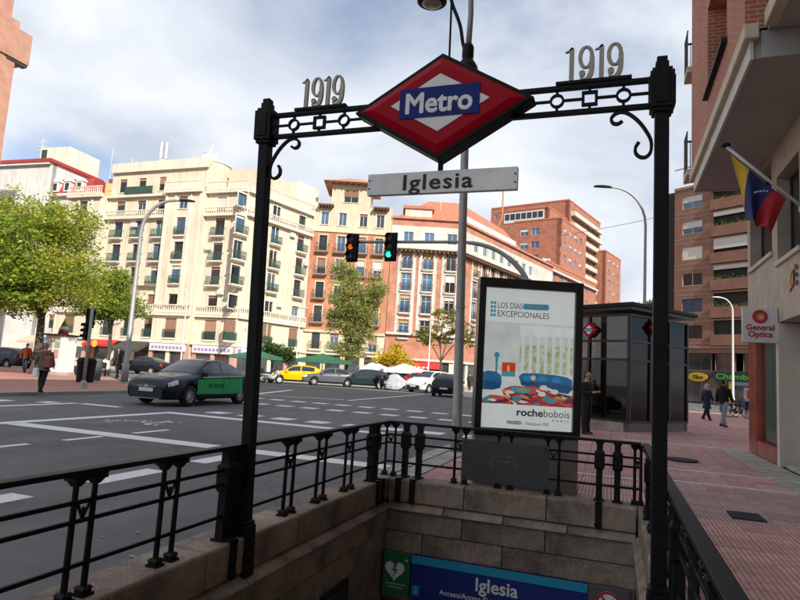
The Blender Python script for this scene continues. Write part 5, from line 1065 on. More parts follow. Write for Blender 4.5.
# ------------------------------------------------------------------ brown brick block across the side street
brn = brickmat('brick_brown', (.26, .115, .075), (.215, .092, .06), (.22, .15, .11), .25, .075, .14); brn_l = mat('brick_band_pale', (.30, .19, .15), .85, .12, 6)
IA = math.pi/2-R(126); ip = at(673.5, hz(673.5), 70); IP = (float(ip[0]), float(ip[1]))
bo = thing('brown_brick_block', 'brown brick apartment block with deep balconies above a row of shops', 'building', (IP[0], IP[1], 0))
bw1 = face(711, 300, IP, IA)[0]; bi = Face(bo, IP, IA, bw1)
zs_ = [bi.hit(693, y)[1] for y in (201.5, 227, 253, 279, 306, 332)]; iu = bi.hit(692, 280)[0]; sp_ = (zs_[0]-zs_[5])/5
zsr = [zs_[5]+sp_*k for k in range(7)]
for k, z in enumerate(zsr): bi.window(iu, z-.75, 2.4, 1.5, frame_w if k > 1 else frame_d, blind_w if k > 1 else None, (0, 0, .0, 1, .55, .5, .45)[k], blue=k in (1, 4, 5))
it = bi.hit(674, 192)[1]; zl = zsr[0]-1.6
bi.wall(zl-.02, it, brn)
for z in zsr: bi.band(z-1.35, z-1.22, .012, brn_l, 'pale_course'); bi.band(z+1.15, z+1.27, .012, brn_l, 'pale_course')
bi.band(it, it+.3, .1, brn_l, 'coping')
bj = Face(bo, along(IP, IA, bw1+.02), IA, 26.); 
rec_m = mat('loggia_wall', (.20, .13, .10), .85, .1, 1); grn = mat('balcony_plants', (.07, .10, .03), .8, .5, 6)
for k, z in enumerate(zsr):
    bj.part(MB().box(0, 26, -.25, .12, z-1.55, z-.35).box(0, 26, .12, 1.6, z-1.55, z-1.42), 'balcony_parapet', brn)
    bj.part(MB().box(0, 26, 1.55, 1.65, z-1.42, z+1.42), 'loggia_wall', rec_m); bj.part(MB().box(0, .25, .0, 1.6, z-.35, z+1.42), 'loggia_end', brn)
    bj.part(MB().box(0, 26, -.02, 1.6, z+1.22, z+1.42), 'balcony_ceiling', brn_l)
    for u in (1.7, 5.4, 9.6, 14): bj.part(MB().box(u, u+2.2, 1.50, 1.54, z-1.3, z+.9), 'loggia_window', pane_b); bj.part(MB().box(u-.08, u, 1.49, 1.545, z-1.3, z+.9).box(u+2.2, u+2.28, 1.49, 1.545, z-1.3, z+.9).box(u+1.07, u+1.13, 1.485, 1.52, z-1.3, z+.9), 'loggia_frame', frame_w)
    if k in (2, 3, 5, 4): 
        hh = 1.15 if k == 3 else .45
        bj.part(MB().box(.3, 8, -.05, .0, z+1.22-hh, z+1.22), 'rolled_blind', blind_w)
    if k in (1, 2, 4, 5):
        pl_ = MB(); q = random.Random(k)
        for n in range(120):
            x, zz, yy = q.uniform(.4, 4.5), z-.4+abs(q.gauss(0, .22)), q.uniform(-.1, .4); s_ = .14; pl_.quad([(x-s_, yy, zz), (x, yy+q.uniform(-s_, s_), zz-s_), (x+s_, yy, zz), (x, yy-q.uniform(-s_, s_), zz+s_)])
        bj.part(pl_, 'balcony_plants', grn)
bj.part(MB().box(0, 26, -.2, 2, it-1.0, it-.2), 'roof_edge', brn)
# lower storeys
bt = Face(bo, along(IP, IA, -1.5), IA, bw1+27.5); zf = bi.hit(693, 361)[1]
for u, ww in ((bt.hit(700, 361)[0], 3.4), (bt.hit(727, 361)[0], 3.4), (bt.hit(752, 361)[0], 3.4)): bt.window(u, zf-1.0, ww, 1.9, frame_d, None, 0, style='two', blue=False)
bt.wall(3.6, zl, brn); bt.band(zl-.25, zl, .12, brn_l, 'pale_course'); bt.part(MB().box(0, bw1+27, .3, 12, .1, it), 'inner_wall', dark_in)
bt.part(MB().box(0, bw1+27, -.05, .3, 3.0, 3.6), 'fascia', frame_d)
yel = mat('shop_yellow', (.55, .33, .02), .5, .1, 2); grs = mat('shop_green', (.07, .32, .06), .5, .1, 2)
u1_, z1_ = bt.hit(699, 377); us_ = bt.hit(684, 377)[0]; bt.part(MB().box(us_-1.2, us_+.2, -.2, -.06, z1_-.55, z1_+.55), 'yellow_fascia', yel)
e_ = MB(); e_.lathe([(.001, 0), (1.0, 0), (1.0, .1), (.001, .1)], 24, (0, 0, 0), 'y'); e_.v = [(a*1.1, b, c*.5) for a, b, c in e_.v]; e_.v = [(a+u1_, b-.3, c+z1_) for a, b, c in e_.v]; bt.part(e_, 'yellow_sign', yel)
me = text_mesh('Tibus', .55, .01, black_ink, bold=.02, align='CENTER'); put('lettering', me, bo, bt.pt(u1_, -.33, z1_-.18), bt.a, recalc=False)
ug, zg = bt.hit(716, 376); ug2 = bt.hit(757, 379)[0]
me = text_mesh('Chamberí', .8, .02, grs, bold=.03, sx=1.45); put('lettering', me, bo, bt.pt(ug, -.1, zg-.28), bt.a, recalc=False)
bt.part(MB().box(ug-.3, ug2+6, -.09, -.06, zg-.5, zg+.55), 'green_sign_board', mat('sign_board_dark', (.02, .03, .02), .5, .1, 2))
for k in range(9):
    a = us_-1.0+3.2*k; bt.part(MB().box(a, a+2.8, .05, .1, .1, 2.95), 'shop_window', shopg); bt.part(MB().box(a+2.82, a+3.18, -.04, .2, .1, 2.98), 'pier', (frame_d, yel, brn, stone_c2, brn)[k % 5])
shut = mat('shutter_blue_grey', (.20, .26, .32), .5, .1, 3); bt.part(MB().box(ug+1.5, ug2+4, -.02, .04, 2.2, 2.95), 'shop_panel', shut)

# ------------------------------------------------------------------ stone and brick building on the right
stn = speckle('facade_stone', (.56, .47, .36), (.43, .35, .265), (.66, .57, .46), 45, .8, .2); stn_l = mat('stone_strip', (.58, .51, .42), .8, .1, 3)
soff = mat('soffit_grey', (.42, .395, .36), .85, .10, .8); lipw = mat('slab_edge_white', (.62, .59, .53), .8, .12, 3); lipc = mat('slab_edge_cream', (.58, .49, .36), .8, .14, 3)
rbk = brickmat('brick_bright', (.46, .125, .06), (.39, .10, .05), (.42, .30, .23), .25, .08, .12, .012)
rbd = thing('stone_and_brick_building', 'building with grey stone base and overhanging brick storeys along the red pavement', 'building', (WALLX, ENDY, 0))
Y0 = -34.0
sf = Face(rbd, (WALLX, ENDY), -math.pi/2, ENDY-Y0)
SH = 6.40
wins = [(.30, 2.40, 4.36, 1.98), (2.80, 4.35, 4.06, 1.72)] + [(5.0+2.3*k, 6.6+2.3*k, 4.06, 1.72) for k in range(18)]
for (a, b, z, h) in wins: sf.window((a+b)/2, z, b-a, h, frame_d, blind_w if h > 1.8 else None, 0, rec=.28, style='two')
for (a, b, z, h) in wins[:6]: sf.part(MB().box(a-.06, b+.06, -.05, .02, z-.09, z-.004), 'window_ledge', stn_l)
sf.wall(2.86, SH+.4, stn, depth=.3)
def bx(name, m_, y0, y1, x0, x1, z0, z1, bevel=0.): return MB().box(x0, x1, y0, y1, z0, z1).build(name, m_, rbd, bevel=bevel)
marb = mat('red_marble', (.33, .075, .04), .25, .45, 2.5, spec=.5, det=9)
bx('marble_pillar', marb, 15.60, ENDY, WALLX, WALLX+.5, .1, 2.856, .01); bx('marble_base', marb, 13.66, 15.595, WALLX+.01, WALLX+.4, .1, .42, .008)
glass_shop = glassmat('shop_front_glass', (.85, .88, .86), .02, .02)
bx('shop_glass', glass_shop, 13.70, 15.58, WALLX+.10, WALLX+.112, .42, 2.78); bx('shop_frame', stn_l, 13.5, 13.69, WALLX-.02, WALLX+.35, .1, 2.85, .006); bx('shop_frame', frame_d, 13.70, 15.59, WALLX+.06, WALLX+.15, 2.785, 2.85)
bx('red_line', rr, 13.55, 16.33, WALLX-.05, WALLX-.002, 2.80, 2.87)
bx('shop_panel', mat('shop_panel', (.36, .38, .35), .6, .06, 2), 13.75, 15.5, WALLX+.17, WALLX+.18, .46, 2.7); bx('shop_back_wall', mat('shop_inside', (.42, .43, .41), .8, .05, 1), 13.5, 16.3, WALLX+1.2, WALLX+1.3, .1, 2.85); bx('shop_floor', granite_pale, 13.5, 16.3, WALLX+.4, WALLX+1.2, .1, .42)  # pale panel added behind the glass in place of its reflection
for k, (z0, z1) in enumerate(((.1, .62), (.626, 1.22), (1.226, 1.99), (1.996, 2.85))):
    for x0, x1 in ((WALLX+.355, WALLX+1.0), (WALLX+1.006, WALLX+1.7)): bx('stone_panel', stn, 13.35, 13.49, x0, x1, z0, z1, .004)
bx('step', granite_pale, 9.5, 13.34, WALLX+.05, WALLX+1.7, .1, .16, .006)
bx('entrance_wall', stn, 9.5, 13.5, WALLX+1.7, WALLX+1.9, .1, 2.85); bx('entrance_door', frame_d, 10.6, 12.6, WALLX+1.62, WALLX+1.695, .16, 2.6, .01); bx('entrance_ceiling', soff, 9.5, 13.5, WALLX+.02, WALLX+1.9, 2.862, 2.95)
bx('stone_wall', stn, Y0, 9.49, WALLX, WALLX+.4, .1, 2.858)
for k in range(9): bx('shop_window', shopg, 7.2-3.6*k, 9.6-3.6*k-.3, WALLX-.012, WALLX-.002, .5, 2.6)
# overhanging slab: lower far part, higher near part
YB = 9.7
bx('soffit_slab', soff, YB, 16.20, 1.90, WALLX-.002, SH, SH+.42); bx('soffit_slab', soff, Y0, YB-.004, 2.10, WALLX-.002, SH+.42, SH+.62); bx('beam_face', mat('beam_paint', (.42, .40, .37), .85, .08, 1), YB-.05, YB-.006, 2.0, WALLX-.004, SH-.01, SH+.415)
bx('slab_edge', lipw, YB-.06, 16.22, 1.85, 1.897, SH-.03, SH+.26); bx('slab_edge', lipw, 16.205, 16.25, 1.85, WALLX-.2, SH-.03, SH+.26)
bx('slab_moulding', lipc, YB-.15, 16.30, 1.76, 1.96, SH+.262, SH+.50, .02); bx('slab_moulding', lipc, Y0, YB-.152, 2.02, 2.2, SH+.40, SH+.66, .02)
bx('slab_moulding', lipc, 16.302, 16.40, 1.76, WALLX, SH+.262, SH+.50, .02)
ZU = SH+.48; HTOP = 25.0
uf = Face(rbd, (1.80, 16.28), -math.pi/2, 16.28-YB); un = Face(rbd, (2.62, YB-.02), -math.pi/2, YB-.02-Y0)
for r_ in range(5):
    uf.window(16.28-12.36, 7.62+3.3*r_, 2.28, 1.95, frame_d, blind_w, .25+.2*(r_ % 2), rec=.45, style='three'); uf.part(MB().box(16.28-13.55, 16.28-11.18, -.10, .05, 7.54+3.3*r_, 7.615+3.3*r_), 'dark_sill', iron2)
    for k in range(12): un.window(1.7+3.5*k, 7.1+3.3*r_, 1.9, 2.3, frame_d, blind_w, (.3 if (k+r_) % 3 else .8), rec=.32)
uf.wall(ZU, HTOP, rbk, depth=.55); un.wall(ZU, HTOP, rbk, depth=.35)
for r_ in range(5):
    z = SH+.66+3.3*r_
    if r_: un.part(MB().box(0, un.w, -.55, 0, z-.2, z-.02), 'balcony_slab', lipc)
    r2 = MB(); r2.box(0.02, 12, -.535, -.50, z+.92, z+.96); r2.box(.02, 12, -.53, -.505, z+.08, z+.11)
    for t in range(100): x = .03+.12*t; r2.box(x-.009, x+.009, -.53, -.51, z, z+.92)
    un.part(r2, 'balcony_railing', rail_k)
for r_ in range(4):
    z = (7.0, 9.75, 13.05, 16.35)[r_]; bx('end_balcony', lipc, 16.30, 17.0, 1.69, 4.4, z-.15, z); r2 = MB(); r2.box(1.69, 4.4, 16.95, 16.98, z+.95, z+1.0); r2.box(1.69, 1.72, 16.3, 16.98, z+.95, z+1.0)
    for t in range(7): r2.box(1.695, 1.715, 16.32+.105*t, 16.34+.105*t, z, z+.96)
    for t in range(21): r2.box(1.71+.125*t, 1.73+.125*t, 16.955, 16.975, z, z+.96)
    r2.build('balcony_railing', rail_k, rbd)
bx('inner_wall', rbk, Y0, 16.24, 3.2, 34, SH+.63, HTOP-.02); bx('end_brick_wall', rbk, 16.245, 16.275, 1.82, 34, SH+.63, HTOP); bx('inner_wall', stn, Y0, 16.25, WALLX+2.0, 34, .1, SH+.62)  # unseen depth widened so that its shadow covers the far pavement
bx('end_wall', stn, 16.26, ENDY, WALLX+.45, 34, .1, SH+.6); bx('white_downpipe_strip', frame_w, 16.285, 16.34, 1.81, 1.95, ZU+.1, 9.4)
uf.band(HTOP, HTOP+.4, .3, lipc, 'roof_cornice'); un.band(HTOP, HTOP+.4, .3, lipc, 'roof_cornice')
# wall emblem and lettering
em = thing('consulate_emblem', 'small yellow blue and red ribbon emblem on the stone facade', 'emblem', (WALLX, 12.6, 3.38))
def wp(name, pts, m_, root): # polygon on the facade given in (y, z)
    mb = MB(); n = len(pts); mb.add([(WALLX-.02, p[0], p[1]) for p in pts] + [(WALLX-.002, p[0], p[1]) for p in pts], [tuple(range(n)), tuple(range(2*n-1, n-1, -1))] + [(i, n+i, n+(i+1) % n, (i+1) % n) for i in range(n)]); return mb.build(name, m_, root)
fy, fb_, fr = mat('flag_yellow', (.62, .40, .035), .7, .08, 6), mat('flag_blue', (.018, .032, .14), .7, .1, 6), mat('flag_red', (.46, .018, .025), .7, .08, 6)
wp('ribbon', [(12.42, 3.80), (12.34, 3.80), (12.34, 3.70), (12.40, 3.68)], fy, em); wp('ribbon', [(12.41, 3.675), (12.35, 3.695), (12.37, 3.52), (12.43, 3.50)], fb_, em); wp('ribbon', [(12.43, 3.49), (12.37, 3.51), (12.40, 3.42), (12.52, 3.38), (12.66, 3.33), (12.64, 3.37), (12.52, 3.43)], fr, em)
wp('arc', [(12.47, 3.74), (12.56, 3.69), (12.64, 3.58), (12.65, 3.46), (12.62, 3.46), (12.60, 3.57), (12.53, 3.66), (12.47, 3.69)], fy, em)
for k, s in enumerate(('Go', 'Co', 'Nu')):
    me = text_mesh(s, .13, .012, mat('letter_grey', (.10, .10, .10), .5, .1, 4), bold=.002); o = put('lettering', me, em, Vector((WALLX-.012, 12.30, 3.68-.14*k))-wl(em), -math.pi/2, recalc=False)
# optician sign standing out from the wall
sx0, sx1, sy_ = 2.42, WALLX-.01, 13.58; go = thing('optician_sign', 'white projecting shop sign with red ring logo reading General Optica', 'sign', ((sx0+sx1)/2, sy_, 2.45))
MB().box(sx0, sx1, sy_-.05, sy_+.05, 2.45, 3.15).build('panel', mat('sign_white', (.62, .60, .58), .4, .04, 3), go, bevel=.01)
scx = (sx0+sx1)/2
MB().lathe([(.055, 0), (.135, 0), (.135, .006), (.055, .006), (.055, 0)], 28, (scx, sy_-.058, 2.965), 'y').build('ring', mat('logo_red', (.42, .03, .03), .4, .05, 4), go)
MB().lathe([(.03, 0), (.07, 0), (.07, .006), (.03, .006), (.03, 0)], 24, (scx+.01, sy_-.066, 2.955), 'y').build('ring', mat('logo_orange', (.6, .25, .08), .4, .05, 4), go)
for k, s in enumerate(('General', 'Optica')):
    me = text_mesh(s, .155, .006, MATS['logo_red'], bold=.004, align='CENTER'); put('lettering', me, go, Vector((scx, sy_-.056, 2.70-.135*k))-wl(go), recalc=False)
# flag
fl = thing('flag', 'yellow blue and red flag with white stars hanging from a wall pole', 'flag', (WALLX, 12, 4.8))
tip = plane(727, 147, 1, 12); rootp = np.array((WALLX, 12, 4.78)); MB().tube([tuple(rootp), tuple(tip)], .028, 10).build('pole', steel_lt, fl, smooth=True)
MB().lathe([(.001, -.02), (.05, -.02), (.085, .0), (.085, .03), (.05, .05), (.001, .05)], 14, (tip[0]-.02, 12, tip[2]+.02)).build('pole_cap', iron2, fl, smooth=True)
MB().lathe([(.09, 0), (.09, .03), (.05, .05), (.05, .12)], 12, (WALLX-.0, 12, 4.74), 'x').build('bracket', steel, fl)
c00, c10, c01, c11 = [np.array(plane(a, b, 1, 12)) for a, b in ((731, 154), (786, 199), (748, 219), (771, 232))]
nu, nv = 72, 60; mb = MB(); grid = []
for j in range(nv+1):
    v = j/nv
    for i in range(nu+1):
        u = i/nu; p = (c00*(1-u)+c10*u)*(1-v) + (c01*(1-u)+c11*u)*v
        p = p + np.array((.02*math.sin(5*u+3*v)*v, (.02+.10*v)*math.sin(2*math.pi*(u*1.9+.25*v)+.6)+.03*v*math.sin(9*v+4*u), -.05*math.sin(math.pi*u)*(1-v)*.4)); mb.v.append(tuple(p))
for j in range(nv):
    for i in range(nu):
        a = j*(nu+1)+i; pq = (i+.5)/nu*1.0+(j+.5)/nv*.40; mb.f.append((a, a+1, a+nu+2, a+nu+1)); mb.m.append(0 if pq < .34 else 1 if pq < .80 else 2)
cl_ = mb.build('cloth', [fy, fb_, fr], fl, smooth=True, recalc=False); sdm = cl_.modifiers.new('thickness', 'SOLIDIFY'); sdm.thickness = .004
for k in range(5):
    u, v = .36+.07*k, .47-.055*k; p = (c00*(1-u)+c10*u)*(1-v) + (c01*(1-u)+c11*u)*v; s_ = .022
    MB().slab([(p[0]+s_*(1 if q % 2 == 0 else .42)*math.sin(math.pi*q/5), p[2]+s_*(1 if q % 2 == 0 else .42)*math.cos(math.pi*q/5)) for q in range(10)][::-1], 12-.16, 12-.155).build('star', white_ink, fl)

# ------------------------------------------------------------------ glass lift pavilion
kx, ky = .49, 19.47; kd = math.atan2(.82, .573); kd2 = kd+math.pi/2
lift = thing('lift_pavilion', 'dark glass and steel metro lift pavilion with flat roof on the red pavement', 'pavilion', (kx, ky, .1))
LR, LL = 3.3, 4.4
fR = Face(lift, (kx, ky), kd, LR); fL = Face(lift, along((kx, ky), kd2, LL), kd2-math.pi, LL)
bronze = mat('bronze_steel', (.035, .030, .026), .35, .2, 3, metal=.4); g_dark = glassmat('pavilion_glass_dark', (.14, .125, .11), .02, -.025); g_lt = glassmat('pavilion_glass', (.56, .50, .39), .02, .06)  # beige tint in the panes stands in for reflected sunlit brick
stone_k = mat('plinth_dark', (.16, .14, .125), .6, .15, 4)
fB_ = Face(lift, along(along((kx, ky), kd2, LL), kd, LR), kd2, LL); fB_ = Face(lift, along((kx, ky), kd, LR), kd2, LL); fK = Face(lift, along(along((kx, ky), kd2, LL), kd, LR), kd+math.pi, LR)
g_low = glassmat('pavilion_glass_low', (.34, .30, .24), .02, .03); g_dark = panemat('pavilion_glass_black', (.012, .010, .009), .12, .3); g_dark.node_tree.nodes['Principled BSDF'].inputs['Specular IOR Level'].default_value = .18
for fc, gl in ((fR, g_dark), (fL, g_lt), (fB_, g_lt), (fK, g_lt)):
    fc.part(MB().box(0.02, fc.w-.02, .02, .2, .003, .36), 'plinth', stone_k if fc is fR else granite_pale, .008)
    for z in (.36, 2.21, 2.78, 3.58): fc.part(MB().box(.05, fc.w-.05, .0, .09, z, z+.06), 'transom', bronze)
    n = 3
    for k in range(n+1): x = .045+(fc.w-.09)*k/n; fc.part(MB().box(x-.04, x+.04, -.008, .10, .36, 3.64), 'mullion', bronze)
    for k in range(n):
        a, b = .045+(fc.w-.09)*k/n+.042, .045+(fc.w-.09)*(k+1)/n-.042
        for (z0, z1) in ((.425, 2.205), (2.275, 2.775), (2.845, 3.575)):
            if fc is fR and z0 > 2 and z1 < 2.8: fc.part(MB().box(a, b, .04, .06, z0, z1), 'panel', bronze)
            else: fc.part(MB().box(a, b, .045, .055, z0, z1), 'pane', gl if z0 > 1 else g_dark if fc is fR else g_low)
kk = lambda u, v, z: along(along((kx, ky), kd, u), kd2, v)
def kprism(u0, u1, v0, v1, z0, z1, m_, name, bevel=0.): return MB().prism([kk(u0, v0, 0), kk(u1, v0, 0), kk(u1, v1, 0), kk(u0, v1, 0)], z0+.1, z1+.1).build(name, m_, lift, bevel=bevel)
kprism(-.15, LR+.15, -.15, LL+.15, 3.64, 3.74, bronze, 'roof_soffit'); kprism(-.22, LR+.22, -.22, LL+.22, 3.742, 3.86, iron2, 'roof', .02)
kprism(1.0, LR-.3, .4, 1.9, .01, 3.4, mat('lift_shaft', (.07, .06, .055), .4, .1, 2), 'lift_shaft'); kprism(.95, .998, .6, 1.7, .1, 2.3, mat('lift_door', (.20, .20, .20), .35, .1, 3, metal=.6), 'lift_door'); kprism(.1, LR-.1, .1, LL-.1, .0, .05, granite_pale, 'floor')
kprism(.35, .9, .25, .38, .1, 2.1, mat('red_door', (.20, .02, .02), .4, .1, 3), 'red_panel')
def small_dia(fc, u, z, s, name='diamond_sign'):
    mb = MB().slab([(u-s, z), (u, z-s*.86), (u+s, z), (u, z+s*.86)], -.10, -.03); o = fc.part(mb, name, red_enam)
    W[o.name] = Vector((0, 0, 0)); MB().slab([(u-s*.62, z), (u, z-s*.5), (u+s*.62, z), (u, z+s*.5)], -.112, -.1005).local('white_diamond', white_enam, o); MB().box(u-s*.55, u+s*.55, -.122, -.1125, z-s*.17, z+s*.17).local('blue_band', blue_enam, o)
    me = text_mesh('METRO', s*.30, 0, white_ink, align='CENTER', bold=.002); put('lettering', me, o, (u, -.1235, z-s*.11), recalc=False)
u_, z_ = fL.hit(591, 327); small_dia(fL, u_, z_-.1, .30); u_, z_ = fR.hit(652, 325); small_dia(fR, u_, z_-.1, .26)

# ------------------------------------------------------------------ street lamps and signals
def street_lamp(label, base, h, arm, r=.09, m_=steel, hang=1.0, group=None):
    x, y, z = base; o = thing('street_lamp', label, 'street lamp', (x, y, z), group)
    ax, ay = arm; rad = math.hypot(ax, ay); dx, dy = ax/rad, ay/rad; cr = min(h*.28, rad*.85); pts = [(x, y, z), (x, y, z+.9), (x, y, z+.95), (x, y, z+h-cr)]
    for k in range(1, 8):
        t = math.pi/2*k/7; pts.append((x+dx*rad*.75*(1-math.cos(t)), y+dy*rad*.75*(1-math.cos(t)), z+h-cr+cr*math.sin(t)))
    pts.append((x+ax*.92, y+ay*.92, z+h+.02)); rs = [r*1.35, r*1.3, r, r*.75] + [r*.7-.003*k for k in range(7)] + [r*.5]
    MB().tube(pts, rs, 12).build('pole', m_, o, smooth=True)
    hx, hy = x+ax, y+ay; M_ = Matrix.Translation((hx, hy, z+h)) @ Matrix.Rotation(math.atan2(dy, dx), 4, 'Z')
    hb_ = MB(); prof = [(-.45, .03, .04), (-.30, .09, .07), (0, .13, .08), (.32, .12, .06), (.46, .05, .03)]
    vs = []
    for (a, w_, t_) in prof: vs += [M_ @ Vector((a, -w_, 0)), M_ @ Vector((a, -w_*.7, t_)), M_ @ Vector((a, w_*.7, t_)), M_ @ Vector((a, w_, 0)), M_ @ Vector((a, 0, -.05))]
    fs = [tuple(range(4, -1, -1)), tuple(range(20, 25))] + [(5*i+j, 5*i+(j+1) % 5, 5*i+5+(j+1) % 5, 5*i+5+j) for i in range(4) for j in range(5)]
    hb_.add(vs, fs).build('lamp_head', iron2 if m_ is steel else m_, o, smooth=True)
    MB().lathe([(r*2, 0), (r*2, .02), (r*1.5, .06)], 12, (x, y, z)).build('base_plate', m_, o)
    return o
p = g(124, 383, .1); hh = vert_h = float(EYE + ray(150, 200)[2]*np.hypot(p[0], p[1])/np.hypot(*ray(150, 200)[:2]))
hd_ = at(186, 201, float(np.dot(p, F0)))
street_lamp('tall grey street lamp with long curved arm on the corner beside the big tree', (p[0], p[1], .1), hd_[2]-.1, (hd_[0]-p[0], hd_[1]-p[1]), .13)
dp = 29.0; p = at(643.5, hz(643), dp); hd_ = at(603, 187, dp); street_lamp('tall grey street lamp with curved arm rising behind the glass pavilion', (p[0], p[1], .1), hd_[2]-.1, (hd_[0]-p[0], hd_[1]-p[1]), .085)
p = at(733, hz(733), 52); hd_ = at(717, 297.5, 52); street_lamp('slim white street lamp in front of the brown brick block', (p[0], p[1], .1), hd_[2]-.1, (hd_[0]-p[0], hd_[1]-p[1]), .10, steel_lt)
for (px, ty, hx, lab) in ((181, 284, 174, 'slim white street lamp before the lilac fascia signs of the cream block'), (296, 308, 304, 'slim white street lamp between the two green parasols'), (428, 320, 433, 'slim white street lamp beside the white car')):
    dp = 56; p = at(px, hz(px), dp); hd_ = at(hx, ty, dp); street_lamp(lab, (p[0], p[1], .1), hd_[2]-.1, (hd_[0]-p[0], hd_[1]-p[1]), .07, steel_lt)
s_red, s_grn, s_off = emitmat('signal_amber', (1, .22, .03), .22), emitmat('signal_green', (.02, .85, .42), 1.3), mat('signal_lens_off', (.015, .014, .012), .25, .1, 4)
def head_parts(o, x, y, z, rz, lit, s=1.0):
    M_ = Matrix.Translation((x, y, z)) @ Matrix.Rotation(rz, 4, 'Z'); w_, h = .17*s, .46*s
    def bl(mb, name, m_, bevel=0.): mb.v = [tuple(M_ @ Vector(p)) for p in mb.v]; return mb.build(name, m_, o, bevel=bevel)
    hs = bl(MB().box(-w_, w_, 0, .2*s, -h, h), 'housing', iron, .04); bl(MB().box(-w_-.05, w_+.05, .205*s, .215*s, -h-.05, h+.05), 'backboard', iron2, .01)
    for k, m_ in enumerate((s_off, s_red if lit == 'amber' else s_off, s_grn if lit == 'green' else s_off)):
        zc = h*.66*(1-k); mb = MB().lathe([(.001, -.004), (.10*s, -.004), (.10*s, .01)], 18, (0, 0, zc), 'y'); bl(mb, 'lens', m_)
        vz = MB(); n = 10; ang = [math.pi*(-.08+1.16*t/n) for t in range(n+1)]
        for t in range(n): vz.add([(.12*s*math.cos(ang[t]), 0, zc+.12*s*math.sin(ang[t])), (.12*s*math.cos(ang[t+1]), 0, zc+.12*s*math.sin(ang[t+1])), (.12*s*math.cos(ang[t+1]), -.16*s, zc+.12*s*math.sin(ang[t+1])), (.12*s*math.cos(ang[t]), -.16*s, zc+.12*s*math.sin(ang[t]))], [(0, 1, 2, 3)])
        v_ = bl(vz, 'visor', iron); sm2 = v_.modifiers.new('thickness', 'SOLIDIFY'); sm2.thickness = .006
MY = 19.3; bp_ = plane(533, 330, 1, MY); mx_ = float(bp_[0]); sg = thing('signal_mast', 'grey traffic signal mast arching over the road with an amber and a green signal', 'traffic signal', (mx_, MY, .1))
ap = [plane(a, b, 1, MY) for a, b in ((531, 300), (527, 281), (519, 268), (506, 256), (489, 247), (467, 242.5), (430, 242), (352, 242))]
MB().tube(smooth2([(mx_, MY, .1), (mx_, MY, 1.5)] + [tuple(p) for p in ap], 4), [.11]*4+[.10]*8+[.085]*8+[.07]*8+[.055]*9, 12).build('mast', steel, sg, smooth=True)
for (px, py, lit) in ((352, 247.5, 'amber'), (390.5, 246.5, 'green')): q = plane(px, py, 1, MY-.16); head_parts(sg, q[0], MY-.30, q[2], 0, lit)
p = g(83, 388, .1); sl_ = thing('signal_post', 'traffic signal post with two dark heads on the corner pavement', 'traffic signal', (p[0], p[1], .1)); dp = float(np.dot(p, F0))
MB().tube([(p[0], p[1], .1), (p[0], p[1], 3.3)], .06, 10).build('post', steel, sl_, smooth=True); MB().lathe([(.16, 0), (.13, .2), (.07, .3)], 12, (p[0], p[1], .1)).build('foot', steel, sl_)
q = at(84, 331, dp); head_parts(sl_, q[0], q[1], q[2], -.3, 'off', .72); q = at(90, 318, dp); head_parts(sl_, q[0], q[1]+.1, q[2], 1.2, 'off', .72)

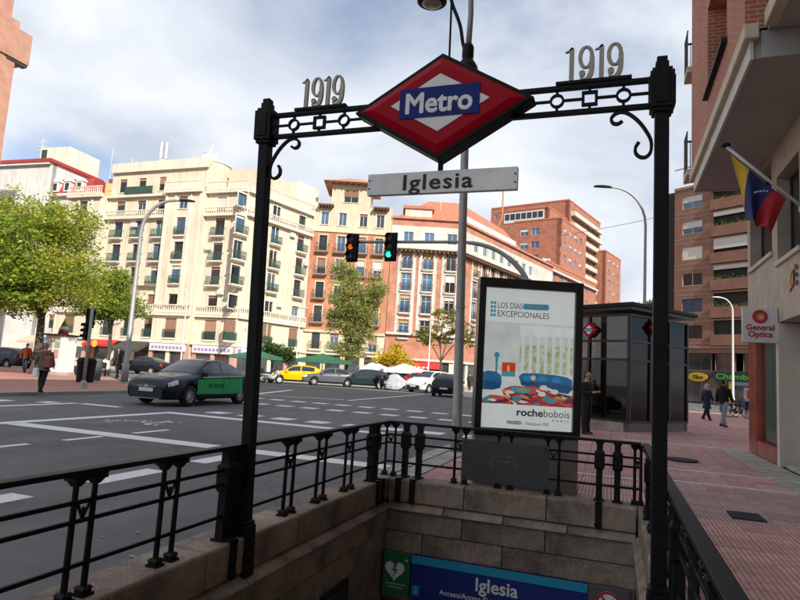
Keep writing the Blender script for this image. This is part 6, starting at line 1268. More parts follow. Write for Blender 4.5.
# ------------------------------------------------------------------ trees
bark = mat('bark', (.085, .065, .048), .9, .35, 8, .4, 30); leafm = leafmat('foliage')
def tree(label, base, trunk_h, r0, lobes, n_leaf, size, cols, seed, name='street_tree', group=None, lean=(0, 0), yellow=.3):
    rg = np.random.default_rng(seed); rr_ = random.Random(seed); bx_, by_, bz_ = [float(v) for v in base]
    o = thing(name, label, 'tree', (bx_, by_, bz_), group); B = np.array((bx_, by_, bz_))
    tb_ = MB(); topp = (bx_+lean[0], by_+lean[1], bz_+trunk_h)
    tb_.tube(smooth2([(bx_, by_, bz_-.05), (bx_+lean[0]*.25+.06, by_+lean[1]*.25, bz_+trunk_h*.45), topp], 4), [r0*1.35]+[r0*(1-.045*k) for k in range(8)], 9)
    for (cx, cy, cz, rx, ry, rz_) in lobes:
        e = Vector((bx_+cx, by_+cy, bz_+cz)); s = Vector(topp); mid = s.lerp(e, .45)+Vector((rr_.uniform(-.3, .3), rr_.uniform(-.3, .3), .3))
        tb_.tube(smooth2([tuple(s-Vector((0, 0, .3))), tuple(mid), tuple(e)], 4), [r0*.55*(1-.09*k) for k in range(9)], 6)
        for t in range(3):
            d = Vector((rr_.uniform(-1, 1)*rx, rr_.uniform(-1, 1)*ry, rr_.uniform(-.2, .9)*rz_))*.7; m2 = mid.lerp(e, rr_.uniform(.2, .9)); tb_.tube([tuple(m2), tuple(m2.lerp(e+d, .55)+Vector((0, 0, .1))), tuple(e+d)], [r0*.24, r0*.16, r0*.06], 5)
    tb_.build('trunk', bark, o, smooth=True)
    vol = np.array([l[3]*l[4]*l[5] for l in lobes])**.75; vol = vol/vol.sum(); P = []; C = []
    for l, f_ in zip(lobes, vol):
        ncl = max(12, int(n_leaf*f_/34)); d = rg.normal(size=(ncl, 3)); d /= np.linalg.norm(d, axis=1)[:, None]; rad = (.30+.70*rg.random(ncl)**.55)*(1+.16*rg.normal(size=ncl))
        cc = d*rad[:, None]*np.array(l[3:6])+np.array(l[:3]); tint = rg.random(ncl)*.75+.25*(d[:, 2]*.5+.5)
        for c, t in zip(cc, tint):
            k = rg.integers(20, 48); s = rg.uniform(.6, 1.25); q = rg.normal(size=(k, 3))*np.array((.34, .34, .22))*s*(.55+.10*max(l[3:6])); P.append(c+q); C.append(np.clip(t+rg.normal(size=k)*.16, 0, 1))
    P = np.concatenate(P)+B; C = np.concatenate(C); n = len(P); a = rg.normal(size=(n, 3)); a[:, 2] *= .6; a /= np.linalg.norm(a, axis=1)[:, None]; b = rg.normal(size=(n, 3)); b -= (b*a).sum(1)[:, None]*a; b /= np.linalg.norm(b, axis=1)[:, None]
    s = size*rg.uniform(.6, 1.3, n)[:, None]; v = np.stack([P-a*s, P+b*s*.55, P+a*s, P-b*s*.55], 1).reshape(-1, 3); c0 = v.mean(0); c0[2] = v[:, 2].min()
    me = bpy.data.meshes.new('crown'); me.vertices.add(4*n); me.vertices.foreach_set('co', (v-c0).ravel().astype(np.float32)); me.loops.add(4*n); me.loops.foreach_set('vertex_index', np.arange(4*n, dtype=np.int32)); me.polygons.add(n)
    me.polygons.foreach_set('loop_start', np.arange(0, 4*n, 4, dtype=np.int32)); me.update(calc_edges=True)
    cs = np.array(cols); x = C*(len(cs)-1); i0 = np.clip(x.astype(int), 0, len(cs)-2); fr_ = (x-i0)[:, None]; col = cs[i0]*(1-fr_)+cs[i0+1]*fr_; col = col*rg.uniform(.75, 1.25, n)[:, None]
    at_ = me.attributes.new('leaf_colour', 'FLOAT_COLOR', 'POINT'); at_.data.foreach_set('color', np.repeat(np.concatenate([col, np.ones((n, 1))], 1), 4, 0).ravel().astype(np.float32))
    me.materials.append(leafm); cro = put('crown', me, o, Vector(c0)-wl(o), recalc=False); return o
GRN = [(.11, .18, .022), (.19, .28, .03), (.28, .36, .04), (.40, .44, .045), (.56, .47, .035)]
OLV = [(.16, .21, .045), (.27, .31, .075), (.38, .41, .12), (.46, .46, .16)]
YEL = [(.35, .28, .02), (.62, .46, .02), (.70, .52, .03)]; DKG = [(.035, .07, .015), (.06, .12, .02), (.10, .17, .03)]
b = g(34, 374, .1)
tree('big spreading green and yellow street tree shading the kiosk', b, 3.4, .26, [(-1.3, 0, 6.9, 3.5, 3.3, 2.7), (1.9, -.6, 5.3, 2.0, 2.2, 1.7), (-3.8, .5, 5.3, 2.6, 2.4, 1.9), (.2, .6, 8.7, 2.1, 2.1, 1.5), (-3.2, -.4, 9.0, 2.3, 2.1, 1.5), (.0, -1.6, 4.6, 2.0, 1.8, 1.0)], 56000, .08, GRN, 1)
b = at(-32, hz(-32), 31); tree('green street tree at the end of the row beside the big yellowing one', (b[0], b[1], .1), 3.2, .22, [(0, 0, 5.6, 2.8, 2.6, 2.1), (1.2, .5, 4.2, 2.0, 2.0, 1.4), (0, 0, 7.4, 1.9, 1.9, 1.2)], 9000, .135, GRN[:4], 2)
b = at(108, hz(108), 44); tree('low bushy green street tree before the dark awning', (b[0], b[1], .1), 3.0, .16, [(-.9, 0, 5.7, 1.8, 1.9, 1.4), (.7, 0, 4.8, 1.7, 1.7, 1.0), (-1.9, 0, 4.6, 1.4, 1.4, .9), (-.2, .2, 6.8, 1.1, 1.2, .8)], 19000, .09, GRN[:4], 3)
b = at(346, hz(346), 55); tree('slender olive green street tree in front of the orange brick house', (b[0], b[1], .1), 3.4, .17, [(-.4, 0, 8.0, 1.6, 1.5, 2.2), (1.2, 0, 7.0, 1.6, 1.5, 1.9), (.6, .3, 5.0, 1.7, 1.6, 1.5), (-1.0, 0, 10.2, 1.1, 1.1, 1.3), (2.4, 0, 8.6, 1.1, 1.1, 1.3), (0, 0, 3.2, 1.5, 1.5, .9), (-1.4, 0, 5.9, .9, .9, 1.2)], 24000, .095, OLV, 4)
b = at(440, hz(440), 64); tree('sparse small street tree with pale leaves beside the red awning', (b[0], b[1], .1), 3.0, .14, [(-.6, 0, 5.4, 1.8, 1.5, 1.2), (1.2, 0, 6.2, 1.6, 1.4, 1.1), (.2, 0, 7.6, 1.3, 1.3, .8), (-2.2, 0, 5.6, 1.0, 1.0, .8), (2.4, 0, 5.2, 1.1, 1.0, 1.0)], 3600, .14, [(.10, .12, .02), (.22, .22, .04), (.34, .30, .05)], 5)
b = at(392, hz(392), 56); tree('bright yellow autumn shrub tree by the parked cars', (b[0], b[1], .1), 1.5, .08, [(0, 0, 2.6, 1.3, 1.2, .8), (1.2, 0, 2.2, .9, .9, .6), (-1.0, 0, 2.2, .9, .9, .6), (.2, 0, 3.4, .7, .7, .5)], 3200, .12, YEL, 6)
b = at(272, hz(272), 59); tree('rounded dark green bush between the green parasols', (b[0], b[1], .1), 1.4, .10, [(0, 0, 2.7, 1.5, 1.3, .9), (1.4, 0, 2.3, 1.1, 1.1, .7)], 3600, .12, DKG, 7)
b = at(656, hz(656), 80); tree('tree with yellow green crown showing over the pavilion roof', (b[0], b[1], .1), 6.0, .2, [(-.8, 0, 11.0, 2.4, 2.2, 2.0), (1.4, 0, 10.0, 2.0, 2.0, 2.0), (0, 0, 8.2, 2.6, 2.4, 1.8), (-3.5, 0, 8.8, 1.7, 1.7, 1.3)], 7000, .17, [(.10, .13, .03), (.22, .24, .04), (.42, .40, .08)], 8)
b = at(596, hz(596), 90); tree('low yellowing tree beyond the pavilion beside the brick blocks', (b[0], b[1], .1), 5.0, .2, [(0, 0, 9.5, 2.4, 2.2, 1.8), (-2.5, 0, 8.6, 2, 2, 1.6)], 3500, .18, [(.14, .15, .03), (.30, .27, .04), (.5, .42, .06)], 9)

# ------------------------------------------------------------------ vehicles
rubber = mat('tyre_rubber', (.014, .014, .014), .85, .2, 10); rimm = mat('alloy', (.50, .50, .51), .35, .1, 6, metal=.15); carglass = panemat('car_glass', (.010, .018, .028), .03, .1)
headl = mat('headlight', (.62, .64, .66), .12, .1, 10, spec=.8); taill = mat('tail_light', (.34, .012, .012), .2, .1, 8); trim = mat('black_trim', (.012, .012, .013), .5, .1, 5); platem = mat('number_plate', (.70, .70, .68), .4, .05, 5)
STY = {
 'sedan': dict(L=4.63, W=1.79, st=[(0, .62, .66, .66), (.012, .80, .86, .74), (.03, .93, 1.00, .80), (.10, .97, 1.06, .85), (.165, .97, 1.10, .88), (.25, .965, 1.28, .89), (.33, .955, 1.385, .895), (.45, .945, 1.435, .895), (.55, .935, 1.40, .895), (.64, .925, 1.20, .895), (.735, .90, .965, .89), (.85, .84, .90, .875), (.93, .79, .85, .845), (.975, .72, .77, .79), (1.0, .64, .68, .70)], rear=(.17, .32), ws=(.56, .725), side=(.205, .655), wb=2.70),
 'hatch': dict(L=4.2, W=1.78, st=[(0, .66, .72, .70), (.012, .86, .93, .80), (.03, .95, 1.10, .84), (.08, .97, 1.27, .87), (.14, .97, 1.40, .885), (.30, .96, 1.465, .89), (.45, .945, 1.48, .89), (.56, .935, 1.43, .89), (.65, .925, 1.22, .89), (.745, .91, .98, .885), (.86, .85, .91, .87), (.945, .75, .80, .82), (.985, .65, .69, .73), (1.0, .55, .59, .62)], rear=(.035, .135), ws=(.57, .735), side=(.15, .665), wb=2.58),
 'suv': dict(L=4.45, W=1.85, st=[(0, .72, .80, .74), (.012, .95, 1.05, .83), (.03, 1.05, 1.22, .87), (.08, 1.07, 1.42, .90), (.14, 1.07, 1.58, .915), (.30, 1.06, 1.64, .925), (.45, 1.05, 1.65, .925), (.56, 1.04, 1.60, .925), (.66, 1.03, 1.36, .92), (.745, 1.01, 1.10, .915), (.86, .96, 1.04, .90), (.945, .86, .92, .85), (.985, .72, .77, .77), (1.0, .60, .64, .66)], rear=(.035, .135), ws=(.57, .735), side=(.15, .67), wb=2.65)}
def car_surf(sty):
    S = STY[sty]; st = np.array(S['st']); t0 = st[:, 0]; Lc = S['L']
    def sec(t):
        zs, zt, wd = (np.interp(t, t0, st[:, i]) for i in (1, 2, 3)); gh = max(0., min(1., (zt-zs-.10)/.30)); wt = wd*(.80-.13*gh)
        zb = .20+.05*(t > .97)+.06*max(0, .06-t)/.06
        pts = [(0, zb), (wd*.55, zb), (wd*.88, zb+.01), (wd*.965, zb+.08), (wd*.99, zb+.20), (wd, zb+(zs-zb)*.50), (wd*.995, zb+(zs-zb)*.72), (wd*.975, zs-.04), (wd*.945, zs), ]
        for k in (.12, .35, .6, .85): pts.append((wd*.945+(wt-wd*.945)*(k+.06*math.sin(math.pi*k)), zs+(zt-zs)*k*(.98)))
        pts += [(wt, zt-.005), (wt*.93, zt+.018), (wt*.75, zt+.034), (wt*.4, zt+.046), (0, zt+.05)]
        return (t-.5)*Lc, pts
    return S, sec
def gridpt(sec, t, v):     # v indexes along the section, real valued
    x, p = sec(t); i = int(min(v, len(p)-1.0001)); f = v-i; return np.array((x, p[i][0]*(1-f)+p[i+1][0]*f, p[i][1]*(1-f)+p[i+1][1]*f))
def patch(sec, t0, t1, v0, v1, side, off, nt=8, nv=4, cross=False):
    ts = np.linspace(t0, t1, nt+1); mb = MB()
    if cross: vv = [(v, 1) for v in np.linspace(v0, 17, nv+1)] + [(v, -1) for v in np.linspace(17, v0, nv+1)[1:]]
    else: vv = [(v, side) for v in np.linspace(v0, v1, nv+1)]
    m_ = len(vv); P = np.zeros((nt+1, m_, 3))
    for i, t in enumerate(ts):
        for j, (v, s) in enumerate(vv): q = gridpt(sec, t, v); P[i, j] = (q[0], q[1]*s, q[2])
    du = np.gradient(P, axis=0); dv = np.gradient(P, axis=1); n = np.cross(du, dv); n /= np.linalg.norm(n, axis=2)[:, :, None]+1e-9
    ref = P-np.array((0, 0, .6)); ref[:, :, 0] *= .2; sg_ = np.sign((n*ref).sum(2))[:, :, None]; n = n*sg_; Q = P+n*off; I = P-n*.004
    b = len(mb.v); mb.v = [tuple(p) for p in Q.reshape(-1, 3)] + [tuple(p) for p in I.reshape(-1, 3)]; K_ = (nt+1)*m_
    idx = lambda i, j: i*m_+j
    for i in range(nt):
        for j in range(m_-1): mb.f.append((idx(i, j), idx(i+1, j), idx(i+1, j+1), idx(i, j+1)))
    mb.flat_from = len(mb.f)
    def cap(*q):                                   # edge strip with vertices of its own, so that shading stays crisp
        b0 = len(mb.v); mb.v += [mb.v[k] for k in q]; mb.f.append((b0, b0+1, b0+2, b0+3))
    for i in range(nt):
        for j in (0, m_-1): cap(idx(i, j), idx(i+1, j), K_+idx(i+1, j), K_+idx(i, j))
    for j in range(m_-1):
        for i in (0, nt): cap(idx(i, j), idx(i, j+1), K_+idx(i, j+1), K_+idx(i, j))
    mb.m = [0]*len(mb.f); return mb
CARM = {}
def car_meshes(sty):
    if sty in CARM: return CARM[sty]
    S, sec = car_surf(sty); ts = sorted(set(list(np.linspace(0, 1, 60)) + [a[0] for a in S['st']])); mb = MB(); rings = []
    for t in ts:
        x, p = sec(t); ring = [(x, a, z) for a, z in p] + [(x, -a, z) for a, z in p[-2:0:-1]]; rings.append(ring)
    n = len(rings[0]); vs = [q for r_ in rings for q in r_]; fs = [(i*n+j, i*n+(j+1) % n, (i+1)*n+(j+1) % n, (i+1)*n+j) for i in range(len(ts)-1) for j in range(n)] + [tuple(range(n-1, -1, -1)), tuple((len(ts)-1)*n+j for j in range(n))]
    mb.add(vs, fs); me = mb.mesh('body', trim, True); fixn(me)
    ob = bpy.data.objects.new('body', me); COL.objects.link(ob); cutters = []
    fx = S['wb']/2+.02; rx = -S['wb']/2+.02
    for x in (fx, rx):
        for s in (-1, 1):
            cm = MB().lathe([(.001, -.16), (.365, -.16), (.365, .3), (.001, .3)], 32, (x, s*(S['W']/2-.10), .335), 'y').mesh('c', trim); fixn(cm); co = bpy.data.objects.new('c', cm); COL.objects.link(co); cutters.append(co)
            md = ob.modifiers.new('b', 'BOOLEAN'); md.operation = 'DIFFERENCE'; md.object = co; md.solver = 'EXACT'
    bpy.context.view_layer.update(); dg = bpy.context.evaluated_depsgraph_get(); body = bpy.data.meshes.new_from_object(ob.evaluated_get(dg)); 
    for c in cutters: bpy.data.objects.remove(c)
    bpy.data.objects.remove(ob); CARM[sty] = (S, sec, body, fx, rx); return CARM[sty]
tyre_me = MB().lathe([(.205, -.095), (.30, -.105), (.322, -.08), (.325, 0), (.322, .08), (.30, .105), (.205, .095), (.205, -.095)], 28, (0, 0, 0), 'y').mesh('tyre', rubber, True); fixn(tyre_me)
rmb = MB(); rmb.lathe([(.205, -.09), (.212, -.07), (.195, -.06), (.19, .06), (.205, .09), (.205, -.09)], 28, (0, 0, 0), 'y'); rmb.lathe([(.001, -.062), (.055, -.062), (.06, -.03), (.001, -.03)], 14, (0, 0, 0), 'y')
for k in range(10):
    a = 2*math.pi*k/10; c_, s_ = math.cos(a), math.sin(a); wq = .017; rmb.add([(c_*.04-s_*wq, -.058, s_*.04+c_*wq), (c_*.04+s_*wq, -.058, s_*.04-c_*wq), (c_*.20+s_*wq*.8, -.068, s_*.20-c_*wq*.8), (c_*.20-s_*wq*.8, -.068, s_*.20+c_*wq*.8), (c_*.04-s_*wq, -.03, s_*.04+c_*wq), (c_*.04+s_*wq, -.03, s_*.04-c_*wq), (c_*.20+s_*wq*.8, -.04, s_*.20-c_*wq*.8), (c_*.20-s_*wq*.8, -.04, s_*.20+c_*wq*.8)], [(0, 1, 2, 3), (7, 6, 5, 4), (0, 4, 5, 1), (1, 5, 6, 2), (2, 6, 7, 3), (3, 7, 4, 0)])
rim_me = rmb.mesh('rim', rimm); fixn(rim_me); hub_me = MB().lathe([(.001, 0), (.2, 0), (.2, .02), (.001, .02)], 20, (0, 0, 0), 'y').mesh('brake_disc', trim); fixn(hub_me)
PC = {}
def cpatch(key, fn):
    if key not in PC: PC[key] = fn()
    return PC[key]
def car(label, sty, pos, rz, paint_col, doors=None, name='parked_car', group=None, cover=None):
    S, sec, body, fx, rx = car_meshes(sty); pm_ = mat('car_paint_%.3f_%.3f_%.3f' % paint_col, paint_col, .25, .05, 2, spec=.3, coat=.18)
    o = thing(name, label, 'car', (pos[0], pos[1], pos[2] if len(pos) > 2 else 0), group, rz)
    bme = body.copy(); bme.materials.clear(); bme.materials.append(pm_); inst('body', bme, o, (0, 0, 0))
    def pt(nm, m_, *a, **k):
        key = (sty, nm, m_.name, str(a), str(sorted(k.items())))
        def f():
            me = patch(sec, *a, **k).mesh(nm, m_, True); fixn(me); return me
        return inst(nm, cpatch(key, f), o, (0, 0, 0))
    pt('windscreen', carglass, S['ws'][0], S['ws'][1], 13.6, 0, 1, .006, nt=10, nv=5, cross=True); pt('rear_window', carglass, S['rear'][0], S['rear'][1], 13.6, 0, 1, .006, nt=8, nv=5, cross=True)
    a, b = S['side']; m_ = (a+b)/2+.01
    for s in (1, -1):
        pt('side_window', carglass, a+.015, m_-.010, 9.4, 12.5, s, .005, nt=8, nv=5); pt('side_window', carglass, m_+.010, b-.01, 9.4, 12.5, s, .005, nt=8, nv=5)
        pt('headlight', headl, .915, .985, 6.3, 8.5, s, .006, nt=6, nv=3); pt('headlight_surround', trim, .89, .99, 5.7, 8.9, s, .003, nt=6, nv=4); pt('tail_light', taill, .006, .05, 6.2, 8.4, s, .008, nt=4, nv=4)
        dm = doors or pm_
        if doors:
            pt('door', doors, a-.005, m_-.003, 3.8, 8.0, s, .003, nt=10, nv=6); pt('door', doors, m_+.003, b+.075, 3.8, 8.0, s, .003, nt=10, nv=6)
        pt('sill_trim', trim, .26, .72, 2.2, 3.6, s, .008, nt=8, nv=2); 
        for tt in (m_-.06, b+.015): q = gridpt(sec, tt, 7.0); hb = MB().box(-.09, .09, -.012, .018, -.012, .012); me = cpatch(('handle',), lambda: hb.mesh('door_handle', trim)); inst('door_handle', me, o, (q[0], q[1]*s, q[2]))
        q = gridpt(sec, S['ws'][1]-.045, 9.2); mm2 = cpatch(('mir', pm_.name), lambda: MB().frus(0, 0, -.06, .07, .05, .09, .065, .10).mesh('mirror', pm_)); inst('mirror', mm2, o, (q[0], (q[1]+.11)*s, q[2]+.04))
    x = S['L']/2
    def bxx(nm, m_, x0, x1, y0, y1, z0, z1): key = (sty, nm, x0, y0, z0, m_.name); me = cpatch(key, lambda: MB().box(x0, x1, y0, y1, z0, z1).mesh(nm, m_)); fixn(me); inst(nm, me, o, (0, 0, 0))
    bxx('grille', trim, x-.03, x+.004, -.60, .60, .245, .545); bxx('upper_grille', rimm, x-.02, x+.006, -.34, .34, .585, .60); bxx('badge', rimm, x-.02, x+.012, -.06, .06, .56, .63); bxx('lower_lip', rimm, x-.03, x+.008, -.5, .5, .225, .24); bxx('number_plate', platem, x, x+.014, -.26, .26, .43, .54); bxx('number_plate', platem, -x-.012, -x+.02, -.26, .26, .50, .61)
    if sty == 'suv': bxx('bumper_guard', trim, x-.06, x+.008, -.6, .6, .22, .34)
    for xx in (fx, rx):
        for s in (1, -1):
            wz = inst('wheel', hub_me, o, (xx, s*(S['W']/2-.115), .327), 0 if s < 0 else math.pi); inst('tyre', tyre_me, wz, (0, 0, 0)); inst('rim', rim_me, wz, (0, 0, 0))
    return o
tx = car('dark blue taxi saloon with bright green doors driving on the avenue', 'sedan', (-13.16, 17.1), -math.pi/2, (.008, .013, .028), mat('door_green', (.0, .40, .115), .25, .05, 2, coat=.7), name='taxi')
for s in (1, -1):
    for k in range(3): tx_ = MB().box(-.30+.30*k, -.08+.30*k, -.004, .004, .58, .70); me = tx_.mesh('door_print', mat('door_print', (.0, .16, .05), .4, .1, 4)); inst('door_print', me, tx, (0, s*.906, 0))
def atg(px, dp, z=0.): q = at(px, hz(px), dp); return (float(q[0]), float(q[1]), z)
AX = R(29)
car('yellow hatchback parked by the green parasols', 'hatch', atg(297, 49.0), AX+math.pi, (.75, .42, .0), group=None)
car('dark grey saloon parked between the yellow and the small dark car', 'sedan', atg(331.5, 49.3), AX+math.pi+R(2), (.10, .105, .115))
car('small dark green hatchback parked beside the white tents', 'hatch', atg(364, 49.6), AX+R(-6)+math.pi, (.02, .032, .034))
car('red hatchback half hidden behind the white car', 'hatch', atg(416, 53.0), AX+math.pi-R(20), (.45, .02, .025))
car('white people carrier parked nose towards the road', 'suv', atg(431, 47.5), R(250), (.70, .71, .72))
car('black hatchback seen from behind beside the lamp column', 'hatch', atg(449, 42.0), R(96), (.012, .014, .016))
car('black saloon parked before the dark awning of the cream block', 'sedan', atg(146, 51.0), R(182), (.012, .013, .016))
car('dark blue hatchback parked behind the big tree', 'hatch', atg(6, 45.0), R(182), (.02, .025, .035))

def motorbike(label, pos, rz, colr, shield=True, name='motorcycle'):
    o = thing(name, label, 'motorbike', pos, None, rz); bodym = mat('bike_%.2f_%.2f' % colr[:2], colr, .3, .05, 3, coat=.5)
    for x in (-.62, .68):
        w_ = MB().lathe([(.20, -.05), (.28, -.06), (.30, 0), (.28, .06), (.20, .05), (.20, -.05)], 20, (x, 0, .30), 'y').local('wheel', rubber, o, smooth=True); MB().lathe([(.02, -.03), (.2, -.02), (.2, .02), (.02, .03)], 14, (x, 0, .30), 'y').local('rim', rimm, w_)
    MB().tube([(.68, 0, .30), (.50, 0, .75), (.42, 0, 1.0)], .04, 8).local('fork', rimm, o); MB().tube([(-.62, 0, .32), (-.2, 0, .45), (.25, 0, .42), (.45, 0, .75)], [.09, .16, .15, .08], 10).local('body', bodym, o, smooth=True)
    MB().frus(-.35, 0, .70, .84, .45, .13, .38, .11).local('seat', trim, o, bevel=.03); MB().tube([(-.75, 0, .62), (-.3, 0, .62), (.1, 0, .55)], [.08, .16, .12], 10).local('tail', bodym, o, smooth=True)
    MB().tube([(.36, -.34, 1.05), (.44, 0, 1.02), (.36, .34, 1.05)], .018, 8).local('handlebar', trim, o); MB().tube([(.60, 0, .62), (.50, 0, .85), (.40, 0, .98)], [.08, .15, .10], 10).local('front_fairing', bodym, o, smooth=True)
    if shield: MB().add([(.50, -.2, .95), (.50, .2, .95), (.34, .16, 1.42), (.34, -.16, 1.42), (.49, -.2, .95), (.49, .2, .95), (.33, .16, 1.42), (.33, -.16, 1.42)], [(0, 1, 2, 3), (7, 6, 5, 4), (0, 4, 5, 1), (2, 6, 7, 3), (1, 5, 6, 2), (0, 3, 7, 4)]).local('windshield', glassmat('bike_screen', (.7, .72, .72)), o)
    MB().box(-.95, -.62, -.18, .18, .82, 1.12).local('top_box', trim, o, bevel=.04); MB().lathe([(.001, 0), (.08, 0), (.08, .05), (.001, .05)], 12, (.56, 0, .82), 'x').local('headlamp', headl, o); return o
motorbike('black and white scooter parked beside the yellow car', atg(272, 47.5), R(20), (.45, .45, .45)); motorbike('black motorcycle parked beside the white scooter', atg(264, 48.2), R(215), (.02, .02, .02)); motorbike('silver scooter under a crumpled cover by the white tents', atg(394, 48.5), R(60), (.38, .40, .42)); motorbike('dark scooter parked next to the silver one', atg(385, 49.0), R(70), (.03, .03, .035))
cvm = mat('cover_silver', (.42, .44, .46), .45, .3, 7, .8, 9); cv = MB(); cvp = atg(395.5, 48.0); q = random.Random(4)
for i in range(9):
    for j in range(13):
        t = i/8; a = 2*math.pi*j/12; rr_ = (1-.75*t**2)*(1+.10*math.sin(3*a+5*t)+q.uniform(-.06, .06)); cv.v.append((cvp[0]+1.0*rr_*math.cos(a), cvp[1]+.45*rr_*math.sin(a), .12+1.15*t**.8))
for i in range(8):
    for j in range(12): cv.f.append((i*13+j, i*13+j+1, (i+1)*13+j+1, (i+1)*13+j)); cv.m.append(0)
cv.f.append(tuple(8*13+j for j in range(12))); cv.m.append(0); tag(cv.build('motorbike_cover', cvm, smooth=False), 'crumpled silver cover thrown over a scooter by the white tents', 'cover')

def bicycle(label, pos, rz, group=None):
    o = thing('bicycle', label, 'bicycle', pos, group, rz); fm_ = trim
    for x in (-.5, .52):
        t = [(x+.33*math.cos(a), 0, .34+.33*math.sin(a)) for a in [2*math.pi*k/24 for k in range(25)]]; w_ = MB().tube(t, .022, 6, False).local('wheel', rubber, o, smooth=True)
        sp2 = MB()
        for k in range(10): a = math.pi*k/5; sp2.tube([(x, 0, .34), (x+.32*math.cos(a), 0, .34+.32*math.sin(a))], .004, 4)
        sp2.local('spokes', rimm, w_)
    fr2 = MB()
    for a, b in (((-.5, 0, .34), (-.12, 0, .30)), ((-.12, 0, .30), (-.22, 0, .85)), ((-.22, 0, .80), (.34, 0, .82)), ((-.12, 0, .30), (.36, 0, .74)), ((-.5, 0, .34), (-.21, 0, .78)), ((.52, 0, .34), (.36, 0, .72)), ((.36, 0, .72), (.33, 0, .98))): fr2.tube([a, b], .022, 6)
    fr2.local('frame', fm_, o); MB().frus(-.24, 0, .86, .92, .13, .06, .11, .08).local('saddle', rubber, o, bevel=.02); MB().tube([(.30, -.27, .98), (.36, 0, 1.0), (.30, .27, .98)], .016, 6).local('handlebar', fm_, o); MB().lathe([(.09, -.02), (.09, .02)], 14, (-.12, 0, .30), 'y').local('chainwheel', fm_, o)
    MB().box(-.75, -.35, -.12, .12, .68, .72).local('carrier', fm_, o); return o
for k, (px, dp, a) in enumerate(((738, 33, 20), (743, 34, 30), (735, 36, 10))): bicycle(('black bicycle parked just in front of the white lamp', 'black bicycle parked between the white lamp and the poster stand', 'black bicycle parked behind the other two near the white lamp')[k], atg(px, dp, .1), R(a), 'bicycles parked near the white lamp')
bo2 = thing('poster_stand', 'narrow pale poster stand beside the parked bicycles', 'sign', atg(751, 34, .1)); bp3 = wl(bo2)
MB().box(bp3.x-.35, bp3.x+.35, bp3.y-.05, bp3.y+.05, .15, 1.75).build('board', mat('poster_pale', (.45, .47, .5), .6, .3, 2), bo2); MB().box(bp3.x-.3, bp3.x+.1, bp3.y-.056, bp3.y-.051, .5, 1.0).build('picture', blue_enam, bo2); MB().box(bp3.x-.2, bp3.x+.3, bp3.y-.056, bp3.y-.051, 1.15, 1.6).build('picture', rr, bo2)

# ------------------------------------------------------------------ people
skin = mat('skin', (.42, .25, .18), .6, .08, 8); hairs = {'grey': mat('hair_grey', (.42, .40, .38), .7, .2, 20), 'dark': mat('hair_dark', (.02, .016, .013), .6, .2, 20), 'brown': mat('hair_brown', (.09, .05, .03), .6, .2, 20)}
def blob(lists, vox):
    """lists: chains of (point, radius-x, radius-y) lofted and fused into one surface"""
    mb = MB()
    for ch in lists:
        pts = [Vector(c[0]) for c in ch]; k = len(pts); n = 12; vs = []
        for i, p in enumerate(pts):
            t = (pts[min(i+1, k-1)]-pts[max(i-1, 0)]).normalized(); a = Vector((1, 0, 0)); a = (a-t*a.dot(t))
            if a.length < .2: a = Vector((0, 1, 0))-t*t.y
            a.normalize(); b_ = t.cross(a)
            for j in range(n): th = 2*math.pi*j/n; vs.append(p+a*math.cos(th)*ch[i][1]+b_*math.sin(th)*ch[i][2])
        fs = [(i*n+j, i*n+(j+1) % n, (i+1)*n+(j+1) % n, (i+1)*n+j) for i in range(k-1) for j in range(n)] + [tuple(range(n-1, -1, -1)), tuple((k-1)*n+j for j in range(n))]; mb.add(vs, fs)
    me = mb.mesh('b', skin, True); fixn(me); ob = bpy.data.objects.new('b', me); COL.objects.link(ob); md = ob.modifiers.new('r', 'REMESH'); md.mode = 'VOXEL'; md.voxel_size = vox; md.use_smooth_shade = True; s2 = ob.modifiers.new('s', 'SMOOTH'); s2.iterations = 3; s2.factor = .5
    bpy.context.view_layer.update(); dg = bpy.context.evaluated_depsgraph_get(); out_ = bpy.data.meshes.new_from_object(ob.evaluated_get(dg)); bpy.data.objects.remove(ob); out_.polygons.foreach_set('use_smooth', [True]*len(out_.polygons)); return out_
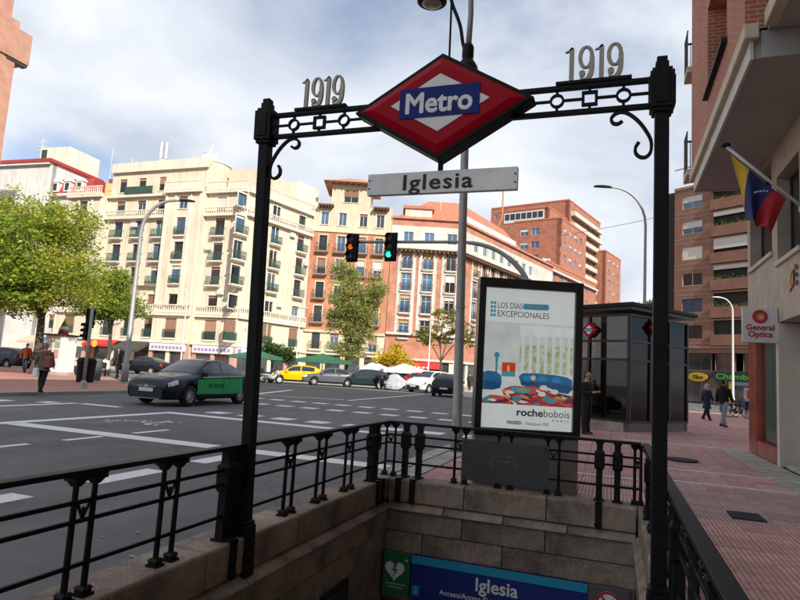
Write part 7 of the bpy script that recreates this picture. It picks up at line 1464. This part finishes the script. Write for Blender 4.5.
def person(label, pos, rz, H=1.7, top=(.02, .02, .02), legs=(.05, .06, .09), shoes=(.02, .02, .02), hair='dark', coat=0., stride=.22, armL=None, armR=None, sit=False, hood=False, bulk=1.0, hat=None, long_hair=False):
    """faces -y in its own frame; x to its left"""
    o = thing('person', label, 'person', pos, None, rz); s = H/1.75; B = bulk
    def sc(l): return [[(tuple(c*s for c in p), a*s, b*s) for p, a, b in ch] for ch in l]
    hipz = .92 if not sit else .48
    if sit: lg = [[((.10*k, 0, hipz), .085, .09), ((.12*k, -.42, hipz+.02), .065, .07), ((.12*k, -.46, .28), .05, .055), ((.12*k, -.44, .09), .038, .042)] for k in (1, -1)]; ft = [((.12*k, -.44), 0) for k in (1, -1)]
    else: lg = [[((.095*k, 0, hipz), .088*B, .095*B), ((.10*k, -stride*.45*k, .52), .062*B, .068*B), ((.10*k, -stride*.62*k+.03, .30), .055*B, .058*B), ((.10*k, -stride*k+.04*(stride > 0), .09+.05*(k < 0 and stride > 0)), .042, .045)] for k in (1, -1)]; ft = [((.10*k, -stride*k+.04*(stride > 0)), .05*(k < 0 and stride > 0)) for k in (1, -1)]
    dz = hipz-.92
    torso = [((0, 0, .86+dz), .15*B, .11*B), ((0, 0, .96+dz), .165*B, .12*B), ((0, -.005, 1.12+dz), .15*B, .11*B), ((0, -.01, 1.28+dz), .175*B, .125*B), ((0, 0, 1.40+dz), .185*B, .11*B), ((0, .005, 1.47+dz), .12, .085), ((0, 0, 1.52+dz), .062, .065)]
    head = [((0, 0, 1.46+dz), .055, .06), ((0, -.005, 1.54+dz), .052, .058), ((0, -.025, 1.585+dz), .052, .065), ((0, -.02, 1.635+dz), .070, .088), ((0, -.01, 1.68+dz), .077, .098), ((0, 0, 1.72+dz), .070, .090), ((0, 0, 1.75+dz), .035, .045)]
    nose = [((0, -.095, 1.66+dz), .008, .008), ((0, -.122, 1.635+dz), .013, .012), ((0, -.10, 1.625+dz), .012, .012)]
    ears = [[((.078*k, .0, 1.625+dz), .010, .018), ((.084*k, .005, 1.655+dz), .012, .022), ((.080*k, 0, 1.68+dz), .008, .014)] for k in (1, -1)]
    defL, defR = [(.20, 0, 1.40), (.245, .02, 1.13), (.255, -.05, .90)], [(-.20, 0, 1.40), (-.245, .02, 1.13), (-.255, -.05, .90)]
    if stride > 0: defL = [(.20, 0, 1.40), (.24, .06, 1.14), (.25, .06, .90)]; defR = [(-.20, 0, 1.40), (-.24, -.06, 1.14), (-.24, -.18, .95)]
    AL, AR = armL or defL, armR or defR; arms = []; hands = []
    for A in (AL, AR):
        A = [Vector(p)+Vector((0, 0, dz)) for p in A]; arms.append([((A[0]*.7+Vector((0, 0, (1.42+dz)*.3))), .06, .06), (A[0], .062*B, .062*B), (A[0].lerp(A[1], .5), .052*B, .052*B), (A[1], .045*B, .045*B), (A[1].lerp(A[2], .5), .040*B, .040*B), (A[2], .030, .030)])
        d = (A[2]-A[1]).normalized(); side = Vector((0, 1, 0))-d*d.y; side = side.normalized() if side.length > .1 else Vector((1, 0, 0)); nrm = d.cross(side); w0 = A[2]
        hands.append([(w0-d*.02, .024, .028), (w0+d*.04, .020, .036), (w0+d*.085, .016, .036)])
        for f in range(4): b0 = w0+d*.075+side*(-.028+.0187*f); ln = (.060, .074, .068, .052)[f]; hands.append([(b0, .009, .009), (b0+d*ln*.5+nrm*.008, .0085, .0085), (b0+d*ln*.9+nrm*.026, .0075, .0075)])
        hands.append([(w0+d*.02-side*.025, .011, .011), (w0+d*.05-side*.045, .010, .010), (w0+d*.08-side*.047+nrm*.012, .008, .008)])
    body = blob(sc([torso, head, nose] + ears + lg + arms + hands), .0115*s); body.materials.clear(); body.materials.append(skin); inst('body', body, o, (0, 0, 0))
    def wear(nm, chains, g_, m_, vox=.014): me = blob([[(p, a+g_*s, b+g_*s) for p, a, b in ch] for ch in sc(chains)], vox*s); me.materials.clear(); me.materials.append(m_); return inst(nm, me, o, (0, 0, 0))
    tm = mat('cloth_%.3f_%.3f_%.3f' % top, top, .85, .15, 14, .15, 60); lm_ = mat('cloth_%.3f_%.3f_%.3f' % legs, legs, .85, .15, 14, .12, 60); sm_ = mat('cloth_%.3f_%.3f_%.3f' % shoes, shoes, .6, .1, 10)
    wear('trousers', [l[:-1]+[((l[-1][0][0], l[-1][0][1], l[-1][0][2]-.02), .05, .055)] for l in lg] + [torso[:2]], .013, lm_)
    tors = torso[:-1]
    if coat: tors = [((0, .01, .86+dz-coat), (.20+.06*coat)*B, (.16+.05*coat)*B)] + torso[:-1]
    slv = [a[:-1]+[(Vector(a[-1][0]).lerp(Vector(a[-2][0]), .1), .036, .036)] for a in arms]
    wear('coat' if coat else 'jacket', [tors] + slv + ([[((0, .03, 1.44+dz), .11, .09), ((0, .05, 1.54+dz), .095, .07)]] if hood else []), .020, tm)
    wear('shoes', [[((x, y+.07, .055+z), .04, .045), ((x, y+.02, .05+z), .042, .05), ((x, y-.08, .035+z), .045, .032), ((x, y-.15, .03+z), .038, .024)] for (x, y), z in ft], .002, sm_, .012)
    hm = hairs[hair] if hat is None else mat('hat_%.2f' % hat[0], hat, .85, .1, 10)
    hr = [[((0, .055, 1.60+dz), .060, .03), ((0, .045, 1.66+dz), .075, .055), ((0, .02, 1.715+dz), .074, .078), ((0, .012, 1.755+dz), .045, .055), ((0, .01, 1.77+dz), .015, .02)]]
    if long_hair: hr.append([((0, .06, 1.50+dz), .075, .035), ((0, .06, 1.58+dz), .08, .045), ((0, .045, 1.66+dz), .078, .06)])
    wear('hat' if hat else 'hair', hr, .010, hm, .011)
    for k in (1, -1): me = cpatch(('eye',), lambda: MB().lathe([(.001, -.006), (.010, -.002), (.010, .006), (.001, .008)], 8, (0, 0, 0), 'y').mesh('eye', trim)); inst('eye', me, o, (.03*k*s, -.096*s, (1.665+dz)*s), 0, (s, s, s))
    me = cpatch(('mouth',), lambda: MB().box(-.02, .02, -.004, .006, -.005, .005).mesh('mouth', mat('lips', (.30, .10, .09), .5, .1, 10))); inst('mouth', me, o, (0, -.094*s, (1.598+dz)*s), 0, (s, s, s)); return o
p = g(40.5, 393, .1); heading = math.atan2(-1, -.25)
person('person in a mottled brown coat and dark trousers walking off across the corner pavement', tuple(p), R(200), 1.60, (.16, .12, .075), (.018, .018, .02), (.03, .03, .03), 'grey', .10, .20, hat=(.30, .27, .20), bulk=1.12)
mb = MB(); x, y = p[0]+.30, p[1]-.12; mb.frus(x, y, .92, 1.28, .17, .08, .13, .05); bgo = thing('shoulder_bag', 'reddish brown shoulder bag on the person in the brown coat', 'bag', (x, y, .92)); mb.build('bag', mat('bag_red', (.24, .06, .05), .6, .15, 8), bgo, bevel=.03); MB().tube([(x-.1, y, 1.28), (x-.2, y+.05, 1.55), (x-.02, y+.06, 1.28)], .012, 6).build('strap', mat('bag_red', (0, 0, 0)), bgo)
x, y = p[0]+.02, p[1]-.28; bgo = thing('carrier_bag', 'small white carrier bag hanging by the legs of the person in the brown coat', 'bag', (x, y, .62)); MB().frus(x, y, .62, .88, .11, .06, .09, .04).build('bag', white_enam, bgo, bevel=.02); MB().tube([(x-.06, y, .88), (x, y, 1.0), (x+.06, y, .88)], .006, 6).build('handle', white_enam, bgo)
p = g(724, 427.5, .1); person('person in black jacket and light blue jeans walking away past the pavilion', tuple(p), R(135), 1.80, (.012, .012, .013), (.27, .34, .42), (.015, .015, .016), 'dark', 0, .24, hood=True)
p = at(707, hz(707), 28.2); person('person with pale grey hair in a long navy coat beside the one in jeans', (p[0], p[1], .1), R(118), 1.66, (.012, .018, .04), (.015, .015, .018), (.02, .02, .02), 'grey', .30, .26, long_hair=True)
p = g(586, 434, .1); person('person all in black standing by the glass pavilion holding a phone', tuple(p), R(60), 1.66, (.012, .012, .013), (.015, .015, .017), (.02, .02, .02), 'dark', 0, 0, armL=[(.20, 0, 1.40), (.24, -.03, 1.14), (.14, -.26, 1.20)], armR=[(-.20, 0, 1.40), (-.24, -.03, 1.14), (-.12, -.26, 1.18)])
for (px, dp, lab, a, t, l, kw) in ((27, 36, 'person in an orange top beside the trunk of the big tree', 30, (.55, .16, .06), (.03, .03, .04), {}), (78, 37, 'person in a white shirt and dark trousers seated on the terrace', 60, (.62, .62, .60), (.02, .02, .025), dict(sit=True, stride=0)), (88, 38.5, 'person in a pale grey top seated at the terrace behind the black bin', 320, (.50, .50, .48), (.03, .03, .04), dict(sit=True, stride=0)), (119, 35, 'person in a dark hooded jacket on the corner near the tall lamp', 10, (.025, .024, .026), (.03, .03, .035), dict(hood=True)), (106, 37, 'person in a white padded coat behind the grey bin', 200, (.66, .66, .64), (.04, .04, .05), dict(sit=True, stride=0, bulk=1.2)), (470, 60, 'person in dark clothes on the far pavement beside the lamp column', 180, (.03, .03, .03), (.03, .03, .04), {})):
    q = at(px, hz(px), dp); person(lab, (q[0], q[1], .1), R(a), 1.70, t, l, (.03, .03, .03), 'dark', **kw)
    if kw.get('sit'):
        x, y = q[0], q[1]; ch = thing('terrace_chair', 'metal terrace chair under the ' + ('person in the white shirt' if px == 78 else 'person in the pale grey top' if px == 88 else 'person in the white coat'), 'chair', (x, y, .1), None, R(a))
        MB().box(-.22, .22, -.22, .22, .37, .41).local('seat', iron2, ch, bevel=.01); MB().box(-.22, .22, .20, .23, .50, .85).local('backrest', iron2, ch, bevel=.01)
        for i in (-.2, .2):
            for j in (-.2, .2): MB().tube([(i, j, 0), (i*.95, j*.95, .38 if j < 0 else .84)], .013, 6).local('leg', iron2, ch)

# ------------------------------------------------------------------ corner kiosk, bins, parasols, tents
ks = atg(61, 35.5, .1); kb_ = thing('newspaper_kiosk', 'white street kiosk with dark roof and small display window', 'kiosk', ks); wk = mat('kiosk_white', (.70, .70, .68), .5, .06, 2)
x, y = ks[0], ks[1]; MB().box(x-.62, x+.62, y-.6, y+.5, .1, 2.35).build('body', wk, kb_, bevel=.03); MB().box(x-1.0, x+.70, y-.8, y+.6, 2.352, 2.44).build('roof', frame_d, kb_, bevel=.02); MB().box(x-.66, x+.66, y-.64, y+.54, .1, .28).build('plinth', granite_pale, kb_)
MB().box(x-.55, x-.05, y-.612, y-.601, 1.0, 1.5).build('display_window', trim, kb_); MB().box(x+.1, x+.5, y-.612, y-.601, 1.05, 1.55).build('poster', mat('poster_pink', (.55, .30, .28), .6, .3, 4), kb_); MB().box(x+.15, x+.55, y-.612, y-.601, 1.65, 2.0).build('poster', mat('poster_green', (.25, .40, .20), .6, .3, 4), kb_)
cn = thing('striped_cone', 'small cone striped green white and red on the kiosk roof', 'ornament', (x, y, 2.44)); cmats = (mat('cone_red', (.5, .03, .03), .6, .05, 3), white_enam, mat('cone_green', (.03, .28, .10), .6, .05, 3), mat('cone_tip', (.6, .5, .05), .6, .05, 3))
for k, (r0_, r1_, z0, z1) in enumerate(((.30, .24, 2.441, 2.70), (.265, .18, 2.702, 2.92), (.175, .09, 2.922, 3.16), (.085, .01, 3.162, 3.4))): MB().lathe([(r0_, z0), (r1_, z1)], 14, (x, y, 0)).build('cone_band', cmats[k], cn, smooth=True)
MB().box(x-1.75, x-1.0, y-.2, y+.6, .1, 1.9).build('rack', iron2, thing('magazine_rack', 'dark magazine rack beside the white kiosk', 'rack', (x-1.4, y, .1)), bevel=.02)
def bin_(label, p, r_, h, m_):
    o = thing('litter_bin', label, 'bin', p); x, y, z = p; MB().lathe([(r_*.82, .0), (r_*.88, .05), (r_, h*.8), (r_*1.04, h*.82), (r_*1.04, h*.86), (r_, h*.88)], 18, (x, y, z)).build('body', m_, o, smooth=False); MB().lathe([(r_*.98, h*.882), (r_*.9, h*.95), (r_*.5, h)], 18, (x, y, z)).build('lid', m_, o, smooth=True); MB().box(x-r_*.5, x+r_*.5, y-r_*1.02, y-r_*.9, z+h*.86, z+h*.9).build('slot', trim, o)
bin_('large black ribbed litter bin next to the signal post', atg(88, 28.5, .1), .42, 1.15, iron); bin_('slim grey litter bin behind the large black one', atg(98, 31, .1), .28, 1.1, mat('bin_grey', (.09, .10, .10), .5, .1, 3))
grn_c = mat('canvas_green', (.03, .125, .065), .8, .10, 2); wht_c = mat('canvas_white', (.66, .65, .62), .75, .08, 2)
def parasol(label, p, s, h, m_, name='parasol', val=.28):
    o = thing(name, label, 'parasol' if name == 'parasol' else 'tent', p); x, y, z = p; A = R(29)
    cn_ = [Vector((x, y, 0))+Vector((math.cos(A+math.pi/4+math.pi/2*k), math.sin(A+math.pi/4+math.pi/2*k), 0))*s*1.414/2 for k in range(4)]; ap_ = Vector((x, y, z+h+.62))
    mb = MB(); lo_ = [Vector((c.x, c.y, z+h)) for c in cn_]; dn = [Vector((c.x, c.y, z+h-val)) for c in cn_]; mid = [l.lerp(ap_, .5)-Vector((0, 0, .07)) for l in lo_]
    mb.add([*dn, *lo_, *mid, ap_], [(k, (k+1) % 4, 4+(k+1) % 4, 4+k) for k in range(4)] + [(4+k, 4+(k+1) % 4, 8+(k+1) % 4, 8+k) for k in range(4)] + [(8+k, 8+(k+1) % 4, 12) for k in range(4)]); c_ = mb.build('canopy', m_, o, recalc=False); sd_ = c_.modifiers.new('thickness', 'SOLIDIFY'); sd_.thickness = .015
    MB().tube([(x, y, z), (x, y, z+h+.58)], .04, 8).build('pole', wood, o); MB().box(x-.4, x+.4, y-.4, y+.4, z, z+.12).build('base', iron2, o)
    for l in lo_: MB().tube([(x, y, z+h+.52), tuple(l-Vector((0, 0, .03)))], .02, 5).build('rib', wood, o)
    if name == 'tent':
        for c in cn_: MB().tube([(c.x*.97+x*.03, c.y*.97+y*.03, z), (c.x*.97+x*.03, c.y*.97+y*.03, z+h)], .04, 6).build('leg', steel_lt, o)
parasol('green terrace parasol behind the scooters', atg(257, 56, .1), 4.6, 2.0, grn_c); parasol('green terrace parasol behind the dark grey saloon', atg(322, 55, .1), 4.8, 2.0, grn_c)
parasol('white market tent behind the small dark car', atg(374, 56, .1), 3.0, 1.6, wht_c, 'tent'); parasol('wide white market tent behind the silver cover', atg(404, 55, .1), 4.4, 1.55, wht_c, 'tent')
rw = random.Random(8)
for k, px in enumerate((250, 262, 310, 320, 333)):
    q = atg(px, 56.5, .1); o = thing('terrace_table', 'small terrace table under the green parasol by the ' + ('scooters' if px < 290 else 'grey saloon'), 'table', q, 'tables under the scooter-side parasol' if px < 290 else 'tables under the saloon-side parasol'); MB().lathe([(.38, .72), (.38, .75)], 14, q[:2]+(.1,)).build('top', rw.choice([wood, iron2]), o); MB().tube([(q[0], q[1], .1), (q[0], q[1], .83)], .03, 6).build('leg', iron2, o); MB().lathe([(.22, 0), (.2, .03)], 12, q[:2]+(.1,)).build('foot', iron2, o)
# overhead cable at the right
cp = [at(x_, y_, 60+abs(x_-640)*.1) for x_, y_ in ((560, 236), (600, 229), (640, 221), (668, 214))]; tag(MB().tube(smooth2([tuple(p) for p in cp], 4), .025, 5).build('overhead_cable', iron2), 'thin overhead cable crossing the sky beside the brick blocks', 'cable')
